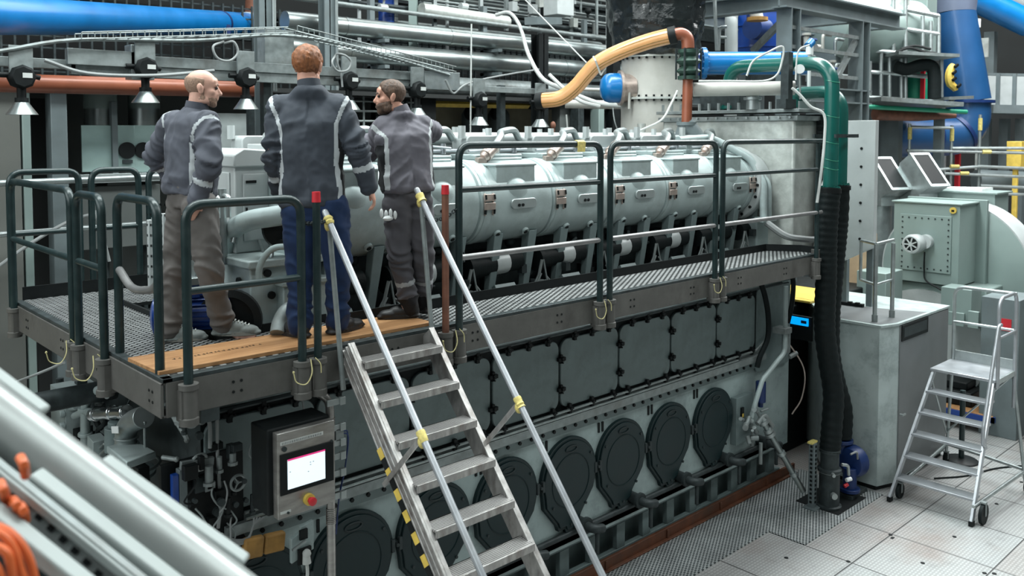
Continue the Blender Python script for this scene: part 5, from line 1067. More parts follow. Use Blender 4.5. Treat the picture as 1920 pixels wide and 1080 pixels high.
for k in range(16):
    p = aY(R.uniform(1510, 1595), R.uniform(75, 165), R.uniform(7.4, 8.4)); b = MB()
    if k % 3 == 0: b.tube(fillet([p, p+V((0, 0, .3)), p+V((.3, 0, .3))], .08), .03, 8)
    elif k % 3 == 1: b.cyl(p, p+V((0, 0, .2)), .05, n=10); b.cyl(p+V((0, 0, .2)), p+V((0, 0, .24)), .08, n=12)
    else: b.cyl(p-V((.12, 0, 0)), p+V((.12, 0, 0)), .045, n=10)
    b.build('fitting', R.choice(('galv', 'galv_dull', 'darkmetal', 'white_duct', 'motor_blue')), vt)
b = MB(); b.box(xa+.4, xb-.3, 7.9, 8.0, 5.0, 5.5); b.build('pipe_panel', 'darkmetal', vt)
tk = thing('storage_tank', (17, 9.0, 5.5), 'grey green horizontal tank behind the steel frame', 'tank')
q = aD(1545, 52, 17); d = V((.8, -.3, 0)).normalized(); b = MB(); b.lathe([(0, -.18), (.4, -.12), (.62, 0), (.65, .1), (.65, 2.2), (.4, 2.35), (0, 2.4)], q, d, 36); b.build('shell', 'blower', tk); b = MB(); b.cyl(aD(1515, 40, 16.3), aD(1515, 40, 16.3)-d*.1, .12, n=18); b.build('manhole', 'copperish', tk)
b = MB(); b.box(q.x-.1, q.x+.1, q.y-.3, q.y+.3, 0, q.z-.5); b.box(q.x+1.4, q.x+1.6, q.y-.9, q.y-.3, 0, q.z-.5); b.build('saddle', 'steel_frame', tk)
q = aD(1633, 45, 17.5); b = MB(); b.lathe([(0, 0), (.45, .02), (.48, .06), (.48, .5), (0, .55)], q, (.8, -.55, 0), 32); o = tag(b.build('silencer', 'lightgrey'), 'pale round silencer end beside the steel frame', 'silencer'); b = MB(); b.cyl(aD(1630, 55, 17.3), aD(1630, 55, 17.3)+V((.1, -.07, 0)), .12, n=16); b.build('opening', 'black', o)
q = aD(1425, 60, 16.5); b = MB(); b.lathe([(.5, -.6), (.52, -.55), (.52, .45), (.5, .5), (0, .52)], q, (0, 0, 1), 30); tkk = tag(b.build('blue_tank', 'blue'), 'deep blue tank behind the grey bent pipe', 'tank'); b = MB(); b.cyl(q-V((0, 0, 6)), q-V((0, 0, .6)), .1); b.build('leg', 'steel_frame', tkk)
for z in (-.3, .1, .35):
    b = MB(); b.lathe([(.52, -.02), (.54, -.02), (.54, .02), (.52, .02)], q+V((0, 0, z)), (0, 0, 1), 30); b.build('hoop', 'blue', tkk)
q = aD(1412, 55, 15.8); b = MB(); b.cyl(q-V((.2, .1, 0)), q+V((.2, -.1, 0)), .2, n=20); b.cyl(q, q+V((0, 0, .3)), .12); tag(b.build('blue_motor', 'motor_blue'), 'dark blue motor in front of the blue tank', 'motor')
b = MB(); b.tube(smooth_curve([aD(1371, 100, 15)-V((0, 0, 5.3)), aD(1371, 100, 15), aD(1371, 40, 15), aD(1378, 10, 15), aD(1395, 2, 15), aD(1412, 10, 15), aD(1420, 35, 15)], 8), .11, 18); o = tag(b.build('bent_pipe', 'lightgrey'), 'grey pipe bent like a walking stick beside the black stack', 'pipe'); b = MB(); e = aD(1420, 36, 15); b.cyl(e-V((0, 0, .03)), e+V((0, 0, .03)), .18, n=18); b.build('flange', 'ochre', o)
rl = thing('far_railing', aX(1350, 90, 14), 'white railing stub between the stack and the bent pipe', 'railing'); b = MB(); b.tube(fillet([aD(1347, 95, 14.5), aD(1349, 52, 14.5), aD(1362, 50, 14.5)], .1), .03, 8); b.tube([aD(1340, 0, 14.2), aD(1344, 95, 14.2)], .03, 8); b.tube([aD(1349, 70, 14.5), aD(1362, 70, 14.5)], .025, 8); b.build('rail', 'galv', rl)
vv = thing('blue_valve', aD(1518, 84, 10.6), 'small blue topped valve above the taller green pipe', 'valve'); q = aD(1518, 84, 10.6); b = MB(); b.cyl(q-V((0, 0, .12)), q, .045, n=12); b.cyl(q-V((0, 0, .75)), q-V((0, 0, .12)), .02); b.build('body', 'white', vv); b = MB(); b.cyl(q-V((.04, 0, .02)), q+V((.05, 0, .04)), .05, n=12); b.build('cap', 'blue_bright', vv)
q = aD(1498, 130, 10.2); gv = thing('pressure_gauge', q, 'round white pressure gauge between the green pipes', 'gauge'); b = MB(); b.cyl(q, q+V((-.05, -.04, 0)), .055, n=20); b.build('dial', 'white', gv); b = MB(); b.tube([q+V((.02, 0, 0)), q+V((.04, 0, -.35))], .012, 8); b.build('stem', 'galv', gv)
# upper platform with railings
up = thing('upper_platform', (17, 6.5, 4.6), 'pale steel gallery with railings and switch boxes, upper right', 'platform')
def pl(pts, r, m='galv', name='rail'): b = MB(); b.tube(pts, r, 8); b.build(name, m, up)
DP = 17.
for pts in ([(1622, 182), (1765, 192)], [(1622, 94), (1768, 105)], [(1632, 135), (1760, 145)], [(1700, 18), (1760, 30)], [(1700, 55), (1760, 64)]): pl([aD(x, y, DP) for x, y in pts], .045)
for x, y0, y1 in ((1631, 115, 180), (1652, 100, 180), (1668, 100, 182), (1698, 0, 188), (1675, 0, 100), (1760, 28, 105), (1765, 108, 190), (1745, 40, 100), (1730, 30, 100), (1690, 110, 185)): pl([aD(x, y0, DP), aD(x, y1, DP)], .04, 'galv', 'upright')
b = MB(); q0, q1 = aD(1622, 188, DP), aD(1770, 198, DP); b.bar(q0, q1, 1.5, .08); b.build('floor_plate', 'galv_dull', up)
b = MB(); q0, q1 = aD(1660, 104, DP), aD(1770, 109, DP); b.bar(q0, q1, 1.2, .06); b.build('upper_floor', 'galv_dull', up)
b = MB(); q = aD(1686, 35, DP+.3); b.box(q.x-.12, q.x+.12, q.y-.15, q.y+.15, q.z-.75, q.z+.6); b.build('switch_box', 'lagging', up, bevel=.01)
b = MB(); q = aD(1722, 45, DP+.9); b.box(q.x-.2, q.x+.3, q.y-.25, q.y+.25, q.z-.7, q.z+.6); b.build('cabinet', 'blower', up, bevel=.01)
b = MB(); b.tube(smooth_curve([aD(x, y, DP-.3) for x, y in ((1680, 125), (1700, 130), (1730, 122), (1750, 130), (1752, 185))]), .12, 12); b.build('black_hose', 'blackrub', up)
b = MB(); b.tube(smooth_curve([aD(x, y, DP-.2) for x, y in ((1680, 98), (1705, 90), (1735, 98), (1755, 100))]), .03, 8); b.tube(smooth_curve([aD(x, y, DP-.2) for x, y in ((1690, 92), (1715, 86), (1745, 92))]), .025, 8); b.build('cable', 'black', up)
for x in (1635, 1762): q = aD(x, 192, DP+.4); b = MB(); b.box(q.x-.08, q.x+.08, q.y-.08, q.y+.08, 0, q.z); b.build('leg', 'steel_frame', up)
q = aD(1716, 165, DP+1); b = MB(); b.cyl(q-V((0, 0, .45)), q+V((0, 0, .3)), .3, n=22); gt_ = tag(b.build('green_barrel', 'green_lite'), 'green barrel behind the gallery railing', 'barrel'); b = MB(); b.bar(q+V((-.25, -.25, -.45)), q+V((-.25, -.25, .5)), .08, .05, up=(1, 0, 0)); b.build('red_post', 'red', gt_)
q = aD(1635, 108, 18); b = MB(); b.box(q.x-.05, q.x+.05, q.y-.2, q.y+.2, q.z-.12, q.z+.12); tag(b.build('monitor', 'teal_lit'), 'small glowing cyan screen beside the steel frame', 'screen')
run('green_pipe', 'thin bright green pipe under the gallery', [aD(1622, 200, 16.4), aD(1812, 210, 16.8)], .045, 'green_lite')
run('rusty_pipe', 'rusty brown pipe above the big blue duct', [aD(1640, 214, 16.8), aD(1720, 218, 17), aD(1790, 217, 17.4)], [.12, .1, .05], 'rust_dark')
b = MB(); q = aD(1700, 192, 16.9); b.bar(aD(1765, 185, 16.8), aD(1810, 183, 17), .4, .06); b.bar(aD(1768, 200, 16.8), aD(1790, 184, 17), .05, .05); tag(b.build('shelf_bracket', 'galv'), 'galvanised bracket beside the tapering blue duct', 'bracket')
# big blue duct
bd = thing('blue_exhaust_duct', (20.3, 7.1, 4.2), 'huge tapering blue duct with elbow and yellow black warning strip, right', 'duct')
D0 = 19.
b = MB(); b.tube([aD(1790, -60, D0), aD(1792, 24, D0)], [.52, .40], 32); b.build('upper_cone', 'blue_grey', bd)
b = MB(); b.tube([aD(1792, 22, D0), aD(1814, 190, D0)], [.395, .47], 32); b.build('tapered_section', 'blue_deep', bd)
b = MB(); q = aD(1815, 191, D0); b.cyl(q-V((0, 0, .03)), q+V((0, 0, .03)), .53, n=32); b.build('joint_flange', 'motor_blue', bd)
el = smooth_curve([aD(1816, 192, D0), aD(1814, 225, D0), aD(1795, 250, D0), aD(1750, 256, D0-.1), aD(1700, 257, D0-.3), aD(1600, 258, D0-.7)], 8)
b = MB(); b.tube(el, [.44]*len(el), 32); b.build('elbow', 'blue_deep', bd)
b = MB(); e = el[26]; d = (el[27]-el[25]).normalized(); b.cyl(e-d*.06, e+d*.06, .475, n=32); e = el[15]; d = (el[16]-el[14]).normalized(); b.cyl(e-d*.04, e+d*.04, .47, n=32); b.build('band', 'motor_blue', bd)
b = MB(); ys = [aD(1787+7*sin(pi*k/8)*-1+ (10-20*abs(k/8-.0))*0 + (8 if k < 2 else 0)*.6, 170-6.2*k, D0-.52) for k in range(9)]; b.tube(ys, [.05, .08, .09, .095, .095, .095, .09, .08, .05], 8); ws = b.build('warning_strip', 'yellow', bd)
b = MB()
for k in range(1, 8, 2): b.bar(ys[k]+V((-.07, -.09, 0)), ys[k]+V((.03, -.11, .06)), .05, .05)
b.build('black_stripe', 'black', ws)
b = MB(); q = aD(1720, 285, D0); b.box(q.x-.1, q.x+.1, q.y-.1, q.y+.1, 0, q.z); b.build('support', 'steel_frame', bd)
run('blue_pipe', 'bright blue pipe slanting out of the top right corner', [aD(1815, -10, 21), aD(1930, 45, 21)], .32, 'blue_bright', n=24)
run('grey_pipe', 'pale grey pipe above the slanting blue one, top right corner', [aD(1840, -30, 22), aD(1930, 5, 22)], .35, 'lightgrey', n=24)
# far right gallery
fg = thing('far_gallery', (22, 6.5, 3), 'grey panelled gallery parapet at the far right', 'gallery')
q0, q1 = aD(1842, 170, 21), aD(1935, 172, 21)
b = MB(); b.bar(q0, q1, .08, .72); b.build('parapet', 'lightgrey', fg); b = MB(); b.bar(q0-V((0, 0, .45)), q1-V((0, 0, .45)), 1.0, .2); b.bar(q0+V((0, 0, .4)), q1+V((0, 0, .4)), .06, .06); b.build('floor_beam', 'steel_frame', fg)
for t in (0, .33, .66, 1.): q = q0.lerp(q1, t)-V((.06, 0, 0)); b = MB(); b.box(q.x-.04, q.x+.04, q.y-.04, q.y+.04, q.z-.5, q.z+.42); b.build('post', 'steel_frame', fg)
for x in (1850, 1885, 1915): q = aD(x, 200, 21.5); b = MB(); b.box(q.x-.1, q.x+.1, q.y-.1, q.y+.1, 0, q.z-.3); b.build('support_column', 'steel_frame', fg)
for x, y0, y1 in ((1858, 60, 140), ): q = aD(x, y0, 21.6); b = MB(); b.box(q.x-.12, q.x+.12, q.y-.12, q.y+.12, aD(x, y1, 21.6).z-.2, q.z); b.build('upper_column', 'steel_frame', fg)
b = MB(); q = aD(1836, 88, 20.6); b.box(q.x-.03, q.x+.03, q.y-.2, q.y+.2, q.z-.25, q.z+.2); b.box(q.x-.02, q.x+.02, q.y-.02, q.y+.02, 0, q.z); tag(b.build('notice_board', 'lagging'), 'small pale board right of the tapering blue duct', 'board')
b = MB(); q = aD(1833, 42, 20.4); b.cyl(q-V((0, 0, .12)), q+V((0, 0, .08)), .07, n=12); tag(b.build('wall_lamp', 'white'), 'tiny white lamp right of the tapering blue duct', 'lamp')
# scaffold in front of the blue duct
sc = thing('scaffold', (17.5, 6, 0), 'scaffold of pale tubes with yellow couplers in front of the blue duct', 'scaffold')
DS = 17.2
for x, y0 in ((1706, 232), (1785, 235), (1838, 215)):
    q = aD(x, y0, DS); b = MB(); b.tube([(q.x, q.y, 0), q], .03, 8); b.build('standard', 'galv', sc)
    b = MB(); e = aD(x, y0+18, DS); b.cyl(e-V((0, 0, .12)), e+V((0, 0, .12)), .04, n=10); b.build('coupler', 'tape_yellow', sc)
for a, c in (((1706, 238), (1787, 240)), ((1700, 282), (1930, 287)), ((1785, 278), (1930, 278)), ((1760, 318), (1840, 312)), ((1770, 325), (1930, 332)), ((1838, 348), (1930, 352)), ((1780, 360), (1930, 365)), ((1838, 312), (1930, 316))):
    b = MB(); b.tube([aD(*a, DS), aD(*c, DS)], .03, 8); b.build('ledger', 'galv', sc)
for x, y in ((1850, 285), (1808, 325), (1790, 312)):
    b = MB(); b.tube([aD(x-8, y, DS-.02), aD(x+8, y, DS-.02)], .037, 8); b.build('coupler', 'tape_yellow', sc)
for px, py, w, h, m, lab in ((1795, 335, .1, 1.2, 'red', 'red post beyond the scaffold'), (1905, 290, .3, .6, 'yellow', 'yellow machine part beyond the scaffold at the right edge'), (1770, 320, .06, 1.4, 'white', 'white post beyond the scaffold')):
    q = aD(px, py, 19.5); b = MB(); b.box(q.x-w/2, q.x+w/2, q.y-w/2, q.y+w/2, q.z-h/2-(2 if w < .2 else 0), q.z+h/2); 
    if w > .2: b.box(q.x-.05, q.x+.05, q.y-.05, q.y+.05, 0, q.z)
    tag(b.build('far_post', m, bevel=.01), lab, 'post')
run('dark_pipe', 'dark wide pipe below the scaffold tubes at the right', [aD(1830, 338, 20), aD(1930, 342, 20)], .25, 'steel_frame')
# ------------------------------------------------------------------ far side rooms, behind the men
YB = 13.6
def panel(name, m, lab, cat, px0, py0, px1, py1, y=YB, th=.12, par=None):
    p = aY(px0, py1, y); q = aY(px1, py0, y); b = MB(); b.box(p.x, q.x, y, y+th, 0 if par is None else min(p.z, q.z), max(p.z, q.z))
    return tag(b.build(name, m, bevel=.006), lab, cat) if par is None else b.build(name, m, par, bevel=.006)
b = MB(); b.box(-4, 20, 14.6, 14.75, 0, 5.05); struct(b.build('wall_test_cell', 'hall_grey'), 'dim grey wall of the rear test cells', 'wall')
b = MB(); b.box(-4, 20, 12.3, 14.6, 4.98, 5.05); struct(b.build('wall_test_cell_roof', 'wall_dark'), 'dark roof slab over the rear test cells', 'roof')
def colm(px0, px1, m, lab, y=12.5, z1=4.98):
    p, q = aY(px0, 250, y), aY(px1, 250, y); b = MB(); b.box(p.x, q.x, y, y+.25, 0, z1); return tag(b.build('wall_column', m, bevel=.01), lab, 'column')
colm(-30, 38, 'concrete', 'pale concrete pillar at the left edge'); colm(42, 58, 'blower', 'narrow grey green upright beside the left pillar'); colm(96, 127, 'steel_frame', 'grey pillar between the dark openings at the left')
colm(498, 520, 'concrete', 'pillar hidden behind the tall man'); colm(790, 818, 'black', 'black pillar right of the bearded man'); colm(1050, 1075, 'hall_grey', 'grey pillar under the end of the orange hose')
pn = thing('glazed_cabin', aY(220, 330, 13), 'row of pale glass panes of a test cabin behind the left railing', 'cabin')
panel('pane', 'glass_tint', '', '', 154, 235, 213, 323, 13.0, .03, pn); panel('pane', 'glass_tint', '', '', 219, 235, 252, 323, 13.0, .03, pn); panel('pane', 'glass_tint', '', '', 253, 235, 300, 323, 13.0, .03, pn)
panel('frame_bar', 'steel_frame', '', '', 212, 190, 220, 330, 12.95, .1, pn); panel('sill', 'cover_plate', '', '', 150, 323, 300, 345, 12.9, .5, pn); panel('base_panel', 'hall_grey', '', '', 150, 345, 300, 470, 13.0, .1, pn)
for x in (238, 268):
    q = aY(x, 282, 12.99); b = MB(); b.cyl(q, q-V((0, .02, 0)), .12, n=24); b.build('port_hole', 'black', pn)
b = MB(); q = aY(239, 303, 12.985); b.box(q.x-.07, q.x+.07, 12.97, 12.99, q.z-.025, q.z+.025); b.build('name_plate', 'darkmetal', pn)
for x, l in ((188, 'left'), (270, 'right')):
    q = aY(x, 232, 13.3); t = aY(x, 185, 13.3); b = MB(); b.cyl(q-V((0, 0, .1)), t, .22, n=24); o = tag(b.build('silencer_drum', 'steel_pipe'), 'shiny steel drum above the cabin panes, the %s one' % l, 'drum'); b = MB(); b.cyl(t-V((0, 0, .15)), t+V((0, 0, .1)), .225, n=24); b.build('collar', 'blower', o); b = MB(); b.cyl((q.x, q.y, 0), q, .08); b.build('pedestal', 'darkmetal', o)
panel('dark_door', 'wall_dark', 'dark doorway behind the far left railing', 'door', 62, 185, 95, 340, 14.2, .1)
panel('side_board', 'hall_grey', 'dim board with conduit beside the grey pillar', 'board', 66, 185, 92, 420, 14.3, .05)
panel('grey_partition', 'cover_plate', 'plain grey green partition board right of the balding man', 'partition', 405, 213, 468, 312, 12.6, .06)
pp = aY(474, 220, 11.5); b = MB(); b.box(pp.x-.07, pp.x+.07, 11.45, 11.55, 0, 5.0); tag(b.build('slotted_upright', 'perforated'), 'perforated steel upright between the balding man and the tall man', 'post')
run('rear_handrail', 'pale handrail behind the platform, left side', [aY(-30, 345, 11.8), aY(330, 330, 11.8)], .04, 'galv')
run('rear_handrail', 'lower pale rail behind the platform, left side', [aY(-30, 442, 11.6), aY(330, 415, 11.6)], .035, 'galv')
strand('slack_line', 'cable_grey', aYp([(-10, 505, 10.5), (60, 455, 10.5), (130, 415, 10.6), (180, 400, 10.8)]), .02, 'slack grey cable slanting behind the left railing', 'cable')
strand('slack_line', 'cable_grey', aYp([(178, 395, 10.5), (195, 450, 10.4), (205, 490, 10.4)]), .018, 'loose pale cable hanging behind the left railing', 'cable')
# boxes behind and right of the balding man: shelf with hoses
sh = thing('pipe_shelf', aY(430, 340, 10.5), 'shelf of stacked pale pipes right of the balding man', 'shelf')
for k in range(5): b = MB(); z = aY(430, 312+14*k, 10.6).z; b.tube([(4.2, 10.6, z), (6.1, 10.6, z)], .05, 10); b.build('pipe', ('galv', 'white_duct', 'galv_dull')[k % 3], sh)
b = MB(); b.tube(fillet([aY(412, 420, 10.4), aY(412, 318, 10.4), aY(428, 318, 10.4), aY(428, 420, 10.4)], .1), .035, 8); b.build('frame', 'galv', sh); b = MB(); b.tube([(4.3, 10.55, aY(430, 304, 10.6).z), (6.0, 10.55, aY(430, 304, 10.6).z)], .03, 8); b.build('blue_hose', 'blue_bright', sh)
b = MB(); b.box(4.3, 4.4, 10.5, 10.7, 0, 4.1); b.box(5.9, 6.0, 10.5, 10.7, 0, 4.1); b.build('stand', 'darkmetal', sh)
# behind the tall and bearded men
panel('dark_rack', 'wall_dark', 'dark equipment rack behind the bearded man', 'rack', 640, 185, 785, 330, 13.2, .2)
R = random.Random(8); 
mr = thing('wire_rack', aY(690, 250, 12.6), 'rack of small fittings between the tall man and the bearded man', 'rack')
for k in range(6): b = MB(); z = 4.9-.17*k; b.tube([(7.2, 12.6, z), (9.6, 12.6, z)], .02, 6); b.build('shelf_bar', 'galv_dull', mr)
for k in range(5): b = MB(); x = 7.3+.5*k; b.tube([(x, 12.6, 2), (x, 12.6, 5.0)], .02, 6); b.build('upright', 'galv_dull', mr)
for k in range(18): b = MB(); x = R.uniform(7.2, 9.5); z = R.uniform(4.0, 4.95); b.cyl((x, 12.5, z), (x+R.uniform(-.1, .1), 12.5, z+R.uniform(.05, .15)), R.uniform(.02, .06), n=10); b.build('fitting', R.choice(('darkmetal', 'galv', 'beige', 'black')), mr)
panel('beige_board', 'beige', 'dull beige wall board right of the bearded man', 'board', 815, 206, 1052, 280, 14.4, .05)
run('yellow_girder', 'yellow crane girder behind the bearded man and lamps', [aY(815, 194, 13.4), aY(990, 198, 13.4)], .07, 'yellow', 'girder', 4)
rt = thing('receiver_tank', aY(900, 230, 13.8), 'pair of grey pressure vessels behind the hanging lamp', 'tank')
for x0, x1 in ((868, 905), (915, 955)):
    q, t = aY((x0+x1)/2, 275, 13.9), aY((x0+x1)/2, 206, 13.9); b = MB(); b.lathe([(.0, -.2), (.2, -.1), (.24, 0), (.24, t.z-q.z-.1), (.18, t.z-q.z), (0, t.z-q.z+.05)], q, (0, 0, 1), 20); b.cyl((q.x, q.y, 0), q, .1); v = b.build('vessel', 'steel_frame', rt); b = MB(); c = aY((x0+x1)/2, 212, 13.62); b.cyl(c, c+V((0, .1, 0)), .15, n=18); b.build('hatch', 'black', v)
q = aY(1037, 235, 10.6); b = MB(); b.sph(q, (.05, .05, .07)); b.cyl((q.x, q.y, 0), q, .03); tag(b.build('red_valve', 'rust_dark'), 'small dark red valve under the orange hose', 'valve')
panel('dark_opening', 'wall_dark', 'dark opening under the white pipe left of the duct', 'opening', 1075, 208, 1175, 285, 12.8, .1)
for px, m in ((1090, 'darkmetal'), (1128, 'blower')): colm(px-5, px+5, m, 'thin upright in the dark opening %s' % ('nearer the orange hose' if px < 1100 else 'nearer the white duct'), 12.2)
# dark filler beams added so the roof space reads deep and shaded
for z, y in ((7.6, 16.5), (6.6, 17.5), (8.6, 16)):
    b = MB(); ibeam(b, (-6, y, z), (26, y, z), .5, .3, .04); tag(b.build('dark_filler_beam', 'darkmetal'), 'added dark filler beam across the rear of the hall, %s' % {7.6: 'middle one', 6.6: 'lowest one', 8.6: 'highest one'}[z], 'girder')
def lattice(b):
    for k in range(40): b.box(2+.36*k, 2.03+.36*k, 14.5, 14.53, 5.055, 6.6); b.box(2.18+.36*k, 2.21+.36*k, 14.5, 14.53, 5.055, 6.6)
    for k in range(9): b.box(2, 16.4, 14.535, 14.555, 5.1+.18*k, 5.125+.18*k)
one(lattice, 'mesh_fence', 'darkmetal', 'dark steel lattice behind the silver pipes', 'fence')
# machines low at the left behind the platform
one(lambda b: (b.box(-1.2, 1.1, 9.0, 10.5, 0, 3.05), b.box(-1.3, 1.2, 8.9, 10.6, 3.05, 3.1)), 'side_cabinet', 'darkmetal', 'dark cabinet beyond the left end of the platform', 'cabinet', bevel=.02)
one(lambda b: b.box(-.2, 1.5, 7.4, 8.6, 0, 2.55), 'low_cabinet', 'beige', 'low beige cabinet by the left platform corner', 'cabinet', bevel=.02)
# ------------------------------------------------------------------ people
def remeshed(mb, voxel, it=3, fac=.5):
    me = mb.mesh('tmp'); bm = bmesh.new(); bm.from_mesh(me); bmesh.ops.recalc_face_normals(bm, faces=bm.faces); bm.to_mesh(me); bm.free()
    o = bpy.data.objects.new('tmp', me); COL.objects.link(o)
    r = o.modifiers.new('r', 'REMESH'); r.mode = 'VOXEL'; r.voxel_size = voxel
    s = o.modifiers.new('s', 'SMOOTH'); s.factor = fac; s.iterations = it
    dg = bpy.context.evaluated_depsgraph_get(); dg.update(); out = bpy.data.meshes.new_from_object(o.evaluated_get(dg)); bpy.data.objects.remove(o); bpy.data.meshes.remove(me); return out
def finish(me, name, m, parent, origin):
    o = V(origin); 
    for v in me.vertices: v.co -= o
    me.name = name; me.materials.clear(); me.materials.append(MATS[m]); me.polygons.foreach_set('use_smooth', [True]*len(me.polygons)); me.update()
    ob = bpy.data.objects.new(name, me); COL.objects.link(ob); put(ob, o, parent); return ob
def limb(b, pts, rad, n=14, sub=6):
    c = smooth_curve(pts, sub); m = len(pts)-1; rr = []
    for i in range(len(c)): t = i/sub; k = min(int(t), m-1); f = t-k; f = f*f*(3-2*f); rr.append(rad[k]*(1-f)+rad[k+1]*f)
    b.tube(c, rr, n); b.sph(pts[0], rad[0], n, 8); b.sph(pts[-1], rad[-1]*.98, n, 8)
def loft(b, rings, n=28, e=2.5):
    vs = []; fs = []
    for c, u, w in rings:
        for k in range(n):
            a = 2*pi*k/n; ca, sa = cos(a), sin(a); vs.append(V(c)+V(u)*(abs(ca)**(2/e)*(1 if ca > 0 else -1))+V(w)*(abs(sa)**(2/e)*(1 if sa > 0 else -1)))
    for i in range(len(rings)-1):
        for k in range(n): k2 = (k+1) % n; fs.append((i*n+k, i*n+k2, (i+1)*n+k2, (i+1)*n+k))
    fs.append(tuple(range(n-1, -1, -1))); fs.append(tuple((len(rings)-1)*n+k for k in range(n))); b.add(vs, fs)
def segd(p, a, c):
    d = c-a; t = max(0, min(1, (p-a).dot(d)/d.length_squared)); return (p-a-d*t).length, t
def cloth(name, base, dark, strip, rough=.75):
    m = bpy.data.materials.new(name); m.use_nodes = True; nt = m.node_tree; N = nt.nodes; L = nt.links; bs = N['Principled BSDF']
    tc = N.new('ShaderNodeTexCoord'); nz = N.new('ShaderNodeTexNoise'); nz.inputs['Scale'].default_value = 9; nz.inputs['Detail'].default_value = 6; L.new(tc.outputs['Object'], nz.inputs['Vector'])
    cr = N.new('ShaderNodeMapRange'); cr.inputs[1].default_value = .3; cr.inputs[2].default_value = .7; cr.inputs[3].default_value = .86; cr.inputs[4].default_value = 1.12; L.new(nz.outputs['Fac'], cr.inputs[0])
    def thr(a):
        at = N.new('ShaderNodeAttribute'); at.attribute_name = a; r = N.new('ShaderNodeMapRange'); r.inputs[1].default_value = .42; r.inputs[2].default_value = .58; L.new(at.outputs['Fac'], r.inputs[0]); return r.outputs[0]
    def mix(f, a, c):
        x = N.new('ShaderNodeMix'); x.data_type = 'RGBA'; L.new(f, x.inputs[0])
        if isinstance(a, tuple): x.inputs[6].default_value = a+(1,)
        else: L.new(a, x.inputs[6])
        x.inputs[7].default_value = c+(1,); return x.outputs[2]
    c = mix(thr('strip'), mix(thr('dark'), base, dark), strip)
    mu = N.new('ShaderNodeMix'); mu.data_type = 'RGBA'; mu.blend_type = 'MULTIPLY'; mu.inputs[0].default_value = 1; L.new(c, mu.inputs[6]); L.new(cr.outputs[0], mu.inputs[7]); L.new(mu.outputs[2], bs.inputs['Base Color'])
    bs.inputs['Roughness'].default_value = rough; bs.inputs['Sheen Weight'].default_value = .04; bs.inputs['Specular IOR Level'].default_value = .3
    n3 = N.new('ShaderNodeTexNoise'); n3.inputs['Scale'].default_value = 260; L.new(tc.outputs['Object'], n3.inputs['Vector']); bp = N.new('ShaderNodeBump'); bp.inputs['Strength'].default_value = .25; bp.inputs['Distance'].default_value = .002; L.new(n3.outputs['Fac'], bp.inputs['Height']); L.new(bp.outputs[0], bs.inputs['Normal'])
    MATS[name] = m
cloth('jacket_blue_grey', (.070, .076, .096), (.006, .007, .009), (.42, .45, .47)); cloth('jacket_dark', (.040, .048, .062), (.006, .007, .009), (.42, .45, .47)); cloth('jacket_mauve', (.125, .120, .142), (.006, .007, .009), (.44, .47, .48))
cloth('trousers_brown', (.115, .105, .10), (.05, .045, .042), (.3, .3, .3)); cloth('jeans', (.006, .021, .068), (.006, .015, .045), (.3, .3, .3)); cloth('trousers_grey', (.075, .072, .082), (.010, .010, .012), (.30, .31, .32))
mat('skin', (.56, .30, .22), .5, 0, .08, 30, spec=.35); mat('skin_pale', (.62, .36, .28), .48, 0, .08, 30, spec=.35)
mat('hair_ginger', (.22, .078, .026), .55, 0, .45, 60, stretch=(1, 1, .25), bump=.5, bscale=120); mat('hair_brown', (.085, .048, .030), .6, 0, .45, 70, stretch=(1, 1, .3), bump=.5, bscale=130); mat('hair_stubble', (.27, .17, .12), .7, 0, .35, 90)
mat('shoe_grey', (.16, .18, .175), .7, 0, .15, 20); mat('shoe_black', (.012, .012, .013), .5, 0, .2, 20); mat('sole', (.20, .20, .18), .7, 0, .1); mat('eye', (.02, .015, .012), .15)

def hand(b, w, d, nrm, side, s=1., curl=.6):
    """wrist w, finger direction d, palm normal nrm (fingers curl towards it), side: direction of the thumb"""
    d = d.normalized(); nrm = (nrm-d*nrm.dot(d)).normalized(); sd = (side-d*side.dot(d)-nrm*side.dot(nrm)).normalized()
    M = Matrix((sd, d, nrm)).transposed()
    b.sph(w+d*.045*s, (.040*s, .052*s, .0165*s), 14, 8, R=M); b.sph(w+d*.07*s, (.041*s, .025*s, .014*s), 12, 8, R=M); b.sph(w+d*.02*s, (.028*s, .03*s, .019*s), 12, 8, R=M)
    for k, (o, l) in enumerate(((.030, .078), (.010, .088), (-.011, .082), (-.031, .064))):
        p = w+d*.082*s+sd*o*s; q = [p-d*.02*s, p]; a = 0; L3 = (l*.45, l*.31, l*.24)
        for j in range(3): a += curl*(.55 if j == 0 else .8)*(1+.12*k); q.append(q[-1]+(d*cos(a)+nrm*sin(a))*L3[j]*s+sd*o*.25*L3[j]*12*s*.1)
        b.tube(q, [.0098*s, .0100*s, .0092*s, .0086*s, .0076*s], 10); b.sph(q[-1], .0077*s, 8, 6); [b.sph(x, .0096*s, 8, 6) for x in q[1:-1]]
    t = w+d*.022*s+sd*.026*s; q = [t, t+(sd*.7+d*.7+nrm*.2)*.034*s, t+(sd*.85+d*1.55+nrm*.5)*.036*s, t+(sd*.75+d*2.3+nrm*.8)*.034*s]; b.tube(q, [.015*s, .0125*s, .011*s, .0085*s], 10); b.sph(q[-1], .0086*s, 8, 6); b.sph(q[1], .0125*s, 8, 6); b.sph(q[2], .0108*s, 8, 6)

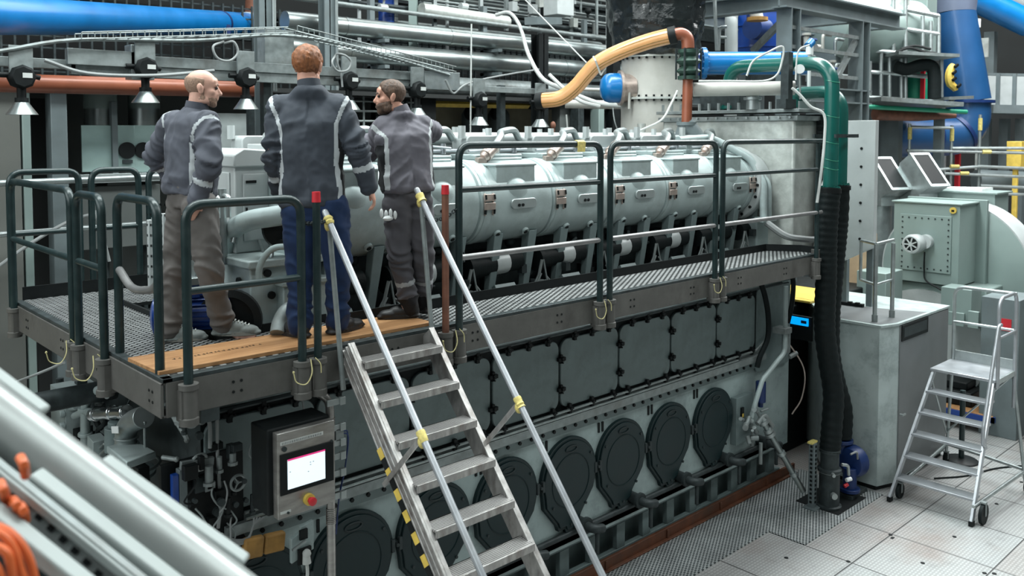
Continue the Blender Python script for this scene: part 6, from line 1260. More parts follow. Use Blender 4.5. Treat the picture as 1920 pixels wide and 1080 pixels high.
def headfn(M, c):
    T = lambda x, y, z: c+M@V((x, y, z)); return T
def build_person(name_label, J, hgt, cat='person', jacket='jacket_blue_grey', trousers='jeans', hair='hair_ginger', hstyle='full', shoes='shoe_black', skin='skin', face=(0, 1, 0), roll=0, opts={}):
    base = V(((J['lank'].x+J['rank'].x)/2, (J['lank'].y+J['rank'].y)/2, ZP+.0))
    t = thing('person', base, name_label, cat); s = hgt/1.80
    ls, rs = J['lsh'], J['rsh']; R_ = (rs-ls).normalized(); pel, neck = J['pel'], J['neck']; upv = (neck-pel).normalized(); F_ = upv.cross(R_).normalized(); R2 = F_.cross(upv).normalized()
    pl_, pr_ = J['lhip'], J['rhip']; PR = (pr_-pl_); PR.z = 0; PR.normalize(); PF = V((0, 0, 1)).cross(PR).normalized()
    fv = V(face).normalized(); hx = fv.cross(V((0, 0, 1))).normalized(); hu = hx.cross(fv); M = Matrix((hx, fv, hu)).transposed()@Matrix.Rotation(roll, 3, 'Y'); hc = J['head']; T = headfn(M, hc)
    # ---- body, one continuous surface
    b = MB(); S = s
    def E(x, y, z, r, rot=None): b.sph(T(x*S, y*S, z*S), tuple(q*S for q in r), 20, 14, R=M if rot is None else M@rot)
    E(0, -.012, .034, (.076, .098, .086)); E(0, .03, -.03, (.060, .066, .082)); E(0, .052, -.082, (.040, .036, .030)); E(0, .069, -.098, (.022, .020, .018))
    for sx in (-1, 1):
        E(sx*.038, .055, -.020, (.026, .028, .024)); E(sx*.046, .015, -.075, (.020, .04, .026)); E(sx*.027, .080, .024, (.026, .014, .011)); E(sx*.0775, -.008, -.008, (.010, .020, .033), Matrix.Rotation(-.15*sx, 3, 'Z')@Matrix.Rotation(.15, 3, 'X')); E(sx*.084, -.016, .006, (.008, .018, .024), Matrix.Rotation(-.5*sx, 3, 'Z')); E(sx*.012, .094, -.034, (.010, .011, .009))
    E(0, .072, .045, (.055, .022, .032)); E(0, .080, -.055, (.026, .020, .020)); E(0, .097, -.052, (.021, .008, .006)); E(0, .094, -.066, (.018, .009, .007))
    b.tube([T(0, .086*S, .018*S), T(0, .098*S, -.006*S), T(0, .114*S, -.030*S)], [.010*S, .011*S, .013*S], 12); E(0, .113, -.031, (.0125, .011, .010))
    limb(b, [T(0, -.022*S, -.03*S), T(0, -.028*S, -.09*S), neck+V((0, 0, .02)), neck-upv*.04+F_*.02], [.058*s, .056*s, .053*s, .03*s], 18)
    ch = pel.lerp(neck, .62)
    loft(b, [(pel-upv*.10, R2*.12*s, F_*.08*s), (pel, R2*.14*s, F_*.09*s), (pel.lerp(neck, .3), R2*.13*s, F_*.085*s), (ch, R2*.15*s, F_*.09*s), (((ls+rs)/2-upv*.05), R2*.11*s, F_*.04*s), (neck-upv*.05, R2*.05*s, F_*.035*s)])
    for a in ('l', 'r'):
        limb(b, [J[a+'sh'], J[a+'el'], J[a+'wr']], [.058*s, .043*s, .029*s]); limb(b, [J[a+'hip'], J[a+'kn'], J[a+'ank']], [.088*s, .058*s, .042*s])
        ft = J[a+'toe']-J[a+'ank']; b.tube([J[a+'ank'], J[a+'ank']+ft*.5+V((0, 0, -.03)), J[a+'toe']], [.042*s, .04*s, .03*s], 12)
        if a+'hand' in J: d = J[a+'hand']-J[a+'wr']
        else: d = J[a+'wr']-J[a+'el']
        sd = J.get(a+'thumb', F_); nr = J.get(a+'palm', -R2 if a == 'r' else R2); hand(b, J[a+'wr'], d, V(nr), V(sd), s*1.02, opts.get('curl', .55)); limb(b, [J[a+'wr']-d.normalized()*.05, J[a+'wr']+d.normalized()*.025], [.030*s, .026*s])
    me = remeshed(b, .0062, 2, .45); body = finish(me, 'body', skin, t, base)
    # eyes and brows
    b = MB()
    for sx in (-1, 1): b.sph(T(sx*.030*S, .0855*S, .007*S), .0105*S, 10, 8)
    b.build('eye', 'eye', body)
    b = MB()
    for sx in (-1, 1): b.tube([T(sx*.014*S, .095*S, .026*S), T(sx*.032*S, .093*S, .031*S), T(sx*.05*S, .079*S, .024*S)], [.005*S, .0055*S, .003*S], 8)
    b.build('eyebrow', hair, body)
    # hair
    def shell(name, keep, grow, m, amp, par, extra=None):
        b = MB(); n, mm = 72, 52; vs = []; idx = {}
        for i in range(mm+1):
            th = pi*i/mm
            for k in range(n):
                a = 2*pi*k/n; dv = V((sin(th)*cos(a), sin(th)*sin(a), cos(th))); best = 0
                for (c, r) in SHELLS:
                    o = -V(c); q = V((dv.x/r[0], dv.y/r[1], dv.z/r[2])); oo = V((o.x/r[0], o.y/r[1], o.z/r[2])); A = q.dot(q); B_ = q.dot(oo); C_ = oo.dot(oo)-1; D_ = B_*B_-A*C_
                    if D_ > 0: best = max(best, (-B_+sqrt(D_))/A)
                p = dv*best; kf = keep(p)
                g = grow*(min(1, max(0, kf)/.012)) - (.004 if kf <= 0 else 0); p = p*(1+g/p.length)+dv*amp*(noise.noise(p*55)+.6*noise.noise(p*120))*(1 if kf > 0 else 0); vs.append((p, kf))
        fs = []
        for i in range(mm):
            for k in range(n):
                k2 = (k+1) % n; q = (i*n+k, i*n+k2, (i+1)*n+k2, (i+1)*n+k)
                if any(vs[j][1] > -.006 for j in q): fs.append(q)
        used = sorted({j for f in fs for j in f}); mp = {j: i for i, j in enumerate(used)}
        b.add([T(*(vs[j][0]*S)) for j in used], [tuple(mp[j] for j in f) for f in fs]); return b.build(name, m, par)
    SHELLS = [((0, -.012, .034), (.078, .100, .088)), ((0, .03, -.03), (.062, .068, .084)), ((0, .052, -.082), (.042, .038, .032)), ((0, .069, -.098), (.024, .022, .020)), ((-.046, .015, -.075), (.022, .042, .028)), ((.046, .015, -.075), (.022, .042, .028)), ((0, .080, -.055), (.028, .022, .022))]
    if hstyle == 'full': kf = lambda p: min(.075-p.y-(.0 if p.z > .06 else (.06-p.z)*.75), p.z+.078-(max(0, p.y+.02)*.9)); g, am = .014, .007
    elif hstyle == 'bald': kf = lambda p: min(.012-p.y, p.z+.072, .062-p.z+p.y*-.10); g, am = .0035, .001
    else: kf = lambda p: min(.070-p.y-(.0 if p.z > .055 else (.055-p.z)*.8), p.z+.068-(max(0, p.y+.02)*.8)); g, am = .009, .003
    shell('hair', kf, g, 'hair_stubble' if hstyle == 'bald' else hair, am, body)
    if hstyle == 'beard': shell('beard', lambda p: min(p.y-.004, -.036-p.z-max(0, p.y-.06)*.35), .012, hair, .003, body)
    if hstyle == 'bald': shell('beard', lambda p: min(p.y-.05, -.062-p.z), .003, 'hair_stubble', .001, body)
    # ---- jacket
    hem = pel-upv*.03*s; b = MB(); jw = opts.get('jw', 1.)
    L_ = lambda f: hem.lerp(neck, f)
    sh_mid = (ls+rs)/2
    loft(b, [(hem-upv*.01, R2*.190*s*jw, F_*.135*s*jw), (L_(.04), R2*.197*s*jw, F_*.142*s*jw), (L_(.25), R2*.190*s*jw, F_*.137*s*jw), (L_(.5), R2*.205*s*jw, F_*.145*s*jw), (L_(.7), R2*.212*s*jw, F_*.140*s*jw), (sh_mid-upv*.005, R2*.20*s, F_*.115*s), (sh_mid+upv*.045*s, R2*.15*s, F_*.090*s), (neck-upv*.005, R2*.094*s, F_*.090*s), (neck+upv*.02, R2*.074*s, F_*.07*s)])
    for a in ('l', 'r'):
        e, w = J[a+'el'], J[a+'wr']; limb(b, [J[a+'sh'], J[a+'sh'].lerp(e, .5), e, e.lerp(w, .55), w], [.088*s, .078*s, .068*s, .060*s, .052*s], 18); limb(b, [J[a+'sh'], sh_mid.lerp(J[a+'sh'], .5)], [.085*s, .085*s], 16)
    me = remeshed(b, .0105, 3, .5)
    st_ = me.attributes.new('strip', 'FLOAT', 'POINT'); dk = me.attributes.new('dark', 'FLOAT', 'POINT'); me.update()
    nrm = [v.normal.copy() for v in me.vertices]; sv = []; dvv = []; seed = V((hgt*7, hgt*3, 1)); LH = (neck-hem).length
    for v, n in zip(me.vertices, nrm):
        p = v.co.copy(); h = (p-hem).dot(upv)/LH; u = (p-hem).dot(R2); wv = (p-hem).dot(F_)
        arm = None; bd = 9
        for a in ('l', 'r'):
            d1, t1 = segd(p, J[a+'sh'], J[a+'el']); d2, t2 = segd(p, J[a+'el'], J[a+'wr'])
            for dd, tt, sg in ((d1, t1, 0), (d2, t2, 1)):
                if dd < bd: bd = dd; arm = (a, sg, tt)
        edge_u = .166*s+.012*s*max(0, (.25-h)/.25)+.085*s*max(0, (h-.68)/.30); x = abs(abs(u)-edge_u)
        inarm = bd < .1*s and (arm[1] == 1 or arm[2] > .3 or abs(u) > .2*s)
        if inarm and abs(u) < .15*s and arm[1] == 0 and arm[2] < .35: inarm = False
        q = p+seed
        if inarm:
            a, sg, tt = arm; ax = ((J[a+'el']-J[a+'sh']) if sg == 0 else (J[a+'wr']-J[a+'el'])).normalized(); al = (p-J[a+'el']).dot(ax); k = 1.0+1.3*math.exp(-(al/.09)**2)
            v.co += n*(.030*k*(.36-abs(noise.noise(V((al*15+noise.noise(q*5)*1.5, q.x*5, q.y*5)))))+.003*noise.noise(q*24))
            sv.append(1. if (sg == 1 and .42 < tt < .56) or (sg == 0 and tt < .4 and x < .0125*s and wv < .05 and h > .6) else 0.); dvv.append(0.)
        else:
            k = .7+.9*max(0, 1-abs(h-.12)/.2); v.co += n*(.034*k*(.34-abs(noise.noise(V((u*8+h*3*(1 if u > 0 else -1)+noise.noise(q*3.5)*1.3, wv*6, h*2.6+seed.x)))))+.010*noise.noise(q*8)+.004*(.3-abs(noise.noise(q*19)))+.003*noise.noise(q*26))
            if h < .055: v.co += n*.004
            edge_u = .166*s+.012*s*max(0, (.25-h)/.25)+.085*s*max(0, (h-.68)/.30); x = abs(abs(u)-edge_u)
            on = x < .0125*s and h < .97 and h > .02 and wv < .05
            yoke = False
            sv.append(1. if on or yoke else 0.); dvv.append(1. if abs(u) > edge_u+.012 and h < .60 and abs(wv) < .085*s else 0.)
    st_ = me.attributes['strip']; st_.data.foreach_set('value', sv); me.attributes['dark'].data.foreach_set('value', dvv)
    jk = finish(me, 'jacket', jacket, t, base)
    b = MB(); b.lathe([(.074*s, -.02), (.073*s, .02), (.069*s, .052*s), (.062*s, .05*s), (.066*s, .0), (.06*s, -.02)], neck+upv*.004, (T(0, -.02, -.06)-neck+upv*.1), 26); b.build('collar', jacket, jk)
    # ---- trousers
    b = MB(); loft(b, [(pel-V((0, 0, .13*s)), PR*.15*s, PF*.11*s), (pel-V((0, 0, .03)), PR*.172*s, PF*.123*s), (pel+V((0, 0, .06)), PR*.168*s, PF*.118*s)])
    for a in ('l', 'r'):
        h_, k_, an = J[a+'hip'], J[a+'kn'], J[a+'ank']; limb(b, [h_, h_.lerp(k_, .5), k_, k_.lerp(an, .5), an+V((0, 0, -.015))], [.108*s, .098*s, .079*s, .073*s, .070*s], 18)
    me = remeshed(b, .0105, 3, .5); me.attributes.new('strip', 'FLOAT', 'POINT'); me.attributes.new('dark', 'FLOAT', 'POINT'); nrm = [v.normal.copy() for v in me.vertices]; sv = []; dvv = []
    for v, n in zip(me.vertices, nrm):
        p = v.co.copy(); q = p+seed; best = (9, 0)
        for a in ('l', 'r'):
            d2, t2 = segd(p, J[a+'kn'], J[a+'ank'])
            if d2 < best[0]: best = (d2, t2, a)
        kz = min(J['lkn'].z, J['rkn'].z); az = J['lank'].z
        k = .8+1.2*math.exp(-((p.z-kz)/.10)**2)+1.5*math.exp(-((p.z-az-.05)/.07)**2)
        v.co += n*(.026*k*(.34-abs(noise.noise(V((p.z*11+noise.noise(q*4)*1.8+q.x*6, q.x*5, q.y*5)))))+.005*noise.noise(q*13)+.002*noise.noise(q*30))
        sv.append(1. if opts.get('legband') and best[0] < .12 and .50 < best[1] < .58 else 0.); dvv.append(1. if opts.get('legband') and best[1] > .80 else 0.)
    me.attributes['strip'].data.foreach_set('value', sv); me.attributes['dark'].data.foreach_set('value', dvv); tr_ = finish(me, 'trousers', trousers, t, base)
    # ---- shoes
    for a in ('l', 'r'):
        an, to = J[a+'ank'], J[a+'toe']; d = to-an; d.z = 0; d.normalize(); sd = d.cross(V((0, 0, 1))); g = opts.get('ground', ZP)+(opts.get(a+'lift', 0)); c = V((an.x, an.y, g)); Mx = Matrix((sd, d, V((0, 0, 1)))).transposed(); b = MB()
        b.sph(c+d*.155*s+V((0, 0, .032)), (.050*s, .075*s, .034*s), 16, 10, R=Mx); b.sph(c+d*.07*s+V((0, 0, .045)), (.047*s, .09*s, .048*s), 16, 10, R=Mx); b.sph(c-d*.025*s+V((0, 0, .05)), (.042*s, .05*s, .052*s), 16, 10, R=Mx); b.tube([c+V((0, 0, .06)), c+V((0, 0, .115))], [.05*s, .046*s], 16)
        for k in range(9): f = k/8; b.sph(c+d*(-.055+.27*f)*s+V((0, 0, .016)), ((.040+.012*sin(pi*f*.85+.5))*s, .03*s, .017), 14, 6, R=Mx)
        me = remeshed(b, .007, 2); sh_ = finish(me, 'shoe', shoes, t, c)
        b = MB(); pts = []
        for k in range(28):
            aa = 2*pi*k/28; f = sin(aa); pts.append(c+d*(.083+.148*f)*s+sd*cos(aa)*(.047+.008*f)*s)
        b.hull4([p+V((0, 0, 0)) for p in pts], [p+V((0, 0, .024)) for p in pts], 0); b.build('sole', 'sole' if shoes == 'shoe_grey' else 'shoe_black', sh_)
        if shoes == 'shoe_grey':
            b = MB()
            for k in range(5): q = c+d*(.075+.022*k)*s+V((0, 0, .098-.008*k)); b.tube([q-sd*.022, q+V((0, 0, .006)), q+sd*.022], .004, 6)
            b.build('lace', 'cable_white', sh_)
    return t, T, jk, tr_

# tall man, back turned
d = 5.74; g = ZP+.018
J = dict(head=aD(578, 124, d+.02), neck=aD(580, 167, d-.02), lsh=aD(527, 204, d-.0), rsh=aD(634, 202, d+.02), pel=aD(586, 372, d+.02), lel=aD(515, 288, d-.03), lwr=aD(527, 368, d+.14), lhand=aD(532, 392, d+.2), rel=aD(668, 272, d+.0), rwr=aD(692, 352, d+.10), rhand=aD(705, 382, d+.15), lhip=aD(561, 388, d), rhip=aD(622, 388, d), lkn=aD(563, 500, d+.04), rkn=aD(634, 498, d+.06), lank=aZ(563, 634, g)+V((.02, .04, .09)), rank=aZ(632, 624, g)+V((0, 0, .09)))
J['lank'] = V((J['lank'].x, J['lank'].y, g+.09)); J['rank'] = V((J['rank'].x, J['rank'].y, g+.09)); J['ltoe'] = V((J['lank'].x-.03, J['lank'].y+.2, g)); J['rtoe'] = V((J['rank'].x+.19, J['rank'].y+.05, g))
J['rpalm'] = (-.4, .2, .1); J['rthumb'] = (.5, .8, 0)
build_person('tall ginger haired person seen from behind, dark work jacket and blue jeans, arms hanging', J, 1.92, hair='hair_ginger', hstyle='full', trousers='jeans', face=(.80, .62, -.02), jacket='jacket_dark', opts=dict(ground=g))
# balding man stepping to the right
d = 5.66; g = ZP-.005
J = dict(head=aD(380, 166, d+.0), neck=aD(368, 207, d-.0), rsh=aD(386, 232, d-.13), lsh=aD(325, 232, d+.14), pel=aD(357, 352, d+.02), rel=aD(392, 305, d-.22), rwr=aD(369, 377, d-.20), rhand=aD(355, 408, d-.2), lel=aD(292, 294, d+.26), lwr=aD(318, 335, d+.34), lhand=aD(335, 350, d+.3), rhip=aD(374, 384, d-.07), lhip=aD(345, 384, d+.08), rkn=aD(392, 500, d-.08), lkn=aD(330, 500, d+.09))
q = aZ(420, 628, g+.02); J['rank'] = V((q.x, q.y, g+.095)); q = aZ(318, 634, g+.02); J['lank'] = V((q.x, q.y, g+.095)); J['rtoe'] = J['rank']+V((.17, -.12, -.09)); J['ltoe'] = J['lank']+V((.18, -.09, -.09))
J['rpalm'] = (.1, .6, .1); J['rthumb'] = (.8, .3, 0)
build_person('balding smiling person in grey work jacket stepping right on the grated deck', J, 1.80, hstyle='bald', hair='hair_stubble', trousers='trousers_brown', shoes='shoe_grey', jacket='jacket_blue_grey', face=(.84, -.42, -.06), skin='skin_pale', opts=dict(ground=g, rlift=.02, curl=.6))
# bearded man facing the engine
d = 6.28; g = ZP+.018
J = dict(head=aD(731, 182, d+.0), neck=aD(752, 214, d+.02), lsh=aD(722, 240, d-.02), rsh=aD(787, 236, d+.10), pel=aD(764, 350, d+.0), lel=aD(684, 287, d+.10), lwr=aD(668, 262, d+.34), lhand=aD(664, 255, d+.42), rel=aD(808, 246, d+.30), rwr=aD(778, 258, d+.50), rhand=aD(765, 260, d+.55), lhip=aD(745, 384, d-.04), rhip=aD(786, 384, d+.06), lkn=aD(748, 474, d-.02), rkn=aD(792, 474, d+.08))
q = aZ(768, 590, g+.02); J['lank'] = V((q.x, q.y, g+.09)); q = aZ(800, 583, g+.02); J['rank'] = V((q.x, q.y+.04, g+.09)); J['ltoe'] = J['lank']+V((-.17, .10, -.09)); J['rtoe'] = J['rank']+V((-.04, .19, -.09))
J['lthumb'] = (0, 0, 1); J['rthumb'] = (0, 0, 1)
t3, T3, jk3, tr3 = build_person('bearded person in grey work jacket leaning towards the engine, looking left', J, 1.78, hstyle='beard', hair='hair_brown', trousers='trousers_grey', jacket='jacket_mauve', face=(-.82, .40, -.04), skin='skin', opts=dict(ground=g, legband=True))
b = MB(); q = aD(725, 400, 6.14)
for k in range(4): b.sph(q+V((.025*k-.03, -.02*k+.02, -.01*(k % 2))), (.014, .014, .034), 8, 6)
b.sph(q+V((.01, -.005, -.035)), (.045, .03, .02), 10, 6); b.build('gloves', 'white', tr3)
# ------------------------------------------------------------------ front end of the engine (left) and gear on the deck
b = MB(); b.box(2.78, 3.32, 5.66, 6.5, 2.72, 3.44); b.box(2.75, 3.36, 5.62, 6.55, 3.40, 3.46); fb = b.build('gear_case', 'engine', eng, bevel=.012)
b = MB(); b.box(2.98, 3.40, 5.56, 5.66, 2.75, 3.28); b.box(2.96, 3.42, 5.54, 5.68, 3.26, 3.30); b.build('side_cover', 'engine_wall', fb, bevel=.01)
b = MB()
for x, y, z in ((2.90, 5.65, 3.36), (2.93, 5.65, 3.2), (3.02, 5.53, 3.2), (2.77, 5.8, 3.3), (2.77, 6.2, 3.3)): b.cyl((x, y, z), (x, y-.02, z) if y < 5.7 else (x-.02, y, z), .028, n=14)
b.each('port', 'black', fb)
b = MB(); b.box(2.86, 3.42, 6.05, 7.2, 3.46, 4.12); b.prism([(2.84, 4.10), (3.44, 4.10), (3.44, 4.20), (2.92, 4.24), (2.84, 4.19)], (0, 6.02, 0), (1, 0, 0), (0, 0, 1), (0, 1.2, 0)); fc_ = b.build('front_end_cover', 'lightgrey', eng, bevel=.012)
b = MB()
for k in range(3):
    y = 6.12+.35*k; b.box(2.845, 2.862, y, y+.28, 3.52, 4.06)
b.box(2.92, 3.12, 6.035, 6.052, 3.55, 4.05); b.box(3.16, 3.38, 6.035, 6.052, 3.55, 4.05); dpn = b.build('door_panel', 'lightgrey', fc_, bevel=.006)
b = MB(); b.box(2.94, 3.02, 6.025, 6.04, 3.98, 4.0); b.box(3.2, 3.28, 6.025, 6.04, 3.98, 4.0); b.box(2.935, 2.945, 6.02, 6.04, 3.72, 3.8); b.each('latch', 'black', dpn)
def dpt(l): return [aD(x, y, d) for x, y, d in l]
b = MB(); b.tube(smooth_curve(dpt([(424, 490, 6.5), (425, 452, 6.45), (440, 428, 6.35), (470, 413, 6.2), (505, 407, 6.1), (545, 401, 6.0)])), .072, 20); b.cyl(aD(424, 458, 6.46), aD(424, 452, 6.46), .085, n=18); b.build('air_pipe', 'engine', eng)
b = MB(); b.tube(smooth_curve(dpt([(485, 530, 5.9), (486, 505, 5.9), (497, 480, 5.9), (515, 465, 5.9), (540, 462, 5.9)])), .022, 12); b.build('oil_pipe', 'engine_wall', eng)
b = MB(); b.tube(smooth_curve(dpt([(520, 625, 5.8), (524, 605, 5.85), (537, 583, 5.9), (560, 570, 6.0)])), .05, 14); b.build('drain_pipe', 'galv_dull', eng)
b = MB(); b.lathe([(.0, -.03), (.2, -.03), (.22, 0), (.22, .05), (.17, .06), (.16, .02), (0, .02)], aD(432, 600, 6.0), (-.6, -.8, 0), 32); b.build('flywheel_guard', 'black', eng)
q = aD(528, 430, 6.2); b = MB(); b.lathe([(.0, 0), (.13, .01), (.15, .05), (.15, .12), (0, .13)], q, (.6, .8, 0), 28); b.cyl(q-V((.03, .04, .1)), q-V((.0, .0, .1)), .03); b.build('turbine_cover', 'black', eng)
b = MB(); b.box(2.55, 2.62, 5.9, 5.98, 2.7, 3.6); b.box(2.6, 2.64, 5.86, 5.9, 2.7, 3.5); b.build('bracket_column', 'darkmetal', eng)
rnd = random.Random(77)
for k in range(10):
    b = MB(); p = aD(rnd.uniform(398, 520), rnd.uniform(440, 620), rnd.uniform(6.1, 6.5)); 
    if k % 2: b.cyl(p, p+V((rnd.uniform(-.1, .1), .03, rnd.uniform(.05, .2))), rnd.uniform(.012, .03), n=10)
    else: b.tube(smooth_curve([p, p+V((.06, 0, .06)), p+V((.1, .05, .18)), p+V((.22, .05, .16))]), .012, 8)
    b.build('fitting', rnd.choice(('galv', 'darkmetal', 'galv_dull')), eng)
for x in (2.66, 2.74): b = MB(); b.tube([(x, 6.0, 3.4), (x, 6.0, 3.95)], .03, 10); b.tube(fillet([(x, 5.98, 3.9), (x, 5.9, 3.9), (x, 5.9, 3.75)], .03), .018, 8); b.build('riser', 'galv', eng)
mo = thing('electric_motor', aD(375, 590, 5.98), 'blue electric pump motor on the deck behind the balding man', 'motor')
c = aD(372, 588, 6.02); ax = V((.86, -.5, 0)).normalized()
b = MB(); b.cyl(c-ax*.2, c+ax*.16, .13, n=24); b.cyl(c+ax*.16, c+ax*.22, .15, n=24); b.lathe([(.14, 0), (.14, .08), (.09, .1), (0, .1)], c-ax*.2, -ax, 24); b.build('stator', 'blue', mo)
b = MB(); u, w_, _ = basis(ax)
for k in range(22): t = 2*pi*k/22; p = c+(u*cos(t)+w_*sin(t))*.14; b.bar(p-ax*.17, p+ax*.13, .006, .03, up=(u*cos(t)+w_*sin(t)))
b.build('cooling_fin', 'motor_blue', mo)
b = MB(); b.obox(c+V((0, 0, .17)), (.16, .13, .1)); b.build('terminal_box', 'blue', mo, bevel=.008); b = MB(); b.obox(c+V((0, 0, .24)), (.2, .17, .05)); b.obox(c+V((.02, .02, .32)), (.1, .08, .12)); b.cyl(c+V((.1, -.06, .2)), c+V((.12, -.06, .34)), .01); b.build('valve_top', 'galv', mo, bevel=.004)
b = MB(); b.obox(c-V((0, 0, .16)), (.34, .3, .04)); b.build('foot', 'black', mo)
fl_ = thing('slotted_posts', aD(300, 490, 7.4), 'bundle of pale slotted posts standing beyond the balding man', 'posts')
for k in range(6):
    q = aD(281+9*k, 400+abs(k-3)*4, 7.5-.02*k); z0 = 2.98; b = MB(); b.box(q.x-.022, q.x+.022, q.y-.022, q.y+.022, z0, q.z); p_ = b.build('post', 'lightgrey', fl_, bevel=.004); b = MB()
    for j in range(8): z = z0+.12+j*.09; b.box(q.x-.024, q.x-.021, q.y-.008, q.y+.008, z, z+.02); b.box(q.x-.008, q.x+.008, q.y-.024, q.y-.021, z, z+.02)
    b.build('slot', 'black', p_)
# lower front end: pumps and pipework under the platform
fe = thing('pump_set', (2.1, 6.3, 0), 'dark pumps, valves and pipes on the engine front below the platform', 'pump set')
def fx(px, py, x=2.15): return aX(px, py, x)
def part(name, m, f, bevel=.004, par=None): b = MB(); f(b); return b.build(name, m, par or fe, bevel=bevel)
part('back_plate', 'darkmetal', lambda b: b.box(2.40, 2.46, 5.52, 7.7, .5, 2.66))
p, q = fx(108, 800), fx(134, 738); part('filter_block', 'engine', lambda b: (b.box(2.1, 2.4, min(p.y, q.y), max(p.y, q.y), p.z-.35, q.z), [b.cyl((2.06, q.y+.02, q.z-.06-.1*k), (2.1, q.y+.02, q.z-.06-.1*k), .03, n=10) for k in range(4)]))
part('riser_pipe', 'engine', lambda b: (b.tube(smooth_curve([fx(160, 890), fx(160, 800), fx(161, 760), fx(168, 740), fx(185, 732), fx(200, 730)]), .036, 14), [b.cyl(fx(160, y), fx(160, y-6), .055, n=14) for y in (770, 817, 858, 874)]))
part('elbow_pipe', 'engine', lambda b: (b.tube(smooth_curve([fx(124, 800), fx(124, 775), fx(130, 766), fx(143, 762)]), .03, 12), b.cyl(fx(124, 800), fx(124, 786), .05), b.cyl(fx(121, 830), fx(121, 800), .06)))
part('chrome_cylinder', 'chrome', lambda b: (b.cyl(fx(176, 777), fx(238, 772), .045, n=18), b.cyl(fx(176, 777), fx(182, 776), .055, n=18), b.cyl(fx(208, 774), fx(213, 774), .055), b.cyl(fx(231, 773), fx(238, 773), .055)))
part('flex_elbow', 'galv', lambda b: (b.tube(smooth_curve([fx(237, 848), fx(236, 825), fx(237, 808), fx(243, 795), fx(256, 786), fx(270, 782)]), .075, 18), [b.tube([fx(237, y)+V((.078*cos(t), .078*sin(t), 0)) for t in [2*pi*k/18 for k in range(18)]], .008, 6, closed=True) for y in (845, 832, 820)]))
part('triangle_flange', 'engine', lambda b: b.hull4([fx(200, 836, 2.0)-V((0, 0, .05)), fx(237, 866, 1.85)-V((0, 0, .05)), fx(292, 846, 2.1)-V((0, 0, .05)), fx(255, 826, 2.3)-V((0, 0, .05))], [fx(200, 836, 2.0), fx(237, 866, 1.85), fx(292, 846, 2.1), fx(255, 826, 2.3)], 0), .008)
part('pump_body', 'engine_panel', lambda b: (b.cyl(fx(245, 930), fx(245, 885), .13, n=24), b.cyl(fx(245, 889), fx(245, 883), .17, n=24), b.cyl(fx(215, 845), fx(215, 800), .07), b.cyl(fx(216, 800), fx(216, 790), .05)))
part('white_ring', 'galv', lambda b: b.tube([fx(243, 872)+V((.20*cos(t), .20*sin(t), 0)) for t in [2*pi*k/30 for k in range(30)]], .012, 6, closed=True))
part('stay_rod', 'galv', lambda b: b.cyl(fx(272, 842), fx(271, 790), .01, n=8))
part('support_rib', 'engine', lambda b: b.bar(fx(180, 900), fx(182, 820), .1, .14))
part('support_rib', 'engine', lambda b: b.bar(fx(148, 905), fx(146, 830), .08, .08))
part('twin_rods', 'galv', lambda b: (b.cyl(fx(182, 858), fx(206, 836), .012, n=8), b.cyl(fx(176, 850), fx(196, 832), .01, n=8)))
part('cross_pipe', 'engine', lambda b: b.tube(smooth_curve([fx(140, 780), fx(160, 772), fx(185, 775)]), .03, 12))
part('tag_plate', 'white', lambda b: b.bar(fx(210, 806, 2.05), fx(222, 806, 2.05), .01, .05))
rnd = random.Random(31)
for k in range(34):
    p = fx(rnd.uniform(110, 390), rnd.uniform(735, 960), rnd.uniform(2.1, 2.38)); t = k % 4; r = rnd.uniform(.012, .04)
    if t == 0: part('fitting', rnd.choice(('darkmetal', 'engine_panel', 'galv_dull')), lambda b: (b.cyl(p, p+V((0, 0, rnd.uniform(.06, .25))), r, n=10), b.cyl(p, p+V((0, 0, .02)), r*1.6, n=10)), 0)
    elif t == 1: part('fitting', rnd.choice(('darkmetal', 'engine_panel', 'black')), lambda b: b.obox(p, (rnd.uniform(.05, .12), rnd.uniform(.05, .15), rnd.uniform(.05, .15))), .004)
    elif t == 2: part('small_pipe', rnd.choice(('darkmetal', 'galv_dull', 'engine_wall')), lambda b: b.tube(smooth_curve([p, p+V((-.03, rnd.uniform(-.15, .15), .05)), p+V((-.05, rnd.uniform(-.2, .2), .2)), p+V((0, rnd.uniform(-.3, .3), .3))]), r*.6, 8), 0)
    else: part('fitting', 'galv_dull', lambda b: (b.cyl(p, p+V((-.05, rnd.uniform(-.1, .1), 0)), r, n=8), b.sph(p, r*1.2, 8, 6)), 0)
# side of the engine near the control panel: gauges, plugs, wires
sg = thing('sensor_cluster', (2.5, 5.3, 1.2), 'cluster of black sensors, plugs and cables left of the control panel', 'sensors')
def fy(px, py, y=5.36): return aY(px, py, y)
def spart(name, m, f, bevel=.003): b = MB(); f(b); return b.build(name, m, sg, bevel=bevel)
spart('backing_plate', 'black', lambda b: (b.prism([(0, 0), (.55, 0), (.55, 1.0), (0, 1.0)], (2.05, 5.44, 1.25), (1, 0, 0), (0, 0, 1), (0, .04, 0))))
p, q = fy(325, 975), fy(332, 890); spart('blue_strip', 'blue', lambda b: b.box(p.x, p.x+.04, 5.36, 5.40, p.z, q.z))
p, q = fy(338, 965), fy(346, 880); spart('grey_strip', 'steel_frame', lambda b: b.box(p.x, p.x+.05, 5.36, 5.42, p.z, q.z))
q = fy(446, 905, 5.30); spart('hand_wheel', 'galv_dull', lambda b: (b.tube([q+V((.05*cos(t), 0, .05*sin(t))) for t in [2*pi*k/20 for k in range(20)]], .009, 6, closed=True), b.cyl(q, q+V((0, .05, 0)), .012), [b.bar(q, q+V((.05*cos(t), 0, .05*sin(t))), .008, .008, up=(0, 1, 0)) for t in (0, 2.1, 4.2)]), 0)
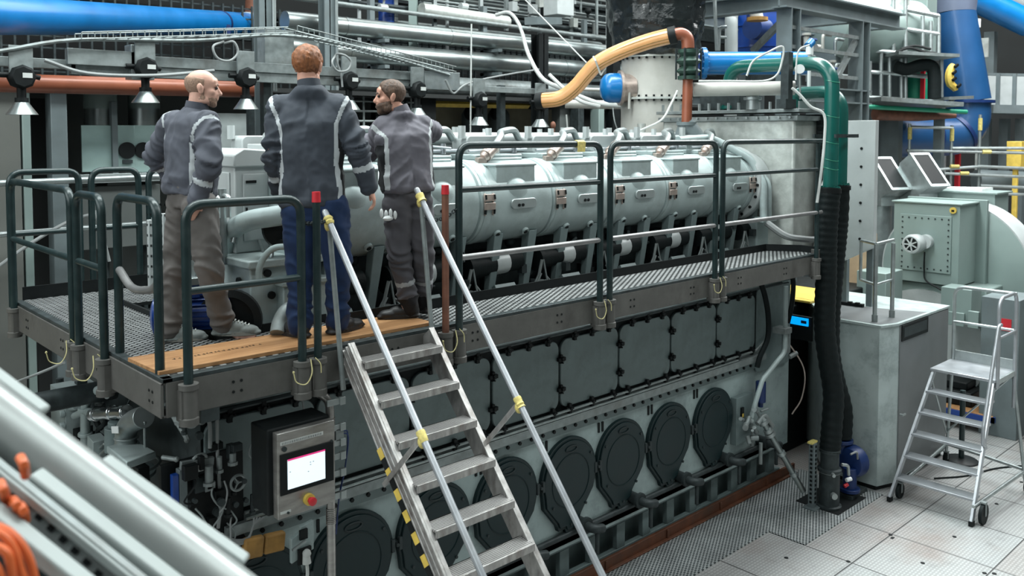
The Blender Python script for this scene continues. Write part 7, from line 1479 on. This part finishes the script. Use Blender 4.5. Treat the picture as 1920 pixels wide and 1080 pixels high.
spart('conduit', 'cable_grey', lambda b: b.tube(smooth_curve([fy(407, 775), fy(408, 850), fy(411, 900), fy(413, 950), fy(409, 990)]), .012, 8), 0)
spart('conduit', 'cable_grey', lambda b: b.tube(smooth_curve([fy(392, 785), fy(394, 810), fy(394, 840)]), .014, 8), 0)
p = fy(360, 868); spart('bar_bracket', 'galv_dull', lambda b: b.bar(fy(338, 873), fy(400, 863), .03, .05))
spart('bent_handle', 'galv', lambda b: b.tube(smooth_curve([fy(362, 862), fy(370, 855), fy(382, 852), fy(387, 860), fy(385, 876)]), .012, 8), 0)
for (x, y) in ((352, 886), (374, 878), (396, 910), (392, 915)): q = fy(x, y, 5.33); spart('tag_plate', 'cable_white' if y < 900 else 'galv_dull', lambda b: b.box(q.x-.025, q.x+.025, 5.325, 5.335, q.z-.02, q.z+.02), 0)
rnd = random.Random(12)
for k in range(40):
    p = fy(rnd.uniform(340, 485), rnd.uniform(800, 1000), rnd.uniform(5.28, 5.42)); t = k % 4; r = rnd.uniform(.01, .028)
    if t == 0: spart('sensor', rnd.choice(('black', 'darkmetal', 'galv_dull')), lambda b: (b.cyl(p, p+V((0, 0, rnd.uniform(.05, .14))), r, n=10), b.cyl(p, p+V((0, 0, .02)), r*1.5, n=8)), 0)
    elif t == 1: spart('plug', rnd.choice(('black', 'darkmetal')), lambda b: b.obox(p, (rnd.uniform(.03, .09), .05, rnd.uniform(.04, .1))), .004)
    elif t == 2: spart('wire', rnd.choice(('black', 'galv_dull', 'cable_grey')), lambda b: b.tube(smooth_curve([p, p+V((rnd.uniform(-.05, .05), -.02, -.07)), p+V((rnd.uniform(-.1, .1), -.01, -.16)), p+V((rnd.uniform(-.15, .15), 0, -.2))]), .006, 6), 0)
    else: spart('gauge', 'darkmetal', lambda b: b.cyl(p, p-V((0, .03, 0)), r*1.4, n=14), 0)
spart('cable_bunch', 'cable_grey', lambda b: [b.tube(smooth_curve([fy(415, 1000+3*k), fy(440, 1012+3*k), fy(465, 1008+2*k), fy(475, 985), fy(476+6*k, 970)]), .007, 6) for k in range(4)], 0)
spart('ochre_lagging', 'ochre', lambda b: (b.bar(fy(455, 1030), fy(492, 1022), .06, .14), b.bar(fy(494, 1021), fy(532, 1012), .06, .13)), .015)
jb = thing('socket_box', fy(570, 1020, 5.2), 'grey socket plate with white plug and cable below the control panel', 'socket')
p, q = fy(547, 1058, 5.2), fy(588, 975, 5.2)
b = MB(); b.prism([(p.x, p.z), (q.x, p.z+.05), (q.x, q.z), (p.x+.07, q.z-.02), (p.x+.07, p.z+.2), (p.x, p.z+.17)], (0, 5.2, 0), (1, 0, 0), (0, 0, 1), (0, .03, 0)); b.build('plate', 'engine_wall', jb, bevel=.004)
b = MB(); w_ = fy(571, 1040, 5.19); b.box(w_.x-.05, w_.x+.05, 5.18, 5.2, w_.z-.06, w_.z+.05); w2 = fy(569, 1003, 5.19); b.box(w2.x-.03, w2.x+.03, 5.18, 5.2, w2.z-.03, w2.z+.04); b.build('socket', 'black', jb, bevel=.004)
b = MB(); b.cyl(w_+V((0, -.03, -.05)), w_+V((0, -.02, .03)), .03, .022, 12); b.sph(w_+V((0, -.03, .02)), .03, 10, 6); b.tube(smooth_curve([w_+V((0, -.03, -.04)), w_+V((0, -.03, -.15)), w_+V((-.05, -.03, -.3)), w_+V((-.06, -.03, -.5))]), .012, 8); b.build('plug', 'cable_white', jb)
b = MB(); q = fy(548, 1032, 5.17); b.tube([q, q+V((.1, 0, .035))], .01, 8); b.build('lever', 'galv', jb)
strand('thin_cable', 'cable_grey', [fy(545, 715, 5.0), fy(565, 745, 5.05), fy(570, 775, 5.2)], .006, 'thin cable behind the platform beam above the control panel', 'cable')
one(lambda b: b.tube(fillet([(-1.5, 7.2, 2.3), (1.6, 7.0, 2.36), (2.3, 7.0, 2.36)], .2), .08, 16), 'feed_pipe', 'darkmetal', 'dark pipe running in from the left under the platform', 'pipe')
strand('loose_cable', 'cable_grey', [aX(20, 720, 1.7), aX(60, 705, 1.7), aX(85, 695, 1.75), aX(120, 680, 1.78)], .01, 'loose pale cable under the left platform beam', 'cable')

# ------------------------------------------------------------------ foreground: sloping pipe and cable tray close to the viewpoint
SD = (RT*.792-UP*.61).normalized(); SN = (RT*.61+UP*.792).normalized()
def slope_bar(name, m, px0, py0, px1, py1, d, w, h, par=None, bevel=.004, lab=None, cat=None):
    b = MB(); b.bar(aD(px0, py0, d), aD(px1, py1, d), w, h, up=SN); o = b.build(name, m, par, bevel=bevel); return tag(o, lab, cat) if lab else o
b = MB(); b.tube([aD(-420, 480, 2.0), aD(560, 1223, 2.0)], .072, 32); fp = tag(b.build('sloping_pipe', 'front_pipe'), 'out of focus silver pipe sloping across the bottom left corner', 'pipe')
slope_bar('clamp_bar', 'front_bar', -300, 490, 80, 777, 2.06, .05, .034, fp, .008); slope_bar('clamp_bar', 'front_bar', 190, 866, 458, 1058, 2.06, .05, .034, fp, .008)
slope_bar('edge_bar', 'front_bar', 60, 893, 420, 1172, 1.9, .05, .034, None, .006, 'blurred pale flat bar below the sloping silver pipe', 'bar')
ct = thing('tray_side', aD(110, 1000, 1.84), 'blurred slotted side of the cable tray in the bottom left corner', 'cable tray')
b = MB(); b.bar(aD(-400, 588, 1.86), aD(330, 1175, 1.84), .02, .075, up=SN); b.build('side_plate', 'galv_dull', ct)
b = MB(); b.bar(aD(-400, 560, 1.86), aD(330, 1147, 1.84), .04, .018, up=SN); b.build('top_lip', 'front_bar', ct, bevel=.003)
b = MB()
for k in range(12): x = -44+22.3*k; y = 948-88+21.4*k*.985; b.bar(aD(x, y, 1.832), aD(x+11, y+9, 1.832), .006, .011, up=SN)
b.each('slot', 'black', ct)
b = MB(); b.bar(aD(-420, 640, 1.74), aD(260, 1180, 1.74), .05, .03, up=SN); b.build('lower_rail', 'front_bar', ct, bevel=.006)
b = MB(); b.bar(aD(-420, 740, 1.80), aD(260, 1280, 1.80), .26, .01, up=SN); b.build('tray_floor', 'darkmetal', ct)
oc = [[(-60, 990, 1.66), (0, 1000, 1.66), (25, 1030, 1.66), (40, 1075, 1.66), (60, 1130, 1.66)], [(-60, 1010, 1.64), (5, 1030, 1.64), (20, 1062, 1.64), (22, 1120, 1.64)], [(-40, 975, 1.68), (20, 1000, 1.68), (55, 1050, 1.68), (70, 1120, 1.68)], [(-60, 1050, 1.62), (-10, 1060, 1.62), (8, 1120, 1.62)]]
names = ('outermost orange cable in the lower left corner', 'orange cable curling just inside the outermost one', 'orange cable nearest the tray rail, lower left corner', 'orange cable at the very corner of the view')
for pts, l in zip(oc, names): strand('orange_cable', 'orange_cable', [aD(*p) for p in pts], .0085, l, 'cable')
for (x0, y0, x1, y1, l) in ((38, 858, 48, 892, 'short orange cable loop above the pale flat bar'), (0, 905, 12, 945, 'orange cable end left of the slotted tray side'), (24, 938, 36, 965, 'small orange cable end beside the slotted tray'), (36, 948, 48, 975, 'second small orange cable end beside the slotted tray')): strand('orange_cable', 'orange_cable', [aD(x0, y0, 1.78), aD((x0+x1)/2+2, (y0+y1)/2-3, 1.76), aD(x1, y1, 1.8)], .010, l, 'cable')
# bracket post that carries the sloping pipe down to the floor (out of view)
b = MB(); q = aD(-330, 540, 2.0); b.box(q.x-.04, q.x+.04, q.y-.04, q.y+.04, 0, q.z-.07); b.build('support_post', 'steel_frame', fp)
